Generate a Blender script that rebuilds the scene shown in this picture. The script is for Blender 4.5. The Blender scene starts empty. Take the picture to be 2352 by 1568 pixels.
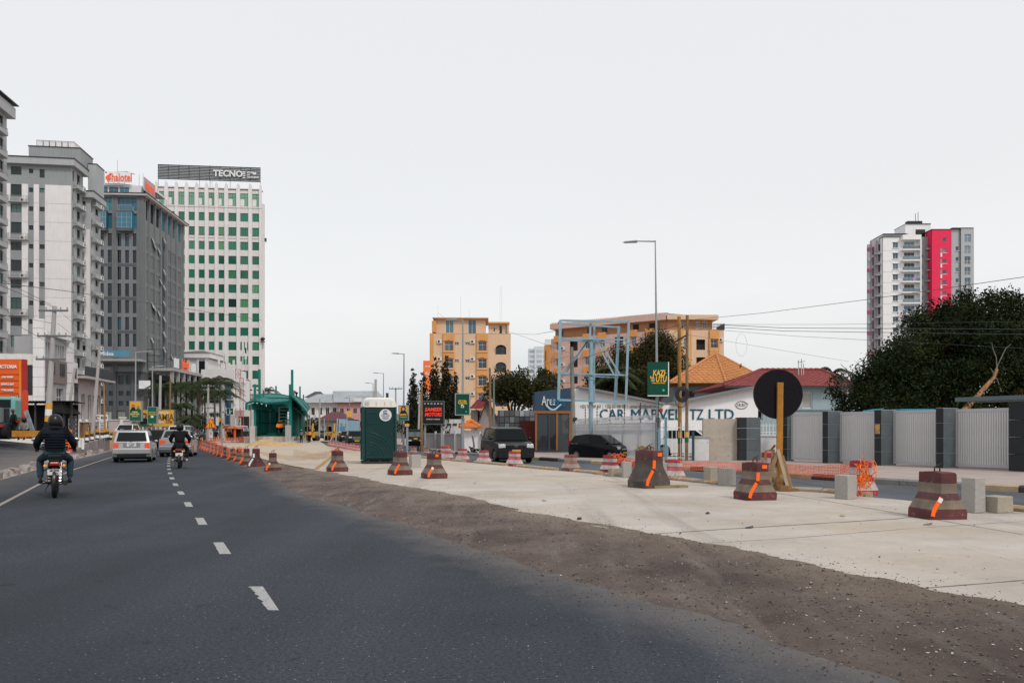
import bpy, bmesh, math, random
from math import cos, sin, pi, radians as rad
import numpy as np
from mathutils import Vector, Matrix
random.seed(7); RNG = np.random.default_rng(7)
sc = bpy.context.scene
COL = sc.collection
def sv(n,k,v): n.inputs[k].default_value=v
ru=random.uniform
# ---------------- camera ----------------
F, CX, HY, HC = 1840.0,1176.0,991.0,1.45      # focal length, centre, horizon (in units of a 2352 wide frame), eye height
cd = bpy.data.cameras.new('camera'); cam = bpy.data.objects.new('camera', cd); COL.objects.link(cam)
cd.sensor_width = 36.0; cd.lens = 36.0*F/2352; cd.shift_y = (HY-784)/2352
cd.clip_start = 0.1; cd.clip_end = 6000
cam.location = (0,0, HC); cam.rotation_euler = (pi/2,0,0)
sc.camera = cam
# ---------------- light ----------------
SUN_EL, SUN_AZ = rad(47), rad(146)   # azimuth measured clockwise from +Y
sd = bpy.data.lights.new('sun', 'SUN'); sd.energy = 1.5; sd.angle = rad(10); sd.color = (1.0,0.955,0.9)
so = bpy.data.objects.new('sun', sd); COL.objects.link(so)
sdir = Vector((sin(SUN_AZ)*cos(SUN_EL), cos(SUN_AZ)*cos(SUN_EL), sin(SUN_EL)))
so.rotation_euler = sdir.to_track_quat('Z', 'Y').to_euler(); so.location = (0,-20,60)
w = bpy.data.worlds.new('World'); sc.world = w; w.use_nodes = True
nt = w.node_tree; N = nt.nodes; Lk = nt.links
for n in list(N): N.remove(n)
wo = N.new('ShaderNodeOutputWorld'); bg = N.new('ShaderNodeBackground'); Lk.new(bg.outputs[0], wo.inputs[0])
sky = N.new('ShaderNodeTexSky'); sky.sky_type = 'NISHITA'; sky.sun_disc = False
sky.sun_elevation = SUN_EL; sky.sun_rotation = SUN_AZ; sky.air_density = 1.5; sky.dust_density = 4.0
tc = N.new('ShaderNodeTexCoord'); sep = N.new('ShaderNodeSeparateXYZ'); Lk.new(tc.outputs['Generated'], sep.inputs[0])
ramp = N.new('ShaderNodeValToRGB')      # overcast layer: greyer and bluer low down, paler above
ramp.color_ramp.elements[0].position = 0.0; ramp.color_ramp.elements[0].color = (0.60,0.64,0.70,1)
ramp.color_ramp.elements[1].position = 0.30; ramp.color_ramp.elements[1].color = (0.81,0.81,0.815,1)
e = ramp.color_ramp.elements.new(0.10); e.color = (0.765,0.775,0.79,1)
e = ramp.color_ramp.elements.new(0.17); e.color = (0.845,0.845,0.85,1)
mp = N.new('ShaderNodeMapping'); sv(mp,'Scale',(1.2,1.2,4.0)); Lk.new(tc.outputs['Generated'], mp.inputs[0])
nz = N.new('ShaderNodeTexNoise'); sv(nz,'Scale',2.2); sv(nz,'Detail',7); sv(nz,'Roughness',.45); Lk.new(mp.outputs[0], nz.inputs['Vector'])
ma = N.new('ShaderNodeMath'); ma.operation = 'MULTIPLY_ADD'; sv(ma,1,0.26); Lk.new(nz.outputs[0], ma.inputs[0])
sb = N.new('ShaderNodeMath'); sb.operation = 'SUBTRACT'; sv(sb,1,0.105); Lk.new(sep.outputs[2], sb.inputs[0]); Lk.new(sb.outputs[0], ma.inputs[2])
Lk.new(ma.outputs[0], ramp.inputs[0])
m1 = N.new('ShaderNodeMixRGB'); sv(m1,0,0.02); Lk.new(ramp.outputs[0], m1.inputs[1]); Lk.new(sky.outputs[0], m1.inputs[2])
Lk.new(m1.outputs[0], bg.inputs[0]); sv(bg,1,1.0)
sc.view_settings.view_transform = 'Standard'; sc.view_settings.look = 'None'
sc.view_settings.exposure = 0.0; sc.view_settings.gamma = 1.0; sc.view_settings.use_curve_mapping = False
sc.cycles.max_bounces = 6; sc.cycles.diffuse_bounces = 3; sc.cycles.glossy_bounces = 3; sc.cycles.transparent_max_bounces = 16
# ---------------- helpers ----------------
def P(x, y, Y): return Vector(((x-CX)*Y/F, Y, HC-(y-HY)*Y/F))
def G(x, y, z=0.0):
 Y = F*(HC-z)/(y-HY); return Vector(((x-CX)*Y/F, Y, z))
MATS = {}
def M(name, col=None, rough=.7, metal=0., var=.12, vs=1.0, col2=None, bump=0., bs=30., spec=.22, thr=None, coat=0., streak=0., alpha=None, emit=None):
 """procedural material: base colour broken up by noise (var), optional second colour in patches (col2), vertical streaks and fine bump"""
 if name in MATS: return MATS[name]
 m = bpy.data.materials.new(name); m.use_nodes = True; MATS[name] = m
 n = m.node_tree.nodes; l = m.node_tree.links; b = n['Principled BSDF']
 c = (*col, 1)
 t = n.new('ShaderNodeTexCoord'); src = t.outputs['Object']
 no = n.new('ShaderNodeTexNoise'); sv(no,'Scale',vs); sv(no,'Detail',5); sv(no,'Roughness',.65); l.new(src, no.inputs['Vector'])
 mr = n.new('ShaderNodeMapRange'); sv(mr,1,.3); sv(mr,2,.7); sv(mr,3,1-var); sv(mr,4,1+var); l.new(no.outputs[0], mr.inputs[0])
 mul = n.new('ShaderNodeVectorMath'); mul.operation = 'SCALE'; l.new(mr.outputs[0], mul.inputs['Scale']); sv(mul,0,col)
 out = mul.outputs[0]
 if col2 is not None:
  n2 = n.new('ShaderNodeTexNoise'); sv(n2,'Scale',vs*2.3); sv(n2,'Detail',8); sv(n2,'Roughness',.7); l.new(src, n2.inputs['Vector'])
  th = .5 if thr is None else thr
  m2 = n.new('ShaderNodeMapRange'); sv(m2,1,th); sv(m2,2,th+.12); l.new(n2.outputs[0], m2.inputs[0])
  mx = n.new('ShaderNodeMixRGB'); l.new(m2.outputs[0], mx.inputs[0]); l.new(out, mx.inputs[1]); sv(mx,2,(*col2,1)); out = mx.outputs[0]
 if streak:
  mp = n.new('ShaderNodeMapping'); sv(mp,'Scale',(3,3,.25)); l.new(src, mp.inputs[0])
  n3 = n.new('ShaderNodeTexNoise'); sv(n3,'Scale',1.6); sv(n3,'Detail',5); l.new(mp.outputs[0], n3.inputs['Vector'])
  m3 = n.new('ShaderNodeMapRange'); sv(m3,1,.45); sv(m3,2,.75); sv(m3,3,1); sv(m3,4,1-streak); l.new(n3.outputs[0], m3.inputs[0])
  v3 = n.new('ShaderNodeVectorMath'); v3.operation = 'SCALE'; l.new(out, v3.inputs[0]); l.new(m3.outputs[0], v3.inputs['Scale']); out = v3.outputs[0]
 l.new(out, b.inputs['Base Color'])
 sv(b,'Roughness',rough); sv(b,'Metallic',metal)
 sv(b,'Specular IOR Level',spec)
 if coat: sv(b,'Coat Weight',coat); sv(b,'Coat Roughness',.08)
 if emit: sv(b,'Emission Color',(*emit[0], 1)); sv(b,'Emission Strength',emit[1])
 if alpha is not None: sv(b,'Alpha',alpha)
 if bump:
  n4 = n.new('ShaderNodeTexNoise'); sv(n4,'Scale',bs); sv(n4,'Detail',6); l.new(src, n4.inputs['Vector'])
  bp = n.new('ShaderNodeBump'); sv(bp,'Strength',bump); sv(bp,'Distance',.05); l.new(n4.outputs[0], bp.inputs['Height']); l.new(bp.outputs[0], b.inputs['Normal'])
 return m
class MB:
 def __init__(s, name='', mats=(), parent=None):
  s.v = []; s.f = []; s.mi = []; s.k = 0; s.T = None
 def add(s, vs, fs, k=None):
  o = len(s.v)
  if s.T is not None: vs = [s.T @ Vector(p) for p in vs]
  s.v += [tuple(p) for p in vs]; s.f += [tuple(i+o for i in f) for f in fs]; s.mi += [s.k if k is None else k]*len(fs); return s
 def box(s, x0, x1, y0, y1, z0, z1, k=None):
  return s.add([(x0,y0,z0),(x1,y0,z0),(x1,y1,z0),(x0,y1,z0),(x0,y0,z1),(x1,y0,z1),(x1,y1,z1),(x0,y1,z1)],
              [(0,3,2,1),(4,5,6,7),(0,1,5,4),(1,2,6,5),(2,3,7,6),(3,0,4,7)], k)
 def cbox(s, c, d, k=None, rz=0, taper=1.0, rot=None):
  R = rot if rot is not None else Matrix.Rotation(rz, 3, 'Z')
  vs = []
  for z in (-.5,.5):
   t = taper if z > 0 else 1
   for x, y in ((-.5,-.5),(.5,-.5),(.5,.5),(-.5,.5)): vs.append(Vector(c)+R@Vector((x*d[0]*t, y*d[1]*t, z*d[2])))
  return s.add(vs, [(0,3,2,1),(4,5,6,7),(0,1,5,4),(1,2,6,5),(2,3,7,6),(3,0,4,7)], k)
 def bar(s, a, b, w, h=None, k=None):
  """square bar between two points"""
  a = Vector(a); b = Vector(b); h = h or w; d = (b-a)
  if d.length < 1e-6: return s
  d.normalize(); up = Vector((0,0,1)) if abs(d.z) < .95 else Vector((0,1,0))
  x = d.cross(up).normalized(); y = x.cross(d).normalized(); vs = []
  for p in (a, b):
   for i, j in ((-.5,-.5),(.5,-.5),(.5,.5),(-.5,.5)): vs.append(p+x*(i*w)+y*(j*h))
  return s.add(vs, [(0,1,2,3),(7,6,5,4),(1,0,4,5),(2,1,5,6),(3,2,6,7),(0,3,7,4)], k)
 def tube(s, pts, r, n=8, k=None, cap=True, closed=False):
  pts = [Vector(p) for p in pts]; m = len(pts)
  rs = r if isinstance(r, (list, tuple)) else [r]*m
  vs = []; fs = []; px = None
  for i, p in enumerate(pts):
   if closed: d = pts[(i+1) % m]-pts[i-1]
   else: d = (pts[min(i+1, m-1)]-pts[max(i-1,0)])
   d = d.normalized() if d.length > 1e-9 else Vector((0,0,1))
   if px is None:
    up = Vector((0,0,1)) if abs(d.z) < .9 else Vector((1,0,0)); x = d.cross(up).normalized()
   else:
    x = (px-d*px.dot(d)); x = x.normalized() if x.length > 1e-6 else px
   y = d.cross(x); px = x
   for j in range(n):
    a = 2*pi*j/n; vs.append(p+(x*cos(a)+y*sin(a))*rs[i])
  for i in range(m if closed else m-1):
   for j in range(n):
    i2 = (i+1) % m
    fs.append((i*n+j, i*n+(j+1) % n, i2*n+(j+1) % n, i2*n+j))
  if cap and not closed: fs += [tuple(range(n-1,-1,-1)), tuple((m-1)*n+j for j in range(n))]
  return s.add(vs, fs, k)
 def cyl(s, c, r, h, n=16, r2=None, k=None, axis='Z'):
  a = {'Z': Vector((0,0,1)), 'X': Vector((1,0,0)), 'Y': Vector((0,1,0))}[axis]
  return s.tube([Vector(c)-a*h/2, Vector(c)+a*h/2], [r, r if r2 is None else r2], n, k)
 def prism(s, poly, a, b, axis='Y', k=None, kcap=None):
  """poly in the plane normal to axis, extruded from a to b. Y: (x,z); X: (y,z); Z: (x,y)"""
  n = len(poly)
  f = {'Y': lambda p, t: (p[0], t, p[1]), 'X': lambda p, t: (t, p[0], p[1]), 'Z': lambda p, t: (p[0], p[1], t)}[axis]
  vs = [f(p, a) for p in poly]+[f(p, b) for p in poly]
  s.add(vs, [tuple(range(n)), tuple(range(2*n-1, n-1,-1))], k if kcap is None else kcap)
  o = len(s.v)-2*n
  s.f += [(o+i, o+n+i, o+n+(i+1) % n, o+(i+1) % n) for i in range(n)]; s.mi += [s.k if k is None else k]*n
  return s
 def lathe(s, prof, c=(0,0,0), n=16, k=None):
  vs = [(c[0]+r*cos(2*pi*j/n), c[1]+r*sin(2*pi*j/n), c[2]+z) for r, z in prof for j in range(n)]
  m = len(prof)
  return s.add(vs, [(i*n+j, i*n+(j+1) % n, (i+1)*n+(j+1) % n, (i+1)*n+j) for i in range(m-1) for j in range(n)], k)
 def quad(s, a, b, c, d, k=None): return s.add([a, b, c, d], [(0,1,2,3)], k)
 def blob(s, c, r, seed=0, n=1, jit=.25, k=None, sq=(1,1,1)):
  rr = random.Random(seed); bm = bmesh.new(); bmesh.ops.create_icosphere(bm, subdivisions=n, radius=1)
  vs = [Vector(c)+Vector((v.co.x*sq[0], v.co.y*sq[1], v.co.z*sq[2]))*r*(1+rr.uniform(-jit, jit)) for v in bm.verts]
  fs = [tuple(v.index for v in f.verts) for f in bm.faces]; bm.free()
  return s.add(vs, fs, k)
 def mesh(s, name, mats, smooth=None):
  me = bpy.data.meshes.new(name); me.from_pydata([tuple(v) for v in s.v], [], s.f)
  for m in (mats if isinstance(mats, (list, tuple)) else [mats]): me.materials.append(m)
  me.polygons.foreach_set('material_index', s.mi)
  me.update()
  bm = bmesh.new(); bm.from_mesh(me); bmesh.ops.recalc_face_normals(bm, faces=bm.faces); bm.to_mesh(me); bm.free()
  if smooth is not None:
   me.polygons.foreach_set('use_smooth', [True]*len(me.polygons)); me.set_sharp_from_angle(angle=rad(smooth))
  return me
 def build(s, name, mats, parent=None, loc=None, rz=None, smooth=None, bevel=0):
  o = bpy.data.objects.new(name, s.mesh(name, mats, smooth)); COL.objects.link(o)
  if parent is not None: o.parent = parent
  if loc is not None: o.location = loc
  if rz is not None: o.rotation_euler = (0,0, rz)
  if bevel:
   b = o.modifiers.new('bevel', 'BEVEL'); b.width = bevel; b.segments = 2; b.limit_method = 'ANGLE'; b.angle_limit = rad(35)
  return o
def tag(o, label=None, cat=None, group=None, kind=None):
 for k, v in (('label', label), ('category', cat), ('group', group), ('kind', kind)):
  if v: o[k] = v
 return o
def thing(name, loc, rz=0, label=None, cat=None, group=None):
 o = bpy.data.objects.new(name, None); COL.objects.link(o); o.location = loc; o.rotation_euler = (0,0, rz)
 o.empty_display_size = .2
 return tag(o, label, cat, group)
def inst(src, parent, loc=None, name=None, rz=None, sc_=None):
 o = src.copy(); COL.objects.link(o); o.parent = parent
 if loc is not None: o.location = loc
 if rz is not None: o.rotation_euler = (0,0, rz)
 if sc_ is not None: o.scale = sc_
 return o
def inst_mesh(name, me, parent, loc=(0,0,0), rz=0, scale=None):
 o = bpy.data.objects.new(name, me); COL.objects.link(o); o.parent = parent; o.location = loc; o.rotation_euler = (0,0, rz)
 if scale: o.scale = scale
 return o
def copy_tree(root, loc, rz=None, label=None, scale=None, group=None):
 def rec(o, par):
  c = o.copy(); COL.objects.link(c); c.parent = par
  for ch in list(o.children): rec(ch, c)
  return c
 r = rec(root, None); r.location = loc
 if rz is not None: r.rotation_euler = (0,0, rz)
 if scale is not None: r.scale = scale
 if label: r['label'] = label
 if group: r['group'] = group
 return r
def text(s, size, mat, parent, loc, rot=(pi/2,0,0), ext=.01, bold=0., shear=0., name='lettering', align='CENTER', sx=1., space=1.):
 c = bpy.data.curves.new(name, 'FONT'); c.body = s; c.size = size; c.extrude = ext; c.offset = bold*size; c.shear = shear
 c.align_x = align; c.align_y = 'CENTER'; c.space_character = space; c.resolution_u = 2
 c.materials.append(mat)
 t = bpy.data.objects.new(name, c); me = bpy.data.meshes.new_from_object(t); bpy.data.objects.remove(t)
 o = bpy.data.objects.new(name, me); COL.objects.link(o)
 o.parent = parent; o.location = loc; o.rotation_euler = rot; o.scale = (sx, 1,1)
 return o
def interp(pts, Y):
 """pts: world points; X as a function of depth Y, extended linearly"""
 p = sorted(((q[1], q[0]) for q in pts)); ys = [a for a, _ in p]; xs = [b for _, b in p]
 if Y <= ys[0]: return xs[0]+(xs[1]-xs[0])/(ys[1]-ys[0])*(Y-ys[0])
 if Y >= ys[-1]: return xs[-1]+(xs[-1]-xs[-2])/(ys[-1]-ys[-2])*(Y-ys[-1])
 return float(np.interp(Y, ys, xs))
def nmix(m, a, b, fac_socket):  # small helper for hand written materials
 mx = m.node_tree.nodes.new('ShaderNodeMixRGB'); l = m.node_tree.links
 l.new(fac_socket, mx.inputs[0])
 for i, q in ((1, a), (2, b)):
  if isinstance(q, (tuple, list)): sv(mx,i,(*q, 1))
  else: l.new(q, mx.inputs[i])
 return mx.outputs[0]
# ================= ground =================
SLAB_Z = 0.10
def GL(lst, z=0.): return [G(x, y, z) for x, y in lst]
pAR = GL([(2081,1568),(1957,1529),(1875,1505),(1771,1476),(1688,1434),(1502,1385),(1378,1346),(1279,1325),(1162,1282),(1045,1247),(928,1204),(795,1165),(694,1138),(627,1099),(585,1080),(540,1062),(500,1046),(460,1022)])
pGS = GL([(2351,1399),(2247,1382),(2102,1351),(1998,1329),(1915,1314),(1833,1297),(1729,1268),(1626,1250),(1481,1225),(1378,1210),(1224,1180),(1146,1165),(1084,1149),(963,1124),(881,1110),(793,1091),(711,1078),(640,1066),(589,1052),(545,1036),(500,1020),(478,1012)], SLAB_Z)
pKL = GL([(0,1102),(89,1077),(164,1056),(217,1045),(252,1036),(300,1022),(352,1010),(400,1003)])
pSR = GL([(2351,1176),(2067,1147),(1974,1139),(1870,1129),(1790,1126),(1665,1115),(1532,1101),(1399,1094),(1349,1086),(1240,1077),(1128,1066),(1011,1056),(900,1044),(823,1035),(751,1024),(735,1013),(720,1008)], SLAB_Z)
pOR = GL([(2351,1130),(2124,1117),(2004,1109),(1837,1098),(1462,1071),(1334,1063),(1221,1055),(1040,1042),(960,1030),(880,1016),(800,1006)])
def XAR(Y): return interp(pAR, Y)
def XGS(Y): return interp(pGS, Y)
def XKL(Y): return interp(pKL, Y)
def XSR(Y): return interp(pSR, Y)
def XOR(Y): return interp(pOR, Y)
def strip(name, fl, fr, Ys, nu, z, mats, kind='structure', disp=None, side=0):
 v = []; f = []; n = len(Ys)
 for Y in Ys:
  a, b = fl(Y), fr(Y)
  for i in range(nu+1):
   u = i/nu; x = a+(b-a)*u
   v.append((x, Y, (z(u, Y, x) if callable(z) else z)))
 for j in range(n-1):
  for i in range(nu):
   k = j*(nu+1)+i; f.append((k, k+1, k+nu+2, k+nu+1))
 if side:      # skirts at both long edges
  for e in (0, nu):
   for j in range(n-1):
    k = j*(nu+1)+e; m = k+nu+1; o = len(v)
    v += [(v[k][0], v[k][1], v[k][2]-side), (v[m][0], v[m][1], v[m][2]-side)]
    f.append((k, m, o+1, o))
 me = bpy.data.meshes.new(name); me.from_pydata(v, [], f)
 for m in mats: me.materials.append(m)
 uv = me.uv_layers.new(name='UVMap')
 for p in me.polygons:
  for li, vi in zip(p.loop_indices, p.vertices):
   if vi < n*(nu+1): uv.data[li].uv = ((vi % (nu+1))/nu, Ys[vi//(nu+1)])
 me.polygons.foreach_set('use_smooth', [side == 0]*len(me.polygons))
 o = bpy.data.objects.new(name, me); COL.objects.link(o); return tag(o, kind=kind)
def geo(a, b, n): return [a*(b/a)**(i/(n-1)) for i in range(n)]
# --- asphalt material
def asphalt_mat(name, base, dust_edge):
 m = bpy.data.materials.new(name); m.use_nodes = True; n = m.node_tree.nodes; l = m.node_tree.links; b = n['Principled BSDF']
 t = n.new('ShaderNodeTexCoord'); o = t.outputs['Object']
 def noise(s, d=4, r=.6, mscale=None):
  q = n.new('ShaderNodeTexNoise'); sv(q,'Scale',s); sv(q,'Detail',d); sv(q,'Roughness',r)
  if mscale:
   mp = n.new('ShaderNodeMapping'); sv(mp,'Scale',mscale); sv(mp,'Rotation',(0,0, rad(-25))); l.new(o, mp.inputs[0]); l.new(mp.outputs[0], q.inputs['Vector'])
  else: l.new(o, q.inputs['Vector'])
  return q.outputs[0]
 def rng(s, a, b_, c=0, d=1):
  q = n.new('ShaderNodeMapRange'); l.new(s, q.inputs[0])
  for i, v in enumerate((a, b_, c, d)): sv(q,i+1,v)
  return q.outputs[0]
 big = rng(noise(.35,5), .3,.7); fine = rng(noise(34,5,.95), .34,.66)
 c = nmix(m, tuple(x*.84 for x in base), tuple(x*1.2 for x in base), big)
 tr = rng(noise(.9,3,.5, (1.1,.05,1)), .45,.75)             # worn wheel tracks along the road
 c = nmix(m, c, tuple(x*1.32 for x in base), tr)
 c2 = nmix(m, (0,0,0), (1,1,1), fine)
 mm = n.new('ShaderNodeMixRGB'); mm.blend_type = 'OVERLAY'; sv(mm,0,.75); l.new(c, mm.inputs[1]); l.new(c2, mm.inputs[2]); c = mm.outputs[0]
 vo = n.new('ShaderNodeTexVoronoi'); sv(vo,'Scale',26); l.new(o, vo.inputs['Vector'])   # pale aggregate chips
 chip = rng(vo.outputs['Distance'], .09,.14,1,0)
 sel = n.new('ShaderNodeSeparateColor'); l.new(vo.outputs['Color'], sel.inputs[0]); ch2 = rng(sel.outputs[0], .72,.8)
 mu = n.new('ShaderNodeMath'); mu.operation = 'MULTIPLY'; l.new(chip, mu.inputs[0]); l.new(ch2, mu.inputs[1])
 c = nmix(m, c, (.36,.355,.35), mu.outputs[0])
 st = rng(noise(2.6,4,.5), .68,.74)                          # dark oil spots
 c = nmix(m, c, tuple(x*.55 for x in base), st); c = nmix(m, c, tuple(x*.72 for x in base), rng(noise(.55,4,.5, (.5,.07,1)), .54,.66,0,.7)); c = nmix(m, c, tuple(x*1.5 for x in base), rng(noise(.22,8,.75), .54,.70,0,.7))
 if dust_edge:
  uvn = n.new('ShaderNodeUVMap'); sp = n.new('ShaderNodeSeparateXYZ'); l.new(uvn.outputs[0], sp.inputs[0])
  dn = noise(1.4,6,.7); q = n.new('ShaderNodeMath'); q.operation = 'MULTIPLY_ADD'; sv(q,1,.16); l.new(dn, q.inputs[0]); l.new(sp.outputs[0], q.inputs[2])
  d1 = rng(q.outputs[0], .93,1.085,0,.8); c = nmix(m, c, (.19,.165,.15), d1)
  d2 = rng(q.outputs[0], .25,.09,0,.35); c = nmix(m, c, (.16,.145,.135), d2)
 l.new(c, b.inputs['Base Color']); sv(b,'Roughness',.88); sv(b,'Specular IOR Level',.12)
 bp = n.new('ShaderNodeBump'); sv(bp,'Strength',.5); sv(bp,'Distance',.01)
 l.new(noise(55,4,.8), bp.inputs['Height']); l.new(bp.outputs[0], b.inputs['Normal'])
 return m
A_MAIN = asphalt_mat('asphalt', (.040,.046,.056), True)
A_OPP = asphalt_mat('asphalt_far', (.085,.095,.108), False)
GROUND = M('dusty_ground', (.30,.25,.21), .95, var=.2, vs=.15, col2=(.20,.18,.165), bump=.3, bs=8)
g = MB(); g.box(-1500,1500,-60,3000,-1.0,-.03); tag(g.build('ground', GROUND), kind='structure')
# --- asphalt of the near carriageway
Ys = [-20,-8,-2,1,3]+geo(4.2,520,90)
strip('road', XKL, lambda Y: XAR(Y)+.5+.01*Y, Ys, 24,0.0, [A_MAIN])
strip('opposite_road', lambda Y: XSR(Y)-1.0-.03*Y, XOR, Ys, 8,-0.004, [A_OPP])
# forecourt left of the kerb
strip('forecourt', lambda Y: XKL(Y)-26-.15*Y, lambda Y: XKL(Y)-.5, [-20,0]+geo(4.2,56,40), 8, lambda u, Y, x: -.004+max(0, Y-22)*.033*min(1, (1-u)*3+.15), [A_MAIN])
# --- concrete slab of the building site
def slab_mat():
 m = bpy.data.materials.new('site_concrete'); m.use_nodes = True; n = m.node_tree.nodes; l = m.node_tree.links; b = n['Principled BSDF']
 t = n.new('ShaderNodeTexCoord'); o = t.outputs['Object']
 def noise(s, d, r, ms=None, rz=-25):
  q = n.new('ShaderNodeTexNoise'); sv(q,'Scale',s); sv(q,'Detail',d); sv(q,'Roughness',r)
  if ms:
   mp = n.new('ShaderNodeMapping'); sv(mp,'Rotation',(0,0, rad(rz))); sv(mp,'Scale',ms); l.new(o, mp.inputs[0]); l.new(mp.outputs[0], q.inputs['Vector'])
  else: l.new(o, q.inputs['Vector'])
  return q.outputs[0]
 def rng(s, a, b_, c=0, d=1):
  q = n.new('ShaderNodeMapRange'); l.new(s, q.inputs[0])
  for i, v in enumerate((a, b_, c, d)): sv(q,i+1,v)
  return q.outputs[0]
 sp = n.new('ShaderNodeSeparateXYZ'); l.new(o, sp.inputs[0])
 c = nmix(m, (.375,.338,.298), (.50,.465,.425), rng(noise(.5,5,.6), .35,.65))
 c = nmix(m, c, (.41,.325,.24), rng(noise(.28,6,.65), .46,.72,0,.75))             # sandy stains
 far = rng(sp.outputs[1], 18,45,0,.7); c = nmix(m, c, (.47,.38,.285), far)         # sand spread over the far part of the site
 c = nmix(m, c, (.28,.22,.175), rng(noise(1.3,7,.75, (.5,2.2,1), -60), .56,.78,0,.55))   # dirt smears
 c = nmix(m, c, (.33,.30,.27), rng(noise(3., 6,.8, (.12,2.6,1), -65), .6,.72,0,.7))       # long broom and tyre marks
 c = nmix(m, c, (.30,.27,.24), rng(noise(40,4,.8), .5,.8,0,.5)); c = nmix(m, c, (.20,.175,.15), rng(noise(5,9,.85), .55,.70,0,.6)); c = nmix(m, c, (.55,.53,.50), rng(noise(2.2,8,.8), .54,.7,0,.45)); c = nmix(m, c, (.19,.165,.145), rng(noise(.7,5,.6, (1.6,.06,1), -22), .57,.68,0,.4))
 l.new(c, b.inputs['Base Color']); sv(b,'Roughness',.9); sv(b,'Specular IOR Level',.2)
 bp = n.new('ShaderNodeBump'); sv(bp,'Strength',.4); sv(bp,'Distance',.015)
 l.new(noise(14,6,.8), bp.inputs['Height']); l.new(bp.outputs[0], b.inputs['Normal'])
 return m
SLABM = slab_mat()
slab = strip('concrete_slab', lambda Y: XGS(Y)-.0, lambda Y: XSR(Y), [-20,-6,0,3]+geo(4.2,146,110), 14, SLAB_Z, [SLABM], side=.2)
# far part of the site: flat sandy concrete up to the station
SAND = M('sandy_concrete', (.46,.385,.29), .95, var=.12, vs=.3, col2=(.60,.56,.50), thr=.5, bump=.3, bs=10)
mb=MB(); pts = [G(x, y, SLAB_Z) for x, y in [(478,1012),(500,1005),(560,1001),(640,1000),(700,999.5),(735,999.5),(762,1004),(760,1014),(720,1012)]]
n0 = len(pts); mb.add([(p.x, p.y, p.z+.004) for p in pts], [tuple(range(n0))]); tag(mb.build('site_ground', SAND), kind='structure')
# --- joints cut across and along the slab
JM = M('joint_dirt', (.20,.175,.15), .95, var=.3, vs=6)
for pl, wd in (([(1490,1226),(1650,1215),(1850,1203),(2050,1191),(2120,1184)], .035), ([(2100,1351),(2240,1340),(2352,1331)], .02),
           ([(1480,1085),(1700,1118),(1900,1150),(2100,1184),(2352,1227)], .02), ([(1560,1250),(1800,1236),(2100,1212),(2352,1196)], .012),
           ([(2230,1178),(2300,1178),(2352,1178)], .03), ([(900,1068),(1100,1078),(1300,1096),(1420,1106)], .02), ([(1040,1140),(1200,1130),(1400,1118)], .015)):
 q = [G(x, y, SLAB_Z+.004) for x, y in pl]; mb=MB(); fine = []
 for a, b in zip(q, q[1:]):
  for i in range(12): fine.append(a.lerp(b, i/12))
 fine.append(q[-1]); vs = []; fs = []
 for i, p in enumerate(fine):
  d = (fine[min(i+1, len(fine)-1)]-fine[max(i-1,0)]); nr = Vector((-d.y, d.x, 0)).normalized()*wd*(.5+ru(-.2,.25)); j = nr*ru(-.3,.3)
  vs += [p-nr+j, p+nr+j]
 fs = [(2*i, 2*i+1,2*i+3,2*i+2) for i in range(len(fine)-1)]
 mb.add(vs, fs); mb.build('slab_joint', JM, slab)
# --- gravel shoulder ramping from the asphalt to the slab
def gravel_mat():
 m = bpy.data.materials.new('gravel'); m.use_nodes = True; n = m.node_tree.nodes; l = m.node_tree.links; b = n['Principled BSDF']
 t = n.new('ShaderNodeTexCoord'); o = t.outputs['Object']
 def noise(s, d, r):
  q = n.new('ShaderNodeTexNoise'); sv(q,'Scale',s); sv(q,'Detail',d); sv(q,'Roughness',r); l.new(o, q.inputs['Vector']); return q.outputs[0]
 def rng(s, a, b_, c=0, d=1):
  q = n.new('ShaderNodeMapRange'); l.new(s, q.inputs[0])
  for i, v in enumerate((a, b_, c, d)): sv(q,i+1,v)
  return q.outputs[0]
 c = nmix(m, (.105,.080,.074), (.205,.163,.140), rng(noise(.8,6,.65), .36,.64))
 mp = n.new('ShaderNodeMapping'); sv(mp,'Rotation',(0,0,.42)); sv(mp,'Scale',(1,.12,1)); l.new(o, mp.inputs[0]); wn = n.new('ShaderNodeTexNoise'); sv(wn,'Scale',4.); sv(wn,'Detail',6); l.new(mp.outputs[0], wn.inputs['Vector']); c = nmix(m, c, (.27,.235,.21), rng(wn.outputs[0], .52,.72,0,.6))
 uvn = n.new('ShaderNodeUVMap'); sp = n.new('ShaderNodeSeparateXYZ'); l.new(uvn.outputs[0], sp.inputs[0])
 q = n.new('ShaderNodeMath'); q.operation = 'MULTIPLY_ADD'; sv(q,1,.9); l.new(noise(.6,4,.6), q.inputs[0]); l.new(sp.outputs[0], q.inputs[2])
 c = nmix(m, c, (.30,.245,.185), rng(q.outputs[0], 1.05,1.5,0,.75))      # sand blown over the upper edge
 c = nmix(m, c, (.05,.041,.038), rng(noise(45,6,.95), .5,.66,0,.7)); c = nmix(m, c, (.10,.085,.08), rng(noise(2.2,6,.8), .5,.7,0,.6))
 c = nmix(m, c, (.34,.30,.27), rng(noise(60,3,.9), .66,.72,0,.8))
 l.new(c, b.inputs['Base Color']); sv(b,'Roughness',.95); sv(b,'Specular IOR Level',.15)
 bp = n.new('ShaderNodeBump'); sv(bp,'Strength',1.0); sv(bp,'Distance',.03)
 l.new(noise(30,6,.85), bp.inputs['Height']); l.new(bp.outputs[0], b.inputs['Normal'])
 return m
from mathutils import noise as mn
def frac(x, y, s=1.): return mn.fractal(Vector((x*s, y*s, 0)), .8,2., 4)
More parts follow.
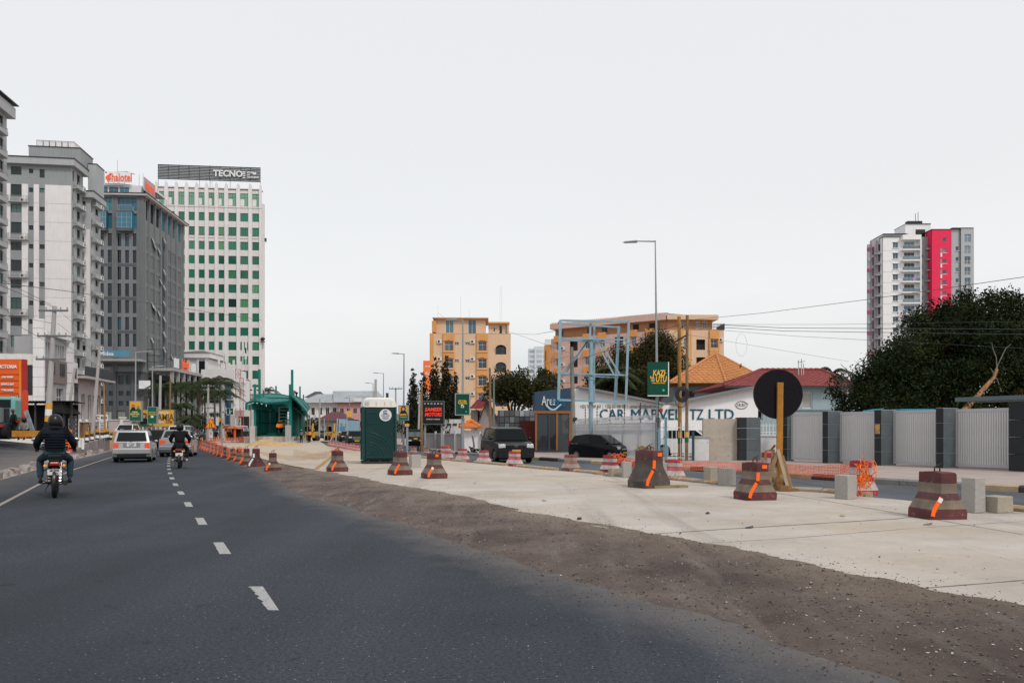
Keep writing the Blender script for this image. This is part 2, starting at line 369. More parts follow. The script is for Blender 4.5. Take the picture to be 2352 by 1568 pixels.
def gz(u, Y, x):
 if u <= 0.001: return -.004
 base = .006+(SLAB_Z+.012-.006)*min(1, u*1.05)**.8
 if u > .995: return SLAB_Z+.004
 return base+.012*frac(x, Y, 1.1)+.006*frac(x, Y, 6.)
gl = lambda Y: XAR(Y)+.12*frac(1.7, Y, .9)+.05*frac(9, Y, 5)
gr = lambda Y: XGS(Y)+.14+.2*frac(5.2, Y, .5)+.1*frac(3, Y, 2.1)+.05*frac(3, Y, 9.)
strip('gravel_shoulder', gl, gr, [0,2,3.5]+geo(4.3,84,420), 34, gz, [gravel_mat()])
# --- loose stones
def stones(name, fn, n, r0, r1, mat, kind='stuff'):
 vs = []; fs = []
 octv = [(1,0,0),(-1,0,0),(0,1,0),(0,-1,0),(0,0,1),(0,0,-1)]; octf = [(0,2,4),(2,1,4),(1,3,4),(3,0,4),(2,0,5),(1,2,5),(3,1,5),(0,3,5)]
 for _ in range(n):
  x, y, z = fn(); r = r0*(r1/r0)**(random.random()**2.2); o = len(vs); a = ru(0,3.14); ca, sa = cos(a), sin(a)
  for p in octv:
   q = [c*r*ru(.55,1.0)+ru(-.35,.35)*r for c in p]; q[2] *= .6
   vs.append((x+q[0]*ca-q[1]*sa, y+q[0]*sa+q[1]*ca, z+q[2]+r*.35))
  fs += [tuple(i+o for i in f) for f in octf]
 me = bpy.data.meshes.new(name); me.from_pydata(vs, [], fs); me.materials.append(mat); ob = bpy.data.objects.new(name, me); COL.objects.link(ob); return tag(ob, kind=kind)
def rgrav():
 Y = 4.5*(34/4.5)**random.random(); u = random.random(); x = gl(Y)+(gr(Y)-gl(Y))*u; return x, Y, gz(max(.01, u), Y, x)
def redge():
 Y = 4.5*(40/4.5)**random.random(); x = gl(Y)-abs(random.gauss(0,.35)); return x, Y, 0
def rslab():
 Y = 6*(30/6)**random.random(); x = XGS(Y)+.1+(XSR(Y)-XGS(Y)-.1)*random.random()**1.3; return x, Y, SLAB_Z
def rsedge():
 Y = 5*(30/5)**random.random(); x = gr(Y)+abs(random.gauss(0,.4)); return x, Y, SLAB_Z
ST_D = M('stone_dark', (.07,.062,.06), .9, var=.4, vs=3); ST_M = M('stone_brown', (.17,.135,.115), .9, var=.4, vs=3); ST_L = M('stone_pale', (.5,.47,.43), .9, var=.3, vs=3)
stones('gravel_stones', rgrav, 9000,.004,.018, ST_M); stones('dark_gravel_stones', rgrav, 5200,.004,.019, ST_D); stones('pale_gravel_stones', rgrav, 1100,.004,.014, ST_L)
stones('road_edge_stones', redge, 1500,.004,.015, ST_D); stones('slab_stones', rslab, 420,.005,.019, ST_D); stones('slab_edge_stones', rsedge, 900,.004,.014, ST_M)
for i, (x, y, r) in enumerate(((1330,1193,.034),(1204,1196,.034),(1145,1085,.02),(1625,1180,.03),(2085,1370,.03),(1430,1298,.03))):
 p = G(x, y, SLAB_Z if i in (0,3) else .03); mb=MB(); mb.blob((0,0,0), r, i, 1,.3, sq=(1.2,.9,.8))
 tag(mb.build('stone', ST_D, loc=(p.x, p.y, p.z+r*.5)), ['small dark stone alone on the pale concrete slab', 'small dark stone on the brown gravel left of the lone slab stone', 'tiny dark stone on slab behind the striped barriers', 'small dark stone on the slab before the grey barrier', 'dark stone bedded in gravel at right', 'dark stone on sandy gravel near the asphalt'][i], 'stone', 'loose stones')
# --- road markings
def paint_mat(name, col, base):
 m = bpy.data.materials.new(name); m.use_nodes = True; n = m.node_tree.nodes; l = m.node_tree.links; b = n['Principled BSDF']
 t = n.new('ShaderNodeTexCoord'); q = n.new('ShaderNodeTexNoise'); sv(q,'Scale',14); sv(q,'Detail',7); sv(q,'Roughness',.8); l.new(t.outputs['Object'], q.inputs['Vector'])
 r = n.new('ShaderNodeMapRange'); sv(r,1,.52); sv(r,2,.66); l.new(q.outputs[0], r.inputs[0])
 l.new(nmix(m, col, base, r.outputs[0]), b.inputs['Base Color']); sv(b,'Roughness',.7); return m
PW = paint_mat('worn_white_paint', (.33,.33,.33), (.09,.09,.095)); PY = paint_mat('worn_edge_paint', (.27,.225,.185), (.12,.11,.105))
pD = [G(x, y) for x, y in [(620,1401),(586,1347),(518,1273),(501,1246),(466,1205),(459,1191),(436,1166),(431,1155),(416,1133),(404,1115),(396,1101),(391,1089),(388,1078),(387,1069),(388,1055),(393,1040)]]
roadob = bpy.data.objects['road']
for k in range(16):
 a = 6.5+2.99*k; b = a+1.0; mb=MB(); xa, xb = interp(pD, a), interp(pD, b); n = 40 if k == 0 else 10; vs = []; wd = .073
 for i in range(n+1):
  t = i/n; x = xa+(xb-xa)*t; y = a+(b-a)*t; rg = (ru(0,.04) if k == 0 and t > .2 else ru(0,.012))
  vs += [(x-wd+(.05 if k == 0 and t < .8 else 0)*(1-t)+rg, y, .004), (x+wd, y, .004)]
 mb.add(vs, [(2*i, 2*i+1,2*i+3,2*i+2) for i in range(n)]); mb.build('lane_dash', PW, roadob)
pE = [G(x, y) for x, y in [(-260,1290),(0,1159),(89,1112),(164,1080),(252,1050.5),(330,1028),(390,1012)]]
Yl = geo(7,100,60); vs = []
for Y in Yl: x = interp(pE, Y); vs += [(x-.05, Y, .004), (x+.05, Y, .004)]
mb=MB(); mb.add(vs, [(2*i, 2*i+1,2*i+3,2*i+2) for i in range(len(Yl)-1)]); mb.build('edge_line', PY, roadob)
Yl = geo(17,70,40); vs = []
for Y in Yl: x = XOR(Y)-.35; vs += [(x-.05, Y, 0), (x+.05, Y, 0)]
mb=MB(); mb.add(vs, [(2*i, 2*i+1,2*i+3,2*i+2) for i in range(len(Yl)-1)]); mb.build('edge_line', PY, bpy.data.objects['opposite_road'])
# --- pavement and verge beyond the opposite road
PAVE = M('pavement_dust', (.36,.30,.275), .95, var=.15, vs=.4, col2=(.26,.225,.21), thr=.55, bump=.25, bs=12)
strip('pavement', lambda Y: XOR(Y)+.02, lambda Y: XOR(Y)+38, [0,6]+geo(10,300,40), 6,.12, [PAVE], side=.15)
# kerb stones: black and cream, each stone its own piece
KB = M('kerb_black', (.055,.05,.055), .8, var=.3, vs=2, col2=(.16,.14,.135), thr=.62); KY = M('kerb_cream', (.42,.33,.22), .85, var=.2, vs=2, col2=(.25,.2,.15), thr=.6); KG = M('kerb_grey', (.22,.225,.22), .9, var=.2, vs=2, col2=(.15,.15,.145))
def kerb_run(name, fX, Y0, Y1, L, pat, h, dep, parent=None, gap=None):
 meshes = []
 for mt in pat:
  mb=MB(); mb.prism([(-dep/2,0), (dep/2,0), (dep/2, h), (-dep/2+.05, h), (-dep/2, h-.04)], -L/2+.008, L/2-.008, 'Y'); meshes.append(mb.mesh(name, mt))
 Y = Y0; i = 0
 while Y < Y1:
  x0 = fX(Y); x1 = fX(Y+.1); a = math.atan2(x1-x0,.1)
  if not (gap and gap(i)):
   o = inst_mesh(name, meshes[i % len(meshes)], parent, (x0, Y, 0), -a)
  Y += L*cos(a); i += 1
pav = bpy.data.objects['pavement']
kerb_run('kerb_stone', lambda Y: XOR(Y)-.06,13,58,1.0, [KB, KB, KY, KG, KG, KG], .17,.22, pav)
# pale kerb stones at the slab's far edge (left to right) with gaps
YS = M('kerb_sandy', (.36,.26,.15), .9, var=.2, vs=3, col2=(.42,.36,.28)); YS2 = M('kerb_sandy_grey', (.33,.28,.22), .9, var=.2, vs=3)
kerb_run('edge_kerb_stone', lambda Y: XSR(Y)+.14,10,52,.62, [YS, YS, YS2], .19,.2, slab, gap=lambda i: (i % 7) in (3,4) or (i % 11) == 5)
# shutter boards along the slab edge by the near barriers
WB = M('form_board', (.27,.21,.13), .9, var=.25, vs=3, col2=(.18,.14,.095))
q = [G(x, y, SLAB_Z) for x, y in [(589,1051),(616,1059),(640,1065),(668,1071),(700,1077)]]
for a, b in zip(q, q[1:]):
 mb=MB(); d = b-a; ang = math.atan2(d.y, d.x); mb.box(.01, d.length-.01,-.03,.02,-.1,.05); o = mb.build('form_board', WB, slab, loc=(a.x, a.y, SLAB_Z-.005)); o.rotation_euler.z = ang
# crumbling kerb blocks on the left edge of the road
KP = M('kerb_crumbled', (.30,.255,.24), .95, var=.25, vs=2.5, col2=(.20,.17,.16), bump=.6, bs=14); KP2 = M('kerb_pale', (.38,.34,.32), .95, var=.2, vs=3, bump=.5, bs=14)
mb=MB(); vs = []; Yl = [4]+geo(8,62,50)
strip('kerb_strip', lambda Y: XKL(Y)-1.15+.15*frac(2, Y, 1), lambda Y: XKL(Y)+.08*frac(8, Y, 2), Yl, 5, lambda u, Y, x: .03+.02*frac(x, Y, 3) if .05 < u < .95 else -.01, [KP])
ks = bpy.data.objects['kerb_strip']
for i, Y in enumerate([22.5,23.6,24.6,25.7,27.2,29.3,31.2,32.0,34.8,36.3,37.8,39.5,41.6,43.4,46,49,52,55,20.4,21.4]):
 a = math.atan2(XKL(Y+.1)-XKL(Y), .1); mb=MB(); rr = random.Random(i); hh = rr.uniform(.2,.3)
 mb.prism([(-.14,0), (.14,0), (.13, hh*.7), (.07, hh), (-.13, hh*.95)], -.4*rr.uniform(.6,1), .42*rr.uniform(.6,1), 'Y')
 for j, v in enumerate(mb.v): mb.v[j] = (v[0]+rr.uniform(-.03,.03), v[1]+rr.uniform(-.05,.05), v[2]+rr.uniform(-.03,.03)*(v[2] > .1))
 mb.build('kerb_block', [KP, KP2][i % 2], ks, loc=(XKL(Y)-.22, Y, .0), rz=-a)
# ================= building kit =================
def glass(name, dark, light, share=.3, rough=.08, var=.35):
 if name in MATS: return MATS[name]
 m = bpy.data.materials.new(name); m.use_nodes = True; MATS[name] = m; n = m.node_tree.nodes; l = m.node_tree.links; b = n['Principled BSDF']
 oi = n.new('ShaderNodeObjectInfo'); t = n.new('ShaderNodeTexCoord')
 r = n.new('ShaderNodeMapRange'); sv(r,1,1-share); sv(r,2,1.0); l.new(oi.outputs['Random'], r.inputs[0])
 no = n.new('ShaderNodeTexNoise'); sv(no,'Scale',1.1); l.new(t.outputs['Object'], no.inputs['Vector'])
 a = n.new('ShaderNodeVectorMath'); a.operation = 'SCALE'; sv(a,0,dark)
 q = n.new('ShaderNodeMapRange'); sv(q,3,1-var); sv(q,4,1+var*1.5); mt = n.new('ShaderNodeMath'); mt.operation = 'FRACT'
 m7 = n.new('ShaderNodeMath'); m7.operation = 'MULTIPLY'; sv(m7,1,7.31); l.new(oi.outputs['Random'], m7.inputs[0]); l.new(m7.outputs[0], mt.inputs[0]); l.new(mt.outputs[0], q.inputs[0]); l.new(q.outputs[0], a.inputs['Scale'])
 c = nmix(m, a.outputs[0], light, r.outputs[0]); l.new(c, b.inputs['Base Color'])
 sv(b,'Roughness',rough); sv(b,'Specular IOR Level',.5)
 return m
def wall_faces(mb, O, U, W, H, rects, depth, k=0, krev=None):
 """a wall from O along U, W wide and H high, with real openings (u0,u1,z0,z1) and reveals of the given depth"""
 O = Vector(O); U = Vector(U).normalized(); Nn = U.cross(Vector((0,0,1))); inn = -Nn*depth; krev = k if krev is None else krev
 us = sorted({0., W} | {round(r[0], 4) for r in rects} | {round(r[1], 4) for r in rects}); zs = sorted({0., H} | {round(r[2], 4) for r in rects} | {round(r[3], 4) for r in rects})
 us = [u for u in us if -1e-6 <= u <= W+1e-6]; zs = [z for z in zs if -1e-6 <= z <= H+1e-6]
 def pt(u, z, d=False): return O+U*u+Vector((0,0,z))+(inn if d else Vector((0,0,0)))
 # merge horizontally
 for z0, z1 in zip(zs, zs[1:]):
  zc = (z0+z1)/2; act = [r for r in rects if r[2] < zc < r[3]]; start = None
  for u0, u1 in zip(us, us[1:]):
   uc = (u0+u1)/2; hole = any(r[0] < uc < r[1] for r in act)
   if not hole and start is None: start = u0
   if hole and start is not None: mb.quad(pt(start, z0), pt(u0, z0), pt(u0, z1), pt(start, z1), k); start = None
  if start is not None: mb.quad(pt(start, z0), pt(us[-1], z0), pt(us[-1], z1), pt(start, z1), k)
 for r in rects:
  a, b, c, d = r[:4]
  for (p, q) in (((a, c), (b, c)), ((b, c), (b, d)), ((b, d), (a, d)), ((a, d), (a, c))):
   mb.quad(pt(*p), pt(*q), pt(*q, True), pt(*p, True), krev)
_wm = {}
def win_mesh(w, h, nx=2, ny=1, fr=.06, fm=None, gm=None, arch=False):
 key = (round(w, 2), round(h, 2), nx, ny, fr, fm.name, gm.name)
 if key in _wm: return _wm[key]
 mb=MB(); t = fr; d = .06
 mb.box(0, w, 0, d, 0, t); mb.box(0, w, 0, d, h-t, h); mb.box(0, t, 0, d, t, h-t); mb.box(w-t, w, 0, d, t, h-t)
 for i in range(1, nx): x = w*i/nx; mb.box(x-t*.4, x+t*.4,.003, d-.003, t, h-t)
 for j in range(1, ny): z = h*j/ny if ny > 2 else h*.68; mb.box(t, w-t, .006, d-.006, z-t*.4, z+t*.4)
 p = MB(); p.box(t*.5, w-t*.5,.03,.045, t*.5, h-t*.5)
 _wm[key] = (mb.mesh('window', fm), p.mesh('pane', gm)); return _wm[key]
class Bld:
 def __init__(s, name, loc, rz, label, cat='building', group=None):
  s.root = thing(name, loc, rz, label, cat, group); s.loc = Vector(loc); s.rz = rz
 def side_d(s, x, lx=0.):
  """local y on the plane local x = lx that projects to image column x"""
  c, n = cos(s.rz), sin(s.rz); t = (x-CX)/F
  X0 = s.loc.x+c*lx; Y0 = s.loc.y+n*lx   # point = (X0 - n*d, Y0 + c*d)
  return (X0-t*Y0)/(t*c+n)
 def front_u(s, x, ly=0.):
  c, n = cos(s.rz), sin(s.rz); t = (x-CX)/F
  X0 = s.loc.x-n*ly; Y0 = s.loc.y+c*ly
  return (t*Y0-X0)/(c-t*n)
 def z_at(s, y, lx=0., ly=0.):
  Y = s.loc.y+sin(s.rz)*lx+cos(s.rz)*ly; return HC-(y-HY)*Y/F-s.loc.z
 def face(s, O, ang, W, H, rects, fm, gm, mat, depth=.18, nx=2, ny=1, fr=.06, name='wall', pane=True, mats=None, recess=None):
  U = Vector((cos(ang), sin(ang), 0)); mb=MB(); wall_faces(mb, O, U, W, H, rects, depth)
  o = mb.build(name, mats or mat, s.root)
  inn = -U.cross(Vector((0,0,1)))*(depth-.07 if recess is None else recess)
  for r in rects:
   nxx = r[4] if len(r) > 4 and r[4] else nx; nyy = r[5] if len(r) > 5 and r[5] else ny
   g_ = r[6] if len(r) > 6 else gm
   if g_ is None: continue
   fme, pme = win_mesh(r[1]-r[0], r[3]-r[2], nxx, nyy, fr, fm, g_)
   p = Vector(O)+U*r[0]+Vector((0,0,r[2]))+inn
   wo_ = inst_mesh('window', fme, s.root, p, ang)
   if pane: inst_mesh('pane', pme, wo_)
  return o
 def box(s, name, mat, *b, par=None, **kw):
  mb=MB(); mb.box(*b); return mb.build(name, mat, par or s.root, **kw)
 def core(s, mat, x0, x1, y0, y1, z0, z1, name='core'):
  """hidden sides, back and roof behind the detailed faces (inset so nothing is coplanar)"""
  mb=MB(); mb.box(x0, x1, y0, y1, z0, z1); return mb.build(name, mat, s.root)
def railing_mesh(name, pts, h, mat, step=.14, r=.018, top=.04):
 mb = MB()
 for a, b in zip(pts, pts[1:]):
  a = Vector(a); b = Vector(b); n = max(1, int((b-a).length/step))
  mb.bar(a+Vector((0,0,h)), b+Vector((0,0,h)), top); mb.bar(a+Vector((0,0,.08)), b+Vector((0,0,.08)), top*.7)
  for i in range(n+1):
   p = a.lerp(b, i/n); mb.bar(p+Vector((0,0,.1)), p+Vector((0,0,h-top/2)), r*2)
 return mb.mesh(name, mat)
def ac_mesh(mat, dark):
 mb=MB(); mb.box(-.42,.42,-.3,0,0,.6,0); mb.cyl((-.1,-.305,.3), .22,.012,14, k=1, axis='Y')
 return mb.mesh('air_conditioner', [mat, dark])
WHITE = M('white_paint', (.70,.69,.70), .75, var=.06, vs=.3, streak=.10)
ACW = M('ac_white', (.66,.65,.62), .5, var=.05); DARK = M('dark_fan', (.03,.03,.035), .6); ACM = ac_mesh(ACW, DARK)
ALU = M('aluminium', (.45,.46,.48), .4, metal=.6, var=.05); DKF = M('dark_frame', (.05,.055,.06), .5); WHF = M('white_frame', (.72,.72,.72), .5, var=.03)
CONC = M('plain_concrete', (.36,.355,.35), .9, var=.12, vs=.6, streak=.15, bump=.2, bs=10)
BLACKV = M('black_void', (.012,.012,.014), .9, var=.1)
PI2 = pi/2
# ---------- grey and white apartment block ----------
GREY = M('apartment_grey', (.30,.315,.325), .85, var=.07, vs=.25, streak=.12, bump=.1, bs=20); LITE = M('apartment_white', (.76,.74,.745), .85, var=.05, vs=.5, streak=.08, bump=.15, bs=30)
LGREY = M('apartment_pale_grey', (.40,.415,.43), .85, var=.06, vs=.3, streak=.10)
GLT = glass('window_teal', (.010,.020,.021), (.10,.22,.20), .3)
def apartment():
 Y0 = 132.; s = F/Y0; p = P(163.6,991, Y0); B = Bld('apartment_block', (p.x, Y0,0), rad(8), 'tall grey and white apartment block with small balconies and rooftop tank')
 zl0 = 41.94; fh = 3.08; top = 45.07; Wf = 11.2
 rects = []; side = []
 nfl = 12
 Dz = B.side_d(190.5)
 for k in range(-1, nfl):
  zt = zl0-fh*k;
  A = (k % 2 == 0)
  if k == -1: A = False
  h = 1.95 if A else 1.35; t = zt-(.12 if A else .3)
  rects.append((Wf-9.24, Wf-7.62, t-h, t, 2,2 if A else 1))
  t2 = zt-.58; rects.append((Wf-6.5, Wf-5.82, t2-.75, t2,2,1)); rects.append((Wf-4.87, Wf-4.1, t2-(.75 if k > -1 else 1.4), t2,2,1))
  side.append((.7,1.5, zt-2.2, zt-.3,1,2)); side.append((3.0,4.7, zt-2.1, zt-.35,2,2))
 side = [r for r in [(q[0]*Dz/6.2, q[1]*Dz/6.2, *q[2:]) for q in side]]
 B.face((-Wf, 0,0), 0, Wf, top, rects, DKF, GLT, GREY, .22)
 B.face((0,0,0), PI2, Dz, top, side, DKF, GLT, LGREY, .22)
 B.core(GREY, -Wf, -.3,.3, Dz-.01,.1, top-.05)
 # white cladding bands between the window strips
 for a, b in ((10.35,9.3), (7.55,6.62), (5.74,4.95), (4.02,.0)):
  for k in range(8): B.box('cladding_panel', LITE, -a, -b, -.05,-.003, zl0-fh*(k+1)+.02, zl0-fh*k-.02)
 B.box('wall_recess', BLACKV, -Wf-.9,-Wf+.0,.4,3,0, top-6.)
 B.box('cornice', LGREY, -Wf-.8,.75,-.75, Dz+.6, top, top+1.05); B.box('roof_edge', DKF, -Wf-.9,.85,-.85, Dz+.7, top+1.05, top+1.2)
 rail = railing_mesh('railing', [(-1.5,.05,0),(-1.5,-.62,0),(1.5,-.62,0),(1.5,.05,0)], .95, CONC, .22,.015)
 mb=MB(); mb.box(-1.55,1.55,-.68,0,-.1,.0); slab_ = mb.mesh('balcony', LGREY)
 for k in range(0, nfl-1,2):
  o = inst_mesh('balcony', slab_, B.root, (-8.05,0, zl0-fh*(k+1)+.05)); inst_mesh('railing', rail, o); inst_mesh('air_conditioner', ACM, o, (.75,-.1,.0))
 mb=MB(); mb.prism([(0,-.12),(0,.0),(.75,.0),(.75,-.05)], -1.75,1.75, 'Y'); mb.box(.66,.75,-1.75,1.75,0,.5); sbal = mb.mesh('balcony', [LGREY])
 srail = railing_mesh('railing', [(.05,-1.7,.0),(.7,-1.7,.0),(.7,1.7,.0),(.05,1.7,.0)], .95, CONC, .2,.015)
 for k in range(0, nfl):
  o = inst_mesh('balcony', sbal, B.root, (0, Dz*.52, zl0-fh*k-.05)); inst_mesh('railing', srail, o); inst_mesh('air_conditioner', ACM, o, (.62,.8,.02), PI2)
 # set back second block
 Y1 = Dz-.1; D2 = B.side_d(231,1.2)-Y1; q_ = D2/6.6; s2 = []; f2 = []
 for k in range(0, nfl):
  zt = zl0-fh*k-.7; s2.append((.7*q_, 1.5*q_, zt-2.2, zt-.3,1,2)); s2.append((3.3*q_, 5.*q_, zt-2.1, zt-.35,2,2))
  if k % 2 == 0: f2.append((1.0,1.55, zt-1.3, zt-.45,1,1))
 t2 = 41.3
 for nm, O, a, W_, rr, mt in (('wall', (-1., Y1+.01,0), 0,2.2, [(r[0]-.1, r[1]-.1, *r[2:]) for r in f2], LGREY), ('wall', (1.2, Y1+.01,0), PI2, D2, s2, LGREY)):
  B.face(O, a, W_, t2, rr, DKF, GLT, mt, .22)
 B.box('wall', LITE, -.0+.2,1.15, Y1-.05, Y1+.0,17.3,36.) ; B.core(GREY, -1,1., Y1+.3, Y1+D2-.02,.1, t2-.02)
 B.box('cornice', LGREY, -1,2.0, Y1-.7, Y1+D2+.5, t2, t2+1.0); B.box('roof_edge', DKF, -1,2.1, Y1-.8, Y1+D2+.6, t2+1., t2+1.15)
 for k in range(nfl):
  o = inst_mesh('balcony', sbal, B.root, (1.2, Y1+D2*.5, zl0-.7-fh*k-.05-.9)); inst_mesh('railing', srail, o); inst_mesh('air_conditioner', ACM, o, (.62,.8,.02), PI2)
 # penthouse and tank
 B.box('penthouse', GREY, -7.6,0.5,2.5,8, top+1., top+3.9); B.box('penthouse_edge', DKF, -7.7,.6,2.4,8.1, top+3.9, top+4.02)
 B.box('stair_tower', LGREY, .6,2.0,5.5,9, t2+1, top+2.3); B.box('penthouse_edge', DKF, 0.6,2.1,5.4,9.1, top+2.3, top+2.4)
 z = top+4.05
 for i in range(6):
  B.box('water_tank', LITE, -6.45+i*.98,-5.55+i*.98,3,7, z+.05, z+.95)
  B.box('tank_rail', DKF, -6.55+i*.98,-6.5+i*.98,2.9,2.95, z, z+1.1)
 B.box('tank_rail', DKF, -6.55,-.6,2.9,2.96, z+1., z+1.06); B.box('tank_rail', DKF, -.64,-.6,2.9,7.1, z+.98, z+1.04)
 return sbal, srail
sbal, srail = apartment()
def twin():
 p = P(15.5,991,111.); B = Bld('apartment_block', (p.x, 111., 0), rad(8), 'grey apartment block cut off by the left edge of the photo')
 s2 = []; top = 45.
 for k in range(14):
  zt = top-3.08*k
  for y in (-5.4,-11.6,-17.8,-24.): s2.append((y+26.4, y+27.2, zt-2.2, zt-.3,1,2)); s2.append((y+28.9, y+30.4, zt-2.1, zt-.35,2,2))
 B.face((0,-26,0), PI2,26, top, s2, DKF, GLT, LGREY, .22); B.core(GREY, -12,-.3,-26,-.01,.1, top)
 B.box('cornice', LGREY, -12,.8,-27,.8, top, top+1.5); B.box('roof_edge', DKF, -12,1.1,-27,1.1, top+1.9, top+2.05); B.box('parapet', GREY, -11,.5,-26,.3, top+1.5, top+1.9)
 for k in range(13):
  for y in (-3., -9.2,-15.4):
   o = inst_mesh('balcony', sbal, B.root, (0, y, top-3.08*(k+1)+.05)); inst_mesh('railing', srail, o)
twin()
# ---------- dark grey office tower with rooftop telecom sign ----------
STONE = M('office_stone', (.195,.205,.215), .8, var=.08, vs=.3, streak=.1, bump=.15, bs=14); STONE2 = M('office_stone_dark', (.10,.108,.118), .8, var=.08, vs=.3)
GLB = glass('window_night_blue', (.008,.018,.028), (.02,.10,.14), .25,.06); GLC = glass('window_bright_blue', (.03,.14,.20), (.06,.22,.28), .5,.05)
CURT = glass('window_curtained', (.28,.30,.27), (.35,.36,.33), .5,.5)
def office():
 Y0 = 168.; p = P(329,991, Y0); B = Bld('office_tower', (p.x, Y0,0), rad(3.5), 'dark stone office tower with an orange telecom sign on its roof')
 H = 50.8; cols = [(8.95,8.05), (7.25,6.4), (5.3,4.5), (3.72,2.9), (2.15,1.4)]; Wf = 13.
 zt = lambda zy: 60.5-.02005*zy
 rects = []
 for k in range(7+0):
  t = 42.95-3.5*k
  for a, b in cols: rects.append((Wf-a, Wf-b, t-2.7, t, 1,2))
  rects.append((Wf-11.2, Wf-10.4, t-2.7, t, 1,2))
 for a, b in ((9.1,6.3), (5.15,1.35)):
  rects.append((Wf-a, Wf-b, 47.7,50.4,4,2, GLC)); rects.append((Wf-a, Wf-b, 43.9,47.1,5,3, GLC))
 B.face((-Wf, 0,14), 0, Wf, H-14, [(r[0], r[1], r[2]-14, r[3]-14, *r[4:]) for r in rects], DKF, GLB, STONE, .35)
 # bays with balconies
 for a, b in ((9.1,7.1), (4.95,1.9)):
  w_ = a-b; o = B.box('bay', STONE2,-a, -b, -1.2,.02,43.2,43.9); B.box('bay', STONE2,-a, -b, -1.2,.02,47.1,47.45)
  fme, pme = win_mesh(w_-.02,3.18,3,3,.06, ALU, GLC); wn = inst_mesh('window', fme, B.root, (-a+.01,-1.15,43.91)); inst_mesh('pane', pme, wn)
  mb=MB(); mb.box(-b-.1,-b-.04,-1.13,0,43.91,47.09); mb.build('bay_side_glass', GLC, B.root)
  inst_mesh('railing', railing_mesh('railing', [(0,0,0),(0,-1.1,0),(w_,-1.1,0),(w_,0,0)], 1.1, ALU, .3,.015), B.root, (-a, 0,47.45))
 for u in (6.2,5.9,5.6,5.3,1.2,.9,.6,.3,.0): B.box('wall_rib', STONE, -u-.08,-u+.05,-.12,-.002,14, H)
 for k in range(4):
  t = 42.95-7*k+.1-3.5-.05+.0
  for a, b in ((9.1,6.35), (5.3,1.4)): B.box('spandrel', STONE2,-a, -b, -.05,-.003, t-3.45+.05, t-2.85)
 # street side
 D = B.side_d(420); ys = []
 def sd(zx): return B.side_d(200.9+.2196*zx)
 side = []
 for k in range(8):
  t = 42.4-3.5*k+.3
  for a in (602,620,655,672,690,715,735,748,846,862,888,903,918,945,958,970):
   d = min(sd(a), D-1.2); side.append((d, d+.55, t-2.75, t, 1,2))
 for a, b in ((590,635), (648,697), (710,755), (778,815), (830,865), (880,915), (935,975)):
  d0, d1 = sd(a), min(sd(b), D-.35); side.append((d0, d1,46.2, H-.4,3,3, GLC if a > 760 else GLB))
 d0 = sd(781); strips = []
 side.sort(); keep = []
 for r in side:
  if r[3] < 45:
   if any(q[3] == r[3] and abs(q[0]-r[0]) < .62 for q in keep): continue
   if r[1] > d0-.2 and r[0] < sd(812)+.2: continue
  keep.append(r)
 keep.append((d0, sd(812), 15.5,44.8,2,14, glass('strip_glass', (.07,.10,.125), (.09,.12,.14), .5,.1)))
 B.face((0,0,14), PI2, D, H-14, [(r[0], r[1], r[2]-14, r[3]-14, *r[4:]) for r in keep], DKF, GLB, STONE, .3)
 for zx in (592,640,700,760,822,872,925,975):
  d = sd(zx) if zx < 975 else D-.3; B.box('wall_rib', STONE, .003,.3, d-.2, d+.2,14, H)
 # windows standing open on the street side
 mb=MB(); mb.quad((0,0,1.2), (.0,.9,1.2), (.5,.9,0), (.5,0,0)); mb.quad((0.02,0,1.2), (.52,0,0), (.52,.9,0), (.02,.9,1.2)); ow = mb.mesh('open_sash', ALU)
 for zx, z in ((785,43.5), (785,36.5), (785,33), (785,29.4), (785,26.), (785,22.6), (785,19.2), (665,42), (685,41.), (728,40.5), (660,28), (680,27.6), (728,26.8), (862,18), (905,17.6), (655,20.5), (745,34)):
  inst_mesh('open_sash', ow, B.root, (.05, sd(zx), z))
 B.core(STONE2,-Wf, -.4,.45, D-.01,14, H-.02)
 B.box('roof_slab', M('roof_soffit', (.55,.50,.50), .8), -Wf-.6,1.0,-.8, D+1.2, H, H+.35); B.box('roof_edge', DKF, -Wf-.7,1.1,-.9, D+1.3, H+.35, H+.5)
 # penthouse with sign
 z = H+.5; fr = [(.3,2.3,.3,2.1,2,2, GLC)]+[(2.5+i*2.2,4.5+i*2.2,.3,2.1,2,2, GLC) for i in range(2)]
 B.face((-10.6,2.5, z), 0,9.2,2.3, fr, ALU, GLC, WHITE, .2); B.face((-1.4,2.5, z), PI2,8,2.3, [(.6,3., .3,2.1,2,1, GLB), (4,6.4,.3,2.1,2,1, GLB)], DKF, GLB, WHITE, .2)
 B.core(WHITE, -10.6,-1.6,2.8,10.4, z, z+2.28)
 mb=MB(); mb.prism([(-11,2.2), (-5.6,2.2), (-.6,4), (.2,7), (.2,12), (-11,12)], z+2.3, z+2.75, 'Z'); mb.build('penthouse_roof', WHITE, B.root)
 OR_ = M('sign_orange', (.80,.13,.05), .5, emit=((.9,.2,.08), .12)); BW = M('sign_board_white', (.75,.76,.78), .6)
 x0, x1 = B.front_u(232,1.), B.front_u(304,1.)
 sg = B.box('roof_sign', BW, B.front_u(243,1.), B.front_u(300,1.), 1.5,1.7, z+2.8, z+5.0)
 o_ = text('halotel', 2.3, OR_, sg, ((B.front_u(254,1.)+B.front_u(301,1.))/2,1.45, z+3.75), bold=.012, ext=.05); o_.scale[0] = (B.front_u(300,1.)-B.front_u(254,1.))/(max(v.co.x for v in o_.data.vertices)-min(v.co.x for v in o_.data.vertices))
 mb=MB(); xo = B.front_u(246.5,1.); n_ = 20
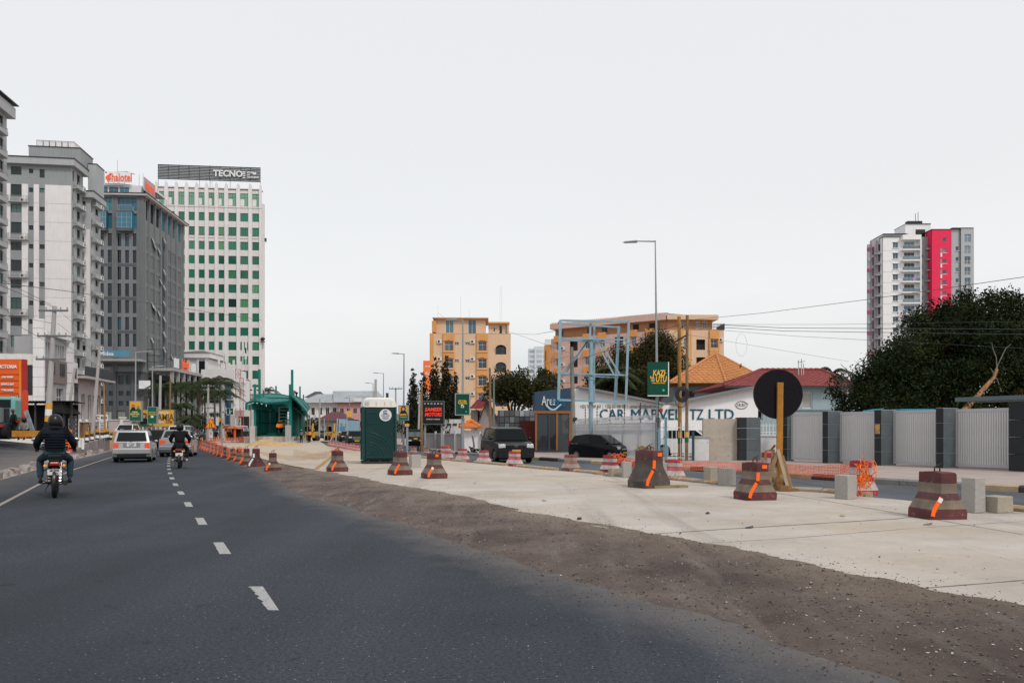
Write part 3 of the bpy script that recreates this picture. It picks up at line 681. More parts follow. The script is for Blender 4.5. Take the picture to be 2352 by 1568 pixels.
 mb.cyl((xo, 1.4, z+3.6), .55,.1,18, axis='Y'); mb.prism([(xo+.2, z+3.9), (xo+.7, z+4.5), (xo+.5, z+4.7), (xo-.1, z+4.1)], 1.3,1.4, 'Y'); mb.build('sign_logo', OR_, sg)
 RED = M('sign_red', (.55,.05,.06), .6)
 sg2 = B.box('side_sign', M('sign_lilac', (.45,.36,.42), .6), .25,.4, B.side_d(327), B.side_d(352), z+.6, z+3.4)
 mb=MB(); ya, yb = B.side_d(327), B.side_d(352)
 text('halotel', 3.0, OR_, sg2, (.43, (ya+yb)/2, z+1.9), rot=(PI2,0, PI2), bold=.02, ext=.04, sx=(yb-ya)/9.5)
 # red pipe shelter, plant and masts on the roof
 mb = MB()
 for i in range(6): mb.bar((-11+i*1.1,4, z+2.8), (-11+i*1.1,4, z+5.5), .1)
 mb.bar((-12,3.4, z+5.3), (-4.5,3.4, z+5.6), .18); mb.bar((-12,5.5, z+6.), (-5,5.5, z+6.), .18); mb.bar((-5,5.5, z+6), (-3,3, z+5.), .15)
 for i in range(7): mb.bar((-11.5+i*1.1,3.4, z+5.3), (-11.3+i*1.1,5.5, z+6), .1)
 mb.build('pipe_shelter', RED, B.root)
 mb=MB(); mb.box(-9.6,-8.9,1.8,2.6, z+2.8, z+5.2); mb.box(-12,-10,2,2.4, z+2.8, z+3.9); mb.build('roof_plant', BW, B.root)
 mb = MB()
 for x, y, h in ((-6.5,3,8), (-.2,6,4.), (-.1,8,3.6), (.1,12,3.4), (.1,13,2.5), (-1.2,3,5.2), (-2,3,5.)): mb.bar((x, y, z), (x, y, z+h), .07)
 mb.build('mast', ALU, B.root)
 # podium: deep shaded arcade, lower wall and canopy sign
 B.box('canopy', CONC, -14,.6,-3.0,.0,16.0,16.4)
 lw = []
 for a, b in ((8.9,7.9), (7.3,6.3), (5.3,4.3), (3.7,2.7), (2.2,1.3), (11.2,10.2)):
  lw += [(Wf-a, Wf-b, 9.0,10., 1,1), (Wf-a, Wf-b, 11.4,13.2,1,1)]
  lw += [(Wf-a, Wf-b, 6.9,7.9,1,1)]
 lw += [(Wf-10.6, Wf-8.9,3.3,5.9,2,1, CURT), (Wf-8.2, Wf-6.7,3.3,5.9,2,1, CURT), (Wf-5.6, Wf-3.9,3.3,5.9,2,1, CURT)]
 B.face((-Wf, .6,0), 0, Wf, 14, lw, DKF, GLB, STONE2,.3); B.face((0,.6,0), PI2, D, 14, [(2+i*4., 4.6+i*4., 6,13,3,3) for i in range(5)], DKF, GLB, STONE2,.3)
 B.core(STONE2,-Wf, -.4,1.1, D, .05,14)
 for u in (9.6,6., 2.4,.3): B.box('pilaster', STONE2,-u-.3,-u+.3,.35,.597,0,14)
 MD = M('sign_blue', (.10,.26,.38), .5); mb=MB(); sgn = B.box('canopy_sign', MD, -9.05,-1.65,-2.9,-2.7,16.85,18.15)
 text('Midea', 1.15, BW, sgn, (-6.2,-2.95,17.45), bold=.02, ext=.03)
 mb=MB(); mb.tube([(-7.8+.5*cos(a), -2.95,17.5+.5*sin(a)) for a in np.linspace(.4,6.4,20)], .06,5); mb.build('sign_logo', BW, sgn)
 # colonnade down the street side
 CW = M('column_grey', (.30,.30,.30), .8, var=.1, vs=.5, streak=.15)
 for i, x in enumerate((353,382,398,413,423)):
  pass
 Dp = D+14
 B.box('podium_roof', CONC, .4,5.4,2.0, Dp, 14.4,15.); B.box('podium_floor', M('podium_green_glass', (.06,.13,.12), .2), .6,5., 12, Dp, 7.2,8.2)
 for y in (2.5,6., 9.5,13,17,21,25,29,33,37):
  if y < Dp: B.box('column', CW, 4.6,5.2, y, y+.7,0,14.4)
 B.core(STONE2,.35,2.5, D+.05, Dp, 0,14.3, 'podium_core')
 for i in range(8): B.box('shop_window', GLB, 2.51,2.56, D+1+i*1.6, D+2.2+i*1.6,1+(i % 2)*7,5.5+(i % 2)*7)
 for (a, b, zz0, zz1, mt, yy) in ((-.5,1.8,10.4,12.1, BW, -1.), (5.25,5.35,8.1,10.1, M('sign_crimson', (.55,.03,.08), .5), 18)):
  B.box('shop_sign', mt, a, b if b > 5.3 else b, yy, yy+(1.8 if a > 5 else .15), zz0, zz1)
 # rooftop signs above the podium
 mb=MB(); zf = 15.
 for x in (0.2,1.6,3.0,4.2): mb.bar((x, 1.8, zf), (x, 1.8, zf+3.9), .12)
 for zz in (zf+1.2, zf+2.6, zf+3.9): mb.bar((.2,1.8, zz), (4.2,1.8, zz), .1)
 mb.build('sign_frame', DKF, B.root)
 s3 = B.box('roof_sign', BW, 5.2,5.3,3.0,6.0,15.2,17.2)
 s4 = B.box('roof_sign_letters', OR_, 5.2,5.25,7.5,12.5,15.1,15.4); text('halotel', 2.6, OR_, s4, (5.3,10., 16.4), rot=(PI2,0, PI2), bold=.03, ext=.05, sx=.62)
 B.box('roof_sign', BW, 5.2,5.3,14,17,15.1,17.)
office()
# ---------- white tower with green windows and louvred sign ----------
TW = M('tower_cladding', (.68,.655,.645), .8, var=.05, vs=.4, col2=(.60,.55,.535), thr=.54, bump=.1, bs=3); TP = M('tower_pier', (.72,.70,.695), .8, var=.04, vs=.3, streak=.06)
GRN = glass('window_green', (.022,.15,.10), (.10,.33,.15), .28,.06,.3); GRD = glass('window_dark_green', (.015,.05,.045), (.03,.1,.08), .5,.06)
GRL = glass('window_pale_green', (.13,.30,.19), (.17,.37,.24), .5,.06,.2); GRF = M('green_frame', (.01,.07,.055), .5)
def tower():
 Y0 = 212.5; p = P(598.5,991, Y0); B = Bld('office_tower', (p.x, Y0,0), rad(6), 'white clad tower with green windows and striped rooftop billboard')
 s_ = .02536*Y0/212.5; H = 65.5; Wf = (1157-95)*s_
 colz = [(137,190),(230,292),(330,393),(432,494),(532,593),(632,692),(731,791),(830,914),(950,1033),(1072,1155)]
 cols = [((1157-a)*s_, (1157-b)*s_) for a, b in colz]; rects = []
 lower = set()
 for a, b in cols:
  a2, b2 = a-.03, b+.05
  rects.append((Wf-a2, Wf-b2,61.0,64.4,2,2, GRL))
  for k in range(14):
   t = 59.2-3.78*k; g_ = GRD if (a > 19 and k in (7,8,9) and random.random() < .8) or random.random() < .04 else GRN
   rects.append((Wf-a2, Wf-b2, t-2.2, t, 3,1, g_))
 B.face((-Wf, 0,0), 0, Wf, H, rects, GRF, GRN, TW, .22, fr=.07)
 # white blinds behind the top windows
 for i in (1,4,5,6,7,8,9):
  a, b = cols[i]; B.box('blind', WHF, -a+.05,-(a+b)/2,.10,.13,61.1,62.9)
 # green blind bars
 edges = [Wf]+[(b1+a2)/2 for (a1, b1), (a2, b2) in zip(cols, cols[1:])]+[0.]
 PP = MB()
 for i, e_ in enumerate(edges):
  w_ = .42 if 0 < i < len(edges)-1 else .3
  x = -e_ + (w_ if i == 0 else -w_*.2 if i == len(edges)-1 else 0)
  if i == 0: x = -Wf+.45
  if i == len(edges)-1: x = .0
  B.box('pier', TP, x-w_, x+w_, -.35,-.003,0,60.5); B.box('pier', TP, x-w_*1.1, x+w_*1.1,-.45,-.003,60.5, H+.3)
  mb=MB(); mb.prism([(x-w_*.8, H+.3), (x+w_*.8, H+.3), (x+w_*.8, H+1.), (x, H+1.6), (x-w_*.8, H+1.)], -.45,.2, 'Y'); mb.build('finial', TP, B.root)
  PP.box(x-w_*.5, x+w_*.5,-.47,-.45,64.8,65.6)
 DL = M('tower_groove', (.16,.11,.10), .9); LB = M('tower_band', (.62,.52,.50), .8)
 for z_, h_ in ((65.3,.18), (60.55,.12), (53.2,.14), (52.5,.12)):
  for i in range(len(edges)-1): B.box('ledge', DL if h_ > .13 else LB, -edges[i]+.5,-edges[i+1]-.42,-.12,-.002, z_, z_+h_)
 B.box('cornice', WHITE, -Wf-.1,.25,-.2,2.2, H, H+.25)
 # right hand side and projecting corner
 B.face((0., 0,0), PI2,2.2, H-4, [], WHF, GRN, TP); B.core(TP, -Wf, -.3,.3,2.1,.05, H-.02)
 B.box('corner_pier', TP, .02,.8,.5,1.5,0,62.); B.box('corner_pier', TP, -Wf-.8,-Wf-.02,.6,5,0,61.5); B.box('bracket', DKF, .9,1.35,.9,1.15,52.2,53.0); B.box('bracket', DKF, 1.1,1.3,.9,1.15,51.9,52.2)
 # billboard of dark louvres on white
 SB = M('louvre_dark', (.018,.035,.045), .6); bx0, bx1 = -(1157-130)*s_, .05; z0, z1 = 67.5,71.3
 sg = B.box('billboard', WHF, bx0, bx1,-.2,-.05, z0, z1)
 for i in range(10): z_ = z0+i*(z1-z0-.17)/9; B.box('louvre', SB, bx0, bx1,-.3,-.201, z_, z_+.2)
 for i in range(11): x = bx0+(bx1-bx0)*i/10; B.box('billboard_post', DKF, x-.04, x+.04,-.1,-.04, H, z0) if i in (0,4,7,10) else None
 for i in range(10): x = bx0+(bx1-bx0)*i/10; mb=MB(); mb.box(x-.04, x+.04,-.33,-.302, z0, z1); mb.build('louvre_seam', SB, B.root)
 text('TECNO', 2.25, WHF, sg, (-8.2,-.62,69.3), bold=.035, ext=.09, sx=.98)
 for i in range(3): text(['STOP', 'AT', 'NOTHING'][i], .62, WHF, sg, (-3.3,-.62,69.75-i*.6), bold=.04, ext=.07, align='LEFT')
 mb = MB()
 for i in range(4): mb.box(-4.5,-3.8,-.62,-.5,68.35+i*.48,68.6+i*.48)
 mb.box(-1.9,-1.0,-.62,-.5,69.3,69.9); mb.build('lettering', WHF, sg)
 mb=MB(); mb.bar((-13.2,1, H), (-13.2,1, H+6.5), .12); mb.bar((-12.7,1, H), (-12.7,1, H+6.2), .06); mb.build('mast', ALU, B.root)
 # lower colonnade floors behind the street
 for k in range(3): B.box('ledge', LB, -9,.4,-.5,-.36,5+k*2.6,5.25+k*2.6)
 mb=MB(); mb.blob((.7,-.6,25.9), .55,3,2,.2); mb.box(.2,1.3,-.9,-.3,25.1,25.25); o = mb.build('rooftop_pot', DARK, B.root)
 sgn = B.box('shop_sign', WHF, -3.6,.1,-1.1,-.95,11.4,13.2); [B.box('sign_stroke', DKF, -3.2+i*.8,-2.7+i*.8,-1.13,-1.101,12.1+.2*(i % 2), 12.3+.3*(i % 2)) for i in range(4)]
tower()
# ================= other buildings =================
def tile_plane(mb, A, B, C, D, rows, tw, th=.05, amp=.035):
 """courses of rounded tiles from eave A-B up to ridge D-C"""
 A, B, C, D = map(Vector, (A, B, C, D)); n = (B-A).cross(D-A).normalized()
 if n.z < 0: n = -n
 for r in range(rows):
  t0, t1 = r/rows, (r+1.15)/rows; t1 = min(t1,1)
  a, b = A.lerp(D, t0), B.lerp(C, t0); c, d = B.lerp(C, t1), A.lerp(D, t1); L = (b-a).length; m = max(1, int(L/tw*2)); vs = []
  for i in range(m+1):
   u = i/m; w_ = amp*(1 if i % 2 else 0); p0 = a.lerp(b, u); p1 = d.lerp(c, u)
   vs += [p0, p0+n*(th+w_), p1+n*(.012+w_*.6)]
  fs = []
  for i in range(m): k = i*3; fs += [(k, k+3, k+4, k+1), (k+1, k+4, k+5, k+2)]
  mb.add(vs, fs)
def hip_roof(name, x0, x1, y0, y1, z0, z1, inset_x, mat, parent, tw=.5, rows=14, ridge_mat=None, xr=None):
 """hip roof over a rectangle; returns nothing. tiles are one part of kind stuff (each under ten photo pixels)"""
 yc = (y0+y1)/2; ra, rb = (x0+inset_x, x1-inset_x) if xr is None else xr
 base = MB(); base.add([(x0,y0,z0),(x1,y0,z0),(x1,y1,z0),(x0,y1,z0),(ra,yc,z1-.03),(rb,yc,z1-.03)], [(0,1,5,4),(1,2,5),(2,3,4,5),(3,0,4),(0,3,2,1)])
 base.build('roof', mat, parent)
 mb = MB()
 tile_plane(mb, (x0,y0,z0+.02), (x1,y0,z0+.02), (rb,yc,z1), (ra,yc,z1), rows, tw); tile_plane(mb, (x1,y0,z0+.02), (x1,y1,z0+.02), (rb+.01,yc,z1), (rb,yc,z1), rows, tw)
 tile_plane(mb, (x0,y1,z0+.02), (x0,y0,z0+.02), (ra,yc,z1), (ra-.01,yc,z1), rows, tw)
 o = mb.build('roof_tiles', mat, parent); o['kind'] = 'stuff'
 rm = ridge_mat or mat
 for a, b in (((x0,y0,z0),(ra,yc,z1)), ((x1,y0,z0),(rb,yc,z1)), ((ra,yc,z1),(rb,yc,z1))):
  a, b = Vector(a), Vector(b);
  if (b-a).length < .3: continue
  mb=MB(); n = max(2, int((b-a).length/.45));
  for i in range(n): p, q = a.lerp(b, i/n), a.lerp(b, (i+1.1)/n); mb.tube([p+Vector((0,0,.1)), q+Vector((0,0,.07))], [.13,.10], 6)
  mb.build('ridge_tiles', rm, parent)
ORA = M('render_orange', (.66,.32,.11), .85, var=.08, vs=.4, streak=.12); PEA = M('render_peach', (.66,.46,.31), .85, var=.06, vs=.3, streak=.1); PNK = M('render_pink', (.62,.43,.37), .85, var=.07, vs=.3, streak=.12)
GLS = glass('window_sky_blue', (.05,.10,.14), (.16,.25,.30), .4,.06); GLK = glass('window_black', (.01,.011,.013), (.05,.06,.065), .2,.1)
def arch_pts(w, h, rise, n=8):
 return [(0,0), (w, 0), (w, h-rise)]+[(w/2+w/2*cos(a), h-rise+rise*sin(a)) for a in np.linspace(0, pi, n+2)[1:-1]]+[(0, h-rise)]
def orange_a():
 Y0 = 148.; p = P(1173,991, Y0); B = Bld('apartment_block', (p.x, Y0,0), rad(1.5), 'orange and peach five storey block with arched balconies behind the dark cypresses')
 s_ = .2562*Y0/F; W = 725*s_; U = lambda zx: (zx-1105)*s_; Z = lambda zy: (991-688.8-.2562*zy)*Y0/F+HC
 H = Z(300); rects = []; fh = 155*s_
 for k in range(5):
  dz = -155*k
  for a, b, c, d in ((515,590,460,372), (815,888,460,372)): rects.append((W+U(a), W+U(b), Z(c-dz), Z(d-dz), 2,2))
  for a, b in ((603,640), (697,735)): rects.append((W+U(a), W+U(b), Z(408-dz), Z(378-dz), 2,1))
  rects.append((W+U(968), W+U(1065), Z(488-dz), Z(402-dz), 1,1, None)); rects.append((W+U(952), W+U(960), Z(470-dz), Z(440-dz), 1,1))
 B.face((-W, 0,0), 0, W, H, rects, WHF, GLS, PEA, .25)
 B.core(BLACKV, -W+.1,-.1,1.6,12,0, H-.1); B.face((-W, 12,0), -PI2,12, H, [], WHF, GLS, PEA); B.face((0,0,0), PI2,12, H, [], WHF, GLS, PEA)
 B.box('roof_deck', PEA, -W, 0,0,12, H-.1, H-.003)
 for k in range(5):
  dz = 155*k
  for a, b in ((500,600), (800,900)):
   mb=MB(); mb.prism([(U(a), Z(372+dz-4)), (U(a+8), Z(372+dz)), (U((a+b)/2), Z(362+dz)), (U(b-8), Z(372+dz)), (U(b), Z(376+dz)), (U(b), Z(300+dz)), (U(a), Z(300+dz))], -.35,-.003, 'Y'); mb.build('bay_apron', ORA, B.root)
   B.box('sill', PEA, U(a), U(b), -.5,-.003, Z(470+dz), Z(462+dz))
   if k < 4: B.box('bay_side', ORA, U(a), U(a+14), -.34,-.004, Z(461+dz), Z(377+dz)); B.box('bay_side', ORA, U(b-11), U(b), -.34,-.004, Z(461+dz), Z(377+dz))
   inst_mesh('railing', railing_mesh('railing', [(0,0,0),((b-a-25)*s_,0,0)], .9, DKF, .18,.012), B.root, (U(a+14), -.3, Z(460+dz)))
  # arched balcony opening
  mb=MB(); w_ = 97*s_; h_ = 86*s_; mb.prism([(0, h_), (0, h_-.7)]+[(w_*.5-w_*.5*cos(t), h_-.7+.7*sin(t)) for t in np.linspace(0, pi, 9)[1:-1]]+[(w_, h_-.7), (w_, h_)], .0,.2, 'Y')
  for i in range(len(mb.v)): x, y, z = mb.v[i]; mb.v[i] = (x+U(968), y+.02, z+Z(488+dz))
  mb.build('arch', PEA, B.root)
  inst_mesh('railing', railing_mesh('railing', [(0,0,0),(w_,0,0)], .85, DKF, .15,.014), B.root, (U(968), .05, Z(486+dz)))
  for zx in (765,468): inst_mesh('air_conditioner', ACM, B.root, (U(zx), -.02, Z(545+dz-155)))
  wn, pn = win_mesh(2.6,2., 2,1,.06, WHF, GLS); o = inst_mesh('window', wn, B.root, (U(972), 1.5, Z(484+dz))); inst_mesh('pane', pn, o)
 B.box('corner_band', ORA, U(385), U(415), -.06,-.003,0, H)
 # set back top floor and parapets
 tf = [(3.9,6.5,.4,2.7,2,1), (12.5-.2,14.8,.4,2.7,2,1)]
 w2 = (880-430)*s_
 B.face((U(430), .6, H), 0, w2,2.9, [((520-430)*s_, (592-430)*s_, .1,2.6,2,1), ((723-430)*s_, (795-430)*s_, .0,2.6,2,1)], WHF, GLS, PEA, .15)
 B.core(PEA, U(430), U(880)-.02,.9,10, H, H+2.9); B.box('parapet', PNK, U(405), U(905), -.2,10.5, H+2.9, Z(165)); B.box('parapet', ORA, U(400), U(437), .0,9, H+.2, Z(188))
 B.box('ledge', ORA, U(430), U(885), -.1,.55, H+2.65, H+2.89); B.face((U(905), .6, H-.1), 0,186*s_, 1.9, [(44*s_, 62*s_, .5,1.3,1,1), (95*s_, 125*s_, 0,1.7,1,1)], WHF, GLK, PEA, .15)
 B.core(PEA, U(905), U(1090), .9,8, H, H+1.75); B.box('parapet', ORA, U(905), U(1095), -.2,8, H+1.8, Z(198)); B.box('column', PEA, U(1075), U(1090), 0,.5, H, H+1.8)
 mb=MB(); mb.add([(U(540), 0, Z(165)), (U(800), 0, Z(165)), (U(800), 10, Z(165)), (U(540), 10, Z(165)), (U(668), 5, Z(125))], [(0,1,4),(1,2,4),(2,3,4),(3,0,4)]); mb.build('roof', M('roof_pale', (.42,.45,.48), .6), B.root)
 mb = MB()
 for zx, h in ((653,5.5), (732,2.5), (447,3.5), (1010,8.), (1026,8.)): mb.bar((U(zx), 2, Z(170)), (U(zx), 2, Z(170)+h*.8), .035)
 mb.bar((U(450), 2, Z(105)), (U(525), 2, Z(160)), .05); mb.build('antenna', ALU, B.root)
orange_a()
def orange_b():
 Y0 = 150.; p = P(1535,991, Y0); B = Bld('apartment_block', (p.x, Y0,0), rad(2), 'long peach and orange apartment block stretching behind the billboard frame')
 px = F/Y0; H = (991-757)/px+HC; W = (1664-1535)/px; U = lambda x: (x-1535)/px; Z = lambda y: (991-y)/px+HC
 arch = [(1600,1620.5,803,779), ]; rects = []
 for k in range(6):
  dz = 41*k
  rects.append((U(1600), U(1620.5), Z(803+dz), Z(779+dz), 2,1, None)); rects.append((U(1633.5), U(1648.5), Z(803+dz), Z(779+dz), 2,2)); rects.append((U(1571), U(1578), Z(803+dz), Z(776+dz), 1,1))
 rects = [r for r in rects if r[2] > .2]
 B.face((0,0,0), 0, W, H, rects, WHF, GLS, PEA, .3); B.face((W, 0,0), PI2,14, H, [], WHF, GLS, PNK)
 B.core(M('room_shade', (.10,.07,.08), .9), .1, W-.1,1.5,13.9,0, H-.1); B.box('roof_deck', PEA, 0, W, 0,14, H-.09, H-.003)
 for k in range(6):
  dz = 41*k
  if Z(803+dz) < .5: continue
  inst_mesh('railing', railing_mesh('railing', [(0,0,0),(1.7,0,0)], .8, DKF, .15,.014), B.root, (U(1600), .03, Z(802+dz))); inst_mesh('railing', railing_mesh('railing', [(0,0,0),(1.2,0,0)], .8, DKF, .15,.014), B.root, (U(1633.5), -.3, Z(802+dz)))
  B.box('bay_apron', ORA, U(1630), U(1652), -.4,-.003, Z(778+dz), Z(757+dz)); B.box('bay_side', ORA, U(1629), U(1632), -.39,-.004, Z(805+dz), Z(778.2+dz)); B.box('bay_side', ORA, U(1649.5), U(1652), -.39,-.004, Z(805+dz), Z(778.2+dz)); B.box('sill', ORA, U(1630), U(1652), -.45,-.003, Z(807+dz), Z(804+dz))
  B.box('bay_apron', ORA, U(1560), U(1569), -.4,-.003, Z(778+dz), Z(757+dz)); inst_mesh('air_conditioner', ACM, B.root, (U(1657), -.02, Z(784+dz)))
 B.box('corner_band', ORA, U(1585), U(1588.5), -.06,-.003,0, H)
 B.face((0., .8, H), 0, (1640-1535)/px, 1.9, [(U(1562), U(1573), .3,1.6,2,1), (U(1602), U(1610), .3,1.7,2,1), (U(1618), U(1627), .3,1.7,2,1)], WHF, GLS, M('render_rust', (.42,.22,.12), .85), .15)
 B.core(PEA, 0,8.4,1.2,13, H, H+1.88); B.box('parapet', PEA, -.3, (1650-1535)/px, -.4,13.5, H+1.9, Z(723))
 mb=MB(); mb.add([(-2,1, Z(722)), (6,1, Z(723)), (6,12, Z(723)), (-2,12, Z(722)), (2,6, Z(709))], [(0,1,4),(1,2,4),(2,3,4),(3,0,4)]); mb.build('roof', M('roof_slate', (.16,.18,.20), .6), B.root)
 inst_mesh('railing', railing_mesh('railing', [(0,0,0),(2.1,0,0),(2.1,5,0)], 1.2, DKF, .25,.03), B.root, (U(1640), .1, H))
 # long left wing running back to the left
 q = P(1266,991,165.); a0 = Vector((p.x-.05, Y0)); a1 = Vector((q.x, 165.)); d = a0-a1; L = d.length; ang = math.atan2(d.y, d.x)
 C_ = B; rt = B.rz; c, n = cos(-rt), sin(-rt); r0 = a1-Vector((p.x, Y0)); O = Vector((r0.x*c-r0.y*n, r0.x*n+r0.y*c, 0)); al = ang-rt
 rects = []; nb = 7
 for i in range(nb):
  u = 1+i*(L-2)/nb
  for k in range(7):
   z = H-2.75-3.32*k
   if z < .4: continue
   if i % 3 == 1: rects.append((u, u+1.9, z, z+2.1,2,1, None))
   else: rects.append((u+.2, u+1.2, z+.3, z+1.9,2,2))
   if i % 3 == 2: rects.append((u+2.0, u+2.6, z+.9, z+1.6,1,1))
 B.face(O, al, L, H, rects, WHF, GLS, PNK, .25)
 U2 = Vector((cos(al), sin(al), 0)); N2 = -U2.cross(Vector((0,0,1))); M4 = Matrix.Translation(O) @ Matrix.Rotation(al, 4, 'Z')
 def lb(name, mat, *b):
  mb=MB(); mb.T = M4; mb.box(*b); return mb.build(name, mat, B.root)
 lb('core', MATS['room_shade'], .1, L-.2,1.4,13,0, H-.1); lb('roof_deck', PNK, 0, L-.1,0.01,12, H-.09, H-.004); lb('parapet', PNK, -.0, L-.3,-.5,12, H+1.9, H+3.); lb('wall', MATS['render_rust'], .5, L-.2,.8,12, H, H+1.9)
 for i in range(nb):
  u = 1+i*(L-2)/nb
  if i % 3 != 1:
   for k in range(7):
    z = H-2.75-3.32*k
    if z > 0: lb('bay_apron', ORA, u-.1, u+1.5,-.5,-.003, z+1.95, z+3.2)
   lb('window_dark', GLK, u+.2, u+1.4,.74,.797, H+.6, H+1.6)
   mb = MB();
  for k in range(5):
   if i % 2 == 0: inst_mesh('air_conditioner', ACM, B.root, O+U2*(u+1.9)-N2*.0+Vector((0,0,H-2.4-3.32*k)), al)
 for i in range(60):
  u = .4+i*(L-.9)/60; lb('merlon', PEA, u, u+.18,-.5,-.3, H+3., H+3.22) if i % 1 == 0 else None
 lb('bay', ORA, -1.6,-.01,-.2,3.2,0, H-1.2); lb('bay', ORA, -.9,.0,-.5,3,0, H-2.)
 for k in range(6): lb('bay_window', GLK, -1.2,-.5,-.26,-.203, H-4.4-3.32*k, H-2.4-3.32*k)
 inst_mesh('railing', railing_mesh('railing', [(0,0,0),(1.6,0,0)], 1.1, DKF, .2,.03), B.root, O+Vector((-1.2,.6, H-1.2)))
 mb=MB(); mb.T = M4; mb.add([(6,2, H+3), (L, 2, H+3), (L, 11, H+3), (6,11, H+3), (14,6, H+4.2), (L-3,6, H+4.2)], [(0,1,5,4),(1,2,5),(2,3,4,5),(3,0,4)]); mb.build('roof', MATS['roof_slate'], B.root)
orange_b()
def hipb(x0, x1, yt, yb, Y, nm, label, mat, fm, gm, rows, cols, depth=12, rz=0., ws=.6, hs=.5, cat='building', roof=None, group=None, skip=None, nx=2):
 """plain distant building: pixel box at depth Y, a grid of real windows"""
 p = P(x1,991, Y); B = Bld(nm, (p.x, Y, 0), rad(rz), label, cat, group); px = F/Y; W = (x1-x0)/px; H = (991-yt)/px+HC; zb = max(0, (991-yb)/px+HC)
 rects = []; cw = W/cols; rh = (H-zb-.4)/rows
 for i in range(cols):
  for j in range(rows):
   if skip and skip(i, j): continue
   rects.append((i*cw+cw*(1-ws)/2, i*cw+cw*(1+ws)/2, zb+j*rh+rh*(1-hs)/2, zb+j*rh+rh*(1+hs)/2, nx, 1))
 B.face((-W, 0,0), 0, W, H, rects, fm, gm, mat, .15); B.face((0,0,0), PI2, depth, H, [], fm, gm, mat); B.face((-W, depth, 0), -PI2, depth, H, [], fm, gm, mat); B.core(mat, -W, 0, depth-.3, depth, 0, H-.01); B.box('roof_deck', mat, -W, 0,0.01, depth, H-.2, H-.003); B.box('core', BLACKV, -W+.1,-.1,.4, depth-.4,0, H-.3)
 return B, W, H, px
# far glass tower between the orange blocks
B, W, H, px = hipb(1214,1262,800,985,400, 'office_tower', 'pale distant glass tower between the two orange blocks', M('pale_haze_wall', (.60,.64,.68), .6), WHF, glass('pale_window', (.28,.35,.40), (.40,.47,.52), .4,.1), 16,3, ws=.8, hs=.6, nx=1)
B.box('parapet', MATS['pale_haze_wall'], -W*.72,-W*.1,0,6, H, H+1.); B.box('pier', MATS['pale_haze_wall'], -W*.72,-W*.62,-.5,-.01,0, H+.5)
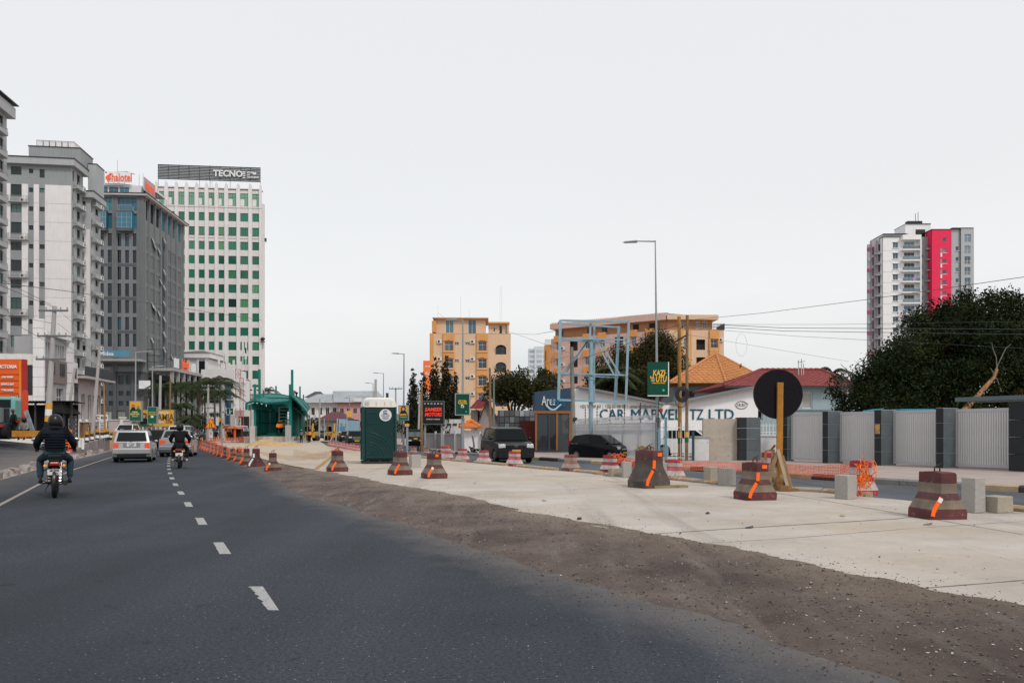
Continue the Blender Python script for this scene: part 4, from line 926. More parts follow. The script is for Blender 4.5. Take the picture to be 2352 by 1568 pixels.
# red white and grey tower at right
def red_tower():
 Y0 = 233.; p = P(2233.4,991, Y0); B = Bld('apartment_block', (p.x, Y0,0), rad(-1.), 'white and grey high-rise with one bright red vertical panel beyond the big tree'); s_ = .2562*Y0/F
 U = lambda zx: (zx-1100)*s_; Z = lambda zy: (991-459.2-.2562*zy)*Y0/F+HC
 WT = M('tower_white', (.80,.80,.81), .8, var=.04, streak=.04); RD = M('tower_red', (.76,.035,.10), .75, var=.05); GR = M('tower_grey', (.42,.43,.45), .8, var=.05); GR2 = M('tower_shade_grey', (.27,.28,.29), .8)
 def sec(a, b, top, y, mat, rects, rz=0, nm='wall', d=.25):
  B.face((U(a), y, 0), 0, (b-a)*s_, Z(top), [((r[0]-a)*s_, (r[1]-a)*s_, Z(r[3]), Z(r[2]), *r[4:]) for r in rects], WHF, GLS, mat, d)
 fl = 95.5; n = 13
 r1 = []; rb = []
 for k in range(n):
  r1.append((393,440,376+fl*k, 427+fl*k, 2,1)); r1.append((493,585,372+fl*k, 440+fl*k, 3,1, GLK if k % 3 else GLS))
 sec(305,625,328,0, WT, r1);
 B.box('roof_edge', DKF, U(300), U(625), -.3,4, Z(328), Z(324)); B.core(WT, U(305), U(624), .6,4,0, Z(330))
 rl = railing_mesh('railing', [(0,0,0),(0,-1.3,0),(155*s_,-1.3,0)], 1.05, WHF, .35,.02)
 mbg = MB(); mbg.box(.05,155*s_-.05,-1.27,-1.25,.1,.95); gp = mbg.mesh('glass_panel', GLS)
 mb=MB(); mb.box(0,160*s_, -1.4,-.003,-.35,0); bs_ = mb.mesh('balcony', WT)
 for k in range(n):
  o = inst_mesh('balcony', bs_, B.root, (U(463), 0, Z(446+fl*k))); inst_mesh('railing', rl, o); inst_mesh('glass_panel', gp, o)
  B.box('sill', WT, U(386), U(447), -.2,-.003, Z(432+fl*k), Z(428+fl*k)); B.box('sill', WT, U(386), U(447), -.2,-.003, Z(376+fl*k), Z(373+fl*k))
  B.box('groove', GR, U(305), U(460), -.03,-.002, Z(452+fl*k), Z(450+fl*k))
 B.box('canopy', WT, U(463), U(625), -1.5,-.003, Z(363), Z(320)); B.box('fin', WT, U(616), U(626), -1.5,-.003,0, Z(363))
 mb=MB(); mb.box(0,.8,-1.31,-1.29,.0,1.2); o = mb.build('laundry', M('laundry_violet', (.45,.25,.55), .8), B.root, loc=(U(552), -.04, Z(735)))
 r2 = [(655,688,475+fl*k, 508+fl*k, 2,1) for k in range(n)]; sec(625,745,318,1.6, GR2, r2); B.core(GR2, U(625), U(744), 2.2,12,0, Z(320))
 for k in range(n): B.box('balcony', GR, U(705), U(735), 0.2,1.58, Z(436+fl*k), Z(430+fl*k)); inst_mesh('railing', railing_mesh('railing', [(0,0,0),(30*s_,0,0)], .9, DKF, .3,.03), B.root, (U(705), .2, Z(430+fl*k)))
 r3 = []
 for k in range(n): r3 += [(825,860,340+(96+fl*(k-1) if k else 0), 375+(98+fl*(k-1) if k else 0), 1,1)]
 sec(730,905,268,-.6, RD, r3); B.core(RD, U(730), U(904), .0,12,0, Z(270)); B.box('roof_edge', DKF, U(725), U(908), -.8,12, Z(268), Z(265))
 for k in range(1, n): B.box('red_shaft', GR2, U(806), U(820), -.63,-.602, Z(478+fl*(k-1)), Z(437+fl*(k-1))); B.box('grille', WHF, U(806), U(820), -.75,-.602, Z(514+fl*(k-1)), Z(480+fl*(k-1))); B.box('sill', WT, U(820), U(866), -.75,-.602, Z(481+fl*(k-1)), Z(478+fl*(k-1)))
 r4 = []
 for k in range(n):
  if k: r4.append((948,975,415+fl*(k-1)+3,455+fl*(k-1), 1,1))
 sec(905,985,262,-.2, GR, r4)
 r5 = [(1018,1074,312,384,2,2)]+[(1018,1070,415+fl*k, 485+fl*k, 2,1) for k in range(n-1)]
 sec(985,1100,258,-.8, GR, r5); B.core(GR, U(906), U(1099), .3,12,0, Z(264)); B.box('roof_edge', DKF, U(905), U(1095), -1., 12, Z(258), Z(255))
 for k in range(n-1): inst_mesh('railing', railing_mesh('railing', [(0,0,0),(52*s_,0,0)], .95, WHF, .35,.03), B.root, (U(1018), -.85, Z(485+fl*k))); B.box('sill', WT, U(942), U(982), -.4,-.203, Z(459+fl*k), Z(456+fl*k))
 # left flank with pink balconies
 for k in range(n):
  B.box('balcony', GR, U(255), U(300), .8,2.2, Z(480+fl*k-6), Z(474+fl*k-6)); B.box('window_dark', GLK, U(290), U(304), 1.9,1.99, Z(440+fl*k), Z(380+fl*k)); B.box('balcony_front', M('balcony_magenta', (.45,.08,.14), .8) if k % 2 == 0 else GR, U(213), U(228), 2.8,4., Z(430+fl*k), Z(400+fl*k)); B.box('window_dark', GLK, U(243), U(254), 2.3,2.49, Z(470+fl*k), Z(400+fl*k))
 B.box('wall', GR, U(285), U(304.5), 2,4,0, Z(330)); B.box('wall', M('tower_mauve', (.40,.34,.38), .8), U(240), U(284.5), 2.5,4,0, Z(335)); B.box('wall', GR, U(216), U(239.5), 3.2,4.2,0, Z(370))
 B.box('penthouse', WT, U(548), U(775), 3,10, Z(330), Z(190)); B.box('penthouse_window', GLK, U(640), U(725), 2.9,2.99, Z(312), Z(240)); B.box('roof_edge', DKF, U(545), U(777), 2.7,10.2, Z(190), Z(187)); B.box('roof_plant', DARK, U(590), U(715), 4,8, Z(187), Z(168)); B.box('penthouse', WT, U(345), U(550), 3,10, Z(328), Z(285))
 mb = MB()
 for a, b, c, d in ((335,560,283,255), (855,1010,262,225)): mb.add([(U(a), 2, Z(c)), (U(b), 2, Z(c)), (U(b), 11, Z(c)), (U(a), 11, Z(c)), (U(a+(b-a)*.45), 6, Z(d)), (U(a+(b-a)*.6), 6, Z(d))], [(0,1,5,4),(1,2,5),(2,3,4,5),(3,0,4)])
 mb.build('roof', M('roof_grey', (.30,.30,.33), .7), B.root)
 mb = MB()
 for zx, h in ((668,3.), (692,3.4), (600,.6), (640,.5)): mb.bar((U(zx), 5, Z(170)), (U(zx), 5, Z(170)+h*1.), .12)
 for i in range(12): mb.cbox((U(592+i*11), 5, Z(163)), (.8,.8,.5+.4*(i % 2)), rz=i)
 mb.build('antenna', DKF, B.root)
red_tower()
# ---------- mid left: turret building, blue glass block, mast ----------
GLBL = glass('window_royal_blue', (.03,.07,.14), (.10,.17,.25), .3,.06)
CREAM = M('cream_wall', (.66,.64,.62), .85, var=.06, streak=.12)
B, W, H, px = hipb(415,478,822,1000,196, 'old_hall', 'white clad building with arched attic windows and low hipped roof', CREAM, WHF, GLK, 5,4, ws=.35, hs=.45, skip=lambda i, j: i in (1,2))
for i in range(14): B.box('clapboard', CREAM, -W-.02,.02,-.06,-.002,2+i*1.25,2.9+i*1.25)
B.box('cornice', WHITE, -W-.6,.8,-.8,8, H, H+1.2)
mb=MB(); mb.add([(-W-.9,-1, H+1.2), (1,-1, H+1.2), (1,9, H+1.2), (-W-.9,9, H+1.2), (-W*.6,4, H+2.2), (-W*.4,4, H+2.2)], [(0,1,5,4),(1,2,5),(2,3,4,5),(3,0,4)]); mb.build('roof', M('roof_brown', (.17,.14,.14), .8), B.root)
for u in (-W+.9,-1.4): B.box('attic_window', GLK, u-.7, u+.7,-.3,-.07, H-3.6, H-.8); B.box('pilaster', WHITE, u-1.2, u-.75,-.35,-.07,0, H); B.box('pilaster', WHITE, u+.75, u+1.2,-.35,-.07,0, H)
B, W, H, px = hipb(466,537,866,1000,190, 'commercial_building', 'white four storey building with blue glass bands behind the palms', WHITE, WHF, GLBL, 4,5, ws=.78, hs=.42)
B.box('parapet', WHITE, -W-.2,.3,-.6,8, H-1., H+1.8); B.box('pilaster', WHITE, -2.6,-2.1,-.5,-.16,0, H); B.box('stair_glass', GLBL, -2.0,-.6,-.2,-.02,3, H-1.2); B.box('wing', CREAM, .02,6., -2.5,6,0,6.5); B.box('doorway', DARK, 2,4.5,-2.56,-2.51,.5,5)
for i in range(3): B.box('ledge', CREAM, -W-.2,.3,-.5,-.01,2.9+i*3.0,3.15+i*3.0)
mb=MB(); rr = random.Random(4)
for i in range(10): x = -4.2+rr.uniform(0,7.5); h = rr.uniform(1.5,9.5) if i < 7 else 12; mb.bar((x, .4, H+1.5), (x, .4, H+1.5+h*.7), .12); mb.box(x-.2, x+.2,.3,.6, H+1.5+h*.35, H+1.5+h*.7)
mb.build('antenna', BW if False else WHF, B.root)
def lattice(name, x, yt, yb, Y, w, mats, label, cat='mast', seg=14):
 p = P(x, 991, Y); z1 = (991-yt)*Y/F+HC; t = thing(name, (p.x, Y, 0), .3, label, cat); h = z1/seg
 for k in range(seg):
  mb=MB(); z = k*h
  for a, b in ((-1,-1),(1,-1),(1,1),(-1,1)): mb.bar((a*w/2, b*w/2, z), (a*w/2, b*w/2, z+h), .1)
  for a, b in (((-1,-1),(1,-1)),((1,-1),(1,1)),((1,1),(-1,1)),((-1,1),(-1,-1))): mb.bar((a[0]*w/2, a[1]*w/2, z), (b[0]*w/2, b[1]*w/2, z+h), .05); mb.bar((a[0]*w/2, a[1]*w/2, z+h), (b[0]*w/2, b[1]*w/2, z+h), .05)
  mb.build('lattice_section', mats[(k//2) % len(mats)], t)
RUST = M('mast_rust_red', (.35,.13,.10), .7)
lattice('lattice_mast', 547,848,1000,183,1.1, [RUST, M('mast_white', (.6,.57,.55), .7)], 'slim red and white lattice mast before the green windowed tower')
lattice('lattice_mast', 555,868,1000,186,.8, [RUST], 'thin rusty lattice mast right of the red and white mast')
lattice('lattice_mast', 583,925,1000,150,1.2, [CONC, WHITE], 'short pale lattice pylon beside the teal station', seg=8)
# ---------- far centre: pale three storey block with grey roof ----------
B, W, H, px = hipb(694,777,925,990,200, 'apartment_block', 'white three storey block with dark square windows and long grey roof', WHITE, WHF, GLK, 2,5, ws=.5, hs=.55)
B.box('ledge', WHITE, -W-.1,.1,-.7,-.01, H*.52, H*.56); B.box('ledge', WHITE, -W-.1,.1,-.7,-.01,.8,1.2)
mb=MB(); mb.add([(-W-1,-1.4, H), (8,-1.4, H), (6,6, H+2.5), (-W+2.4,6, H+2.5), (-W-1,12, H), (8,12, H)], [(0,1,2,3),(3,2,5,4),(0,3,4),(1,5,2)]); mb.build('roof', M('roof_corrugated', (.33,.36,.38), .6, col2=(.26,.22,.20), vs=.2, thr=.55), B.root)
B, W, H, px = hipb(777.5,838,924,990,199, 'apartment_block', 'pink three storey block left of the portable toilet', M('pink_wall', (.62,.33,.31), .8), WHF, GLK, 2,4, ws=.6, hs=.4)
mb=MB(); mb.add([(-W-1,-1, H), (6,-1, H), (2,7, H+3.2), (-W-3,7, H+3.2)], [(0,1,2,3)]); mb.add([(-W-1,-1, H-.1), (6,-1, H-.1), (2,14, H-.1), (-W-3,14, H-.1)], [(0,1,2,3)]); mb.build('roof', MATS['roof_corrugated'], B.root); B.box('roof_light', WHF, -W+4,-W+6,-1.1,-.9, H+.2, H+1)
B, W, H, px = hipb(736,792,966,996,170, 'shop_house', 'low house with maroon roof among poles left of the toilet', CONC, WHF, GLK, 1,4, ws=.5, hs=.5)
mb=MB(); mb.add([(-W-1,-1, H), (1,-1, H), (-1.5,4, H+2.), (-W+1.5,4, H+2.), (-W-1,9, H), (1,9, H)], [(0,1,2,3),(3,2,5,4),(0,3,4),(1,5,2)]); mb.build('roof', M('roof_maroon', (.12,.05,.06), .8), B.root)
B, W, H, px = hipb(722,840,985,1000,230, 'boundary_wall', 'low pale boundary wall far down the road', CONC, WHF, GLK, 1,14, ws=.2, hs=.3, cat='wall', depth=1)
B, W, H, px = hipb(778,800,962,990,168, 'shop_house', 'small pale blue kiosk building with poster front', M('kiosk_blue', (.25,.42,.52), .7), WHF, GLS, 1,2, ws=.5, hs=.5)
o = B.box('shop_sign', M('sign_amber', (.68,.38,.06), .6), -.2,.8,-.6,-.4,4.5,5.8); B.box('wall_poster', M('poster_blue', (.10,.25,.4), .6), -1.7,-.6,-.1,-.02,.8,2.6)
for (a, b, t, yb, Y, lab) in ((596,640,960,1000,240, 'low grey shed behind the teal station fins'), (838,900,965,1000,190, 'grey sheds behind the portable toilet'), (900,945,950,1000,160, 'pale flat roofed sheds behind the tuk-tuk')):
 hipb(a, b, t, yb, Y, 'shed', lab, CONC, WHF, GLK, 1,5, ws=.5, hs=.5)
# mountains of dark roofs peeping over the grey roof
for (a, b, t, Y, lab) in ((700,742,897,260, 'dark hip roofed house behind the long grey roof'), (785,830,899,260, 'second dark roofed house behind the grey roof by the toilet')):
 p = P((a+b)/2,991, Y); w_ = (b-a)*Y/F; z = (991-t)*Y/F+HC; B = Bld('house', (p.x, Y, 0), 0, lab, 'house'); B.box('wall', CONC, -w_/2+1, w_/2-1,0,10,0, z-2.2)
 mb=MB(); mb.add([(-w_/2,-1, z-2.2), (w_/2,-1, z-2.2), (w_/2,11, z-2.2), (-w_/2,11, z-2.2), (-w_*.15,5, z), (w_*.15,5, z)], [(0,1,5,4),(1,2,5),(2,3,4,5),(3,0,4),(0,3,2,1)]); mb.build('roof', M('roof_dusk', (.07,.065,.075), .8), B.root)
# ---------- left commercial podium ----------
PODP = M('podium_pinkish', (.46,.40,.40), .85, var=.08, streak=.15); PODG = M('podium_panel', (.34,.345,.36), .6, var=.05); BRK = M('podium_brick', (.21,.17,.165), .9, var=.2, vs=6)
def podium():
 Y0 = 84.; p = P(98,991, Y0); B = Bld('commercial_building', (p.x, Y0,0), rad(8), 'white and brick shop building behind the black open shed'); px = F/Y0; Z = lambda y: (991-y)/px+HC; U = lambda x: (x-98)/px
 d1, d2, d3 = B.side_d(151), B.side_d(170), B.side_d(232)
 B.face((U(0)-4,0,0), 0,-U(0)+4, Z(813), [(U(54)-U(0)+4, U(83)-U(0)+4, Z(908), Z(838), 3,4)], DKF, GLK, CREAM, .3); B.core(CREAM, U(0)-4,-.4,.5,8,0, Z(813)-.02)
 for i in range(9): B.box('cladding_panel', WHITE, U(80), .25,-.35,-.01, Z(922)+i*1.02-.5, Z(922)+i*1.02+.48)
 B.box('pier_core', WHITE, U(80)+.05,.2,-.3,-.0,0, Z(775));
 # side face: clerestory slots, brick sign band, tall windows
 D1 = d1; r = []
 for i in range(8): r.append((.6+i*(D1-1)/8,.6+i*(D1-1)/8+.35,9.6,10.9,1,1))
 r += [(.5,1.8,3.6,6.4,3,2), (D1*.55, D1*.55+1.9,3.2,6.2,3,2)]
 B.face((.05,0,0), PI2, D1,11.6, r, WHF, GLK, PODG, .3); B.core(PODG, -3,-.4,.5, D1,0,11.5)
 B.box('brick_band', BRK, .052,.25,.1, D1*.95,6.7,9.2)
 for k in range(2):
  for i in range(3): mb=MB(); mb.box(.26,.36,1.1+k*2.6+i*.42,1.1+k*2.6+i*.42+.26,7.6,8.9); mb.build('shop_letter', DKF, B.root)
 B.box('parapet', WHITE, -.5,.5,-.1, D1+.2,11.62,12.0)
 for i in range(10): B.box('cladding_panel', WHITE, .0,.5, D1, D1+1.0, i*1.15, i*1.15+1.1)
 B.box('wall', CREAM, .0,.4, D1+1.05, d2,0,9.3); B.box('glass_front', GLK, .42,.5, D1+1.1, d2-.1,2.6,7.); B.box('shop_sign', M('sign_maroon', (.12,.02,.05), .6), .42,.48, D1+1.5, d2-.5,7.5,8.7)
 r = [(.3,1.3,3,6., 3,3, GLBL), (2.2,3.2,3,5.9,2,2)]+[(4.2+i*1.5,5.2+i*1.5,2.9,5.9,2,2) for i in range(int((d3-d2-5)/1.5)+1)]
 L = d3-d2; r = [q for q in r if q[1] < L-.2]
 B.face((.0, d2,0), PI2, L, 7.6, r, WHF, GLK, PODP, .3); B.core(PODP, -4,-.4, d2, d3,0,7.5); B.box('canopy', PODP, -.2,1.3, d2-.1, d3+1.2,7.62,7.85); B.box('lower_canopy', PODP, .01,.9, d2+2, d3,2.0,2.25)
 inst_mesh('railing', railing_mesh('railing', [(0,0,0),(0,L+.8,0)], 1.15, DKF, .12,.03), B.root, (1.2, d2,7.85))
podium()
# black open shed
BLK = M('shed_black', (.02,.02,.021), .8);
def shed():
 Y0 = 62.; px = F/Y0; U = lambda x: (x-62)/px; Z = lambda y: (991-y)/px+HC-.9; p = P(62,991, Y0)
 t = thing('open_shed', (p.x, Y0,.9), 0, 'black open sided shed with corrugated roof behind the orange totem', 'shed')
 mb=MB(); n = 50
 for i in range(n):
  x = U(62)-2+i*(U(178)+2)/n*1.; h = .03 if i % 2 else 0; x2 = U(62)-2+(i+1)*(U(178)+2)/n; h2 = 0 if i % 2 else .03
  z0 = Z(921); mb.quad((x, -.4, z0+h), (x2,-.4, z0+h2), (x2-.6,2.6, z0+h2-.1), (x-.6,2.6, z0+h-.1))
 mb.add([(U(144), -.2, Z(921)), (U(163), -.2, Z(950)), (U(163)-.6,2.6, Z(950)), (U(144)-.6,2.6, Z(925))], [(0,1,2,3)])
 mb.add([(U(140), -.1, Z(921)), (U(150), -.1, Z(923)), (U(163), -.1, Z(950)), (U(125), -.1, Z(947)), (U(100), -.1, Z(921))], [(0,1,2,3,4)])
 mb.build('roof', BLK, t)
 mb=MB(); mb.box(U(62)-2, U(62)-1.8,0,2.4,0, Z(921)); mb.box(U(62)-2, U(140), 2.4,2.5,0, Z(921)-.2); mb.build('wall', BLK, t)
 for x in (75,101,119,141,158): mb=MB(); mb.box(U(x), U(x)+.12,.2,.32,0, Z(922)); mb.build('post', DKF, t)
 for x in (124,132,140,147): mb=MB(); mb.box(U(x), U(x)+.08,2.0,2.06,0,1.6); mb.build('slat', WHF, t)
 for i in range(5): mb=MB(); mb.box(U(141), U(158), 1.0+.02*i, 1.08+.02*i, .1+i*.36,.38+i*.36); mb.build('plank', M('plank_grey', (.12,.12,.13), .8), t)
shed()
# ================= trees =================
def leaf_mat(name, c1, c2, c3, sc_=.5):
 m = bpy.data.materials.new(name); m.use_nodes = True; MATS[name] = m; n = m.node_tree.nodes; l = m.node_tree.links; b = n['Principled BSDF']
 t = n.new('ShaderNodeTexCoord'); q = n.new('ShaderNodeTexNoise'); sv(q,'Scale',sc_); sv(q,'Detail',8); sv(q,'Roughness',.85); l.new(t.outputs['Object'], q.inputs['Vector'])
 r = n.new('ShaderNodeValToRGB'); l.new(q.outputs[0], r.inputs[0]); r.color_ramp.elements[0].position = .36; r.color_ramp.elements[0].color = (*c1,1); r.color_ramp.elements[1].position = .68; r.color_ramp.elements[1].color = (*c3,1); e = r.color_ramp.elements.new(.52); e.color = (*c2,1)
 l.new(r.outputs[0], b.inputs['Base Color']); sv(b,'Roughness',.7); sv(b,'Specular IOR Level',.08)
 return m
BARK = M('bark', (.20,.13,.085), .95, var=.3, vs=3, bump=.8, bs=12); BARK2 = M('bark_orange', (.40,.22,.10), .9, var=.3, vs=2.5, col2=(.22,.13,.08), thr=.5, bump=.6, bs=10); BARKG = M('bark_grey', (.17,.155,.14), .95, var=.3, vs=3)
LF = leaf_mat('leaf_dark', (.008,.015,.006), (.019,.030,.010), (.062,.072,.022)); LF2 = leaf_mat('leaf_dry', (.016,.021,.008), (.036,.038,.013), (.13,.085,.03), .7); LF3 = leaf_mat('leaf_cypress', (.010,.013,.008), (.022,.025,.012), (.055,.048,.024), 1.1); LFP = leaf_mat('leaf_palm', (.018,.030,.014), (.036,.050,.022), (.07,.085,.035), 1.)  # palest tone of the dark leaf puts highlights into its colour
def leaves(name, centers, radii, per, size, mat, parent, droop=0., squash=.8, hollow=.5):
 """many small leaf faces, gathered into clumps spread through the crown"""
 C_ = [];
 for c, r in zip(centers, radii):
  k = int(per*r*r); d = RNG.normal(size=(k, 3)); d /= np.linalg.norm(d, axis=1)[:, None]; rdd = r*(hollow+(1-hollow)*RNG.random(k)**.6)
  nz_ = 1+.22*np.sin(d[:, 0]*7+c[0]*3)*np.cos(d[:, 2]*6+c[2]*5)+.12*np.sin(d[:, 1]*13+c[1])
  p = d*(rdd*nz_)[:, None]; p[:, 2] *= squash; C_.append(p+np.array(c))
 C_ = np.concatenate(C_); k = len(C_)
 a = RNG.normal(size=(k, 3)); a /= np.linalg.norm(a, axis=1)[:, None]; up = np.array([0,0,-droop])
 u = a+up; u /= np.linalg.norm(u, axis=1)[:, None]; v = np.cross(u, RNG.normal(size=(k, 3))); v /= np.linalg.norm(v, axis=1)[:, None]
 s_ = size*(.6+.8*RNG.random(k))[:, None]; u *= s_; v *= s_*.5
 V = np.stack([C_-u, C_-u*.1+v, C_+u, C_-u*.1-v], 1).reshape(-1,3)
 me = bpy.data.meshes.new(name); me.vertices.add(len(V)); me.vertices.foreach_set('co', V.ravel()); me.loops.add(4*k); me.loops.foreach_set('vertex_index', np.arange(4*k, dtype=np.int32)); me.polygons.add(k); me.polygons.foreach_set('loop_start', np.arange(0,4*k, 4, dtype=np.int32)); me.polygons.foreach_set('loop_total', np.full(k, 4, dtype=np.int32)); me.update(); me.validate(); me.materials.append(mat)
 o = bpy.data.objects.new(name, me); COL.objects.link(o); o.parent = parent; return o
def tree(loc, label, blobs, per, size, mat, trunk_r, bark, limbs=6, droop=.2, cat='tree', group=None, squash=.85, hollow=.55, name='broadleaf_tree', trunk=None):
 t = thing(name, loc, 0, label, cat, group); leaves('crown', [b[:3] for b in blobs], [b[3] for b in blobs], per, size, mat, t, droop, squash, hollow)
 mb=MB(); zc = min(b[2] for b in blobs); top = Vector((0,0, max(1.2, zc*.6)))
 mb.tube(trunk or [(0,0,-.2), (.1,.05,top.z*.5), top], [trunk_r*1.3, trunk_r, trunk_r*.8] if not trunk else trunk_r, 8); mb.build('trunk', bark, t, smooth=60)
 rr = random.Random(len(blobs))
 for b in sorted(blobs, key=lambda q: -q[3])[:limbs]:
  e_ = Vector(b[:3]); m_ = top.lerp(e_, .5)+Vector((rr.uniform(-.5,.5), rr.uniform(-.3,.3), rr.uniform(0,.6))); mb=MB(); mb.tube([top-Vector((0,0,.3)), m_, e_, e_+(e_-m_)*.5], [trunk_r*.6, trunk_r*.4, trunk_r*.22, trunk_r*.08], 6); mb.build('branch', bark, t, smooth=60)
 return t
# big tree at right, behind the grey wall: crown from an outline at about 38 m
def crown_from(outline, Y, n, r0, r1, base, dy=4., seed=1):
 """clump centres inside a traced silhouette (image outline, at real depth Y, given real thickness dy)"""
 rr = random.Random(seed); xs = [p[0] for p in outline]; ys = [p[1] for p in outline]; out = []
 def inside(x, y):
  c = False
  for i in range(len(outline)):
   (x1, y1), (x2, y2) = outline[i], outline[i-1]
   if (y1 > y) != (y2 > y) and x < (x2-x1)*(y-y1)/(y2-y1)+x1: c = not c
  return c
 px = F/Y; tries = 0
 while len(out) < n and tries < 20000:
  tries += 1; x = rr.uniform(min(xs), max(xs)); y = rr.uniform(min(ys), max(ys)); r = rr.uniform(r0, r1); k = r*px*.8
  if all(inside(x+k*cos(a), y+k*sin(a)) for a in (0,.8,1.57,2.36,3.14,3.9,4.71,5.5)):
   yy = Y+rr.uniform(-dy, dy)*(.8); q = P(x, y, Y)
   out.append((q.x-base[0], yy-base[1], q.z-base[2], r))
 return out
def big_tree():
 Y = 39.; b = P(2240,1000, Y); b.z = .1
 ol = [(1918,945),(1918,900),(1938,862),(1975,805),(2025,748),(2078,715),(2122,690),(2172,674),(2208,645),(2262,636),(2305,654),(2352,670),(2420,685),(2480,740),(2520,820),(2530,990),(2200,990),(1985,975)]
 bl = crown_from(ol, Y, 250,.45,1.15, b, 3.4,3)
 t = tree(b, 'huge spreading dark green tree rising behind the grey gate wall at the right', bl, 900,.075, LF, .38, BARK2,0,.15, squash=.95, hollow=.15, trunk=[(0,0,-.1),(.2,-.3,1.1),(.9,-.8,2.2),(1.7,-1.0,3.3)])
 # bare pale limbs showing in the open middle of the crown
 for pts, r in (([(2200,955),(2232,925),(2262,890),(2282,868),(2290,848)], .17), ([(2290,848),(2288,820),(2280,800),(2278,785)], .05), ([(2286,850),(2310,800),(2322,790)], .045), ([(2300,900),(2290,870),(2275,845)], .05)):
  mb=MB(); q = [P(x, y, Y-2.9)-b for x, y in pts]; r *= .85 if r > .08 else .6; mb.tube(q, [r*(1-.55*i/(len(q)-1)) for i in range(len(q))], 7); mb.build('branch', BARK2 if r > .06 else BARKG, t, smooth=60)
 for i in range(26):   # thin twigs standing out at the left edge
  rr = random.Random(i); x, y = rr.uniform(1925,1975), rr.uniform(835,900); mb=MB(); q = [P(x+25, y+25, Y)-b, P(x, y, Y)-b, P(x-rr.uniform(2,14), y-rr.uniform(6,18), Y)-b]; mb.tube(q, [.02,.012,.006], 4); mb.build('twig', BARKG, t)
big_tree()
for (ol, Y, n, r0, r1, bx, lab, mt) in (
 ([(1338,900),(1350,850),(1372,790),(1400,775),(1440,790),(1462,765),(1500,752),(1535,762),(1562,790),(1575,850),(1560,925),(1430,935)], 98., 75,1.0,2.35,1480, 'wide dark green tree behind the pale blue billboard frame', LF2),
 ([(1340,900),(1325,870),(1345,850),(1380,835),(1420,830),(1470,850),(1520,860),(1540,925),(1420,930),(1350,925)], 62., 40,.5,1.3,1400, 'lower bushy tree under the billboard frame behind the white warehouse', LF2),
 ([(1110,935),(1105,890),(1120,862),(1150,848),(1185,838),(1215,842),(1230,870),(1250,860),(1290,870),(1300,930),(1240,950)], 66., 55,.6,1.3,1180, 'rusty tipped dark tree between the orange block and the blue shop', LF2),
 ([(1225,925),(1228,858),(1240,838),(1262,840),(1275,862),(1292,880),(1290,925)], 72., 22,.5,1.1,1258, 'small dark tree rising just above the blue shop roof', LF)):
 b = P(bx, 991, Y); b.z = .12; tree(b, lab, crown_from(ol, Y, n, r0, r1, b, 2.5, n), 330,.12, mt, .25, BARK, 5,.35, squash=.95, hollow=.2)
# drooping cypress-like mast trees
for i, (x, yt, w_, yb, lab) in enumerate(((948,842,28,965, 'leftmost mast tree, standing alone by the lamp post'), (972,850,28,965, 'mast tree in front of the orange hanging banner'), (994,832,27,965, 'short mast tree close to the tallest pair'), (1001,816,26,965, 'tall mast tree left of the tallest one'), (1023,813,34,965, 'tallest mast tree, in front of the orange block'), (1045,849,28,965, 'rightmost mast tree, right beside the lamp pole'))):
 Y = 70.+i*.7; b = P(x, 991, Y); b.z = .12; px = F/Y; h = (991-yt)/px+HC-.12; z0 = 1.2; bl = []; rr = random.Random(i); n = 13
 for k in range(n): f = k/(n-1); r = (w_/px/2)*(.25+1.35*(1-f)**.8); bl.append((rr.uniform(-.12,.12), rr.uniform(-.1,.1), z0+(h-z0-.3)*f, max(.14, r)))
 tree(b, lab, bl, 800,.11, LF3,.12, BARKG, 0,1.1, group='mast trees in front of the orange block', squash=1.25, hollow=.25, name='mast_tree')
# palms
def palm(x, y_top, Y, h_crown, n, L, lab, trunk=True, name='palm_tree', group=None, mat=LFP):
 b = P(x, 991, Y); b.z = 0; zc = (991-y_top)*Y/F+HC; t = thing(name, b, 0, lab, 'palm', group)
 if trunk: mb=MB(); mb.tube([(0,0,0),(.08,0,zc*.5),(0,0,zc)], [.2,.16,.13], 8); mb.build('trunk', BARKG, t, smooth=60)
 rr = random.Random(int(x));
 for k in range(n):
  a = 2*pi*k/n+rr.uniform(-.3,.3); el = rr.uniform(-.2,1.2); pts = []; Lk_ = L*rr.uniform(.8,1.1)
  for i in range(7):
   f = i/6; r = Lk_*f*cos(el*(1-f*.3)); z = Lk_*(f*sin(el)-f*f*(.55+.35*max(0, el)))
   pts.append(Vector((r*cos(a), r*sin(a), zc+z)))
  mb=MB(); side = Vector((-sin(a), cos(a), 0)); mb.tube(pts, [.035*(1-.8*i/6) for i in range(7)], 4)
  for i in range(1,26):
   f = i/25*6; j = min(5, int(f)); p = pts[j].lerp(pts[j+1], f-j); d = (pts[j+1]-pts[j]).normalized(); ll = L*.28*sin(pi*min(1, i/25*.9+.1))**.5
   for s_ in (-1,1):
    q = p+(side*s_*.75+d*.55+Vector((0,0,-.5)))*ll*rr.uniform(.8,1.1); mb.add([p-d*.05, p+d*.05, q], [(0,1,2)])
  mb.build('frond', mat, t)
 return t
for (x, y, Y, n, L, lab) in ((455,888,120,14,3.4, 'leftmost tall palm before the white turret building'), (470,905,122,14,3.2, 'palm between the two tallest street palms'), (492,880,116,16,3.6, 'tallest street palm in front of the blue glass building'), (505,905,112,12,3., 'right hand street palm beside the pale pole'), (380,893,118,14,3., 'palm in front of the office colonnade, left one'), (404,888,121,14,3., 'palm in front of the office colonnade, right one'), (412,936,108,12,2.6, 'low palm just right of the yellow campaign board'), (440,960,104,10,2.0, 'small bushy palm beside the road beyond the minibus')):
 palm(x, y, Y, 0, n+8, L*1.25, lab, group='street palms by the office podium')
palm(617,896,215,0,14,4., 'distant palm showing over the teal station roof')
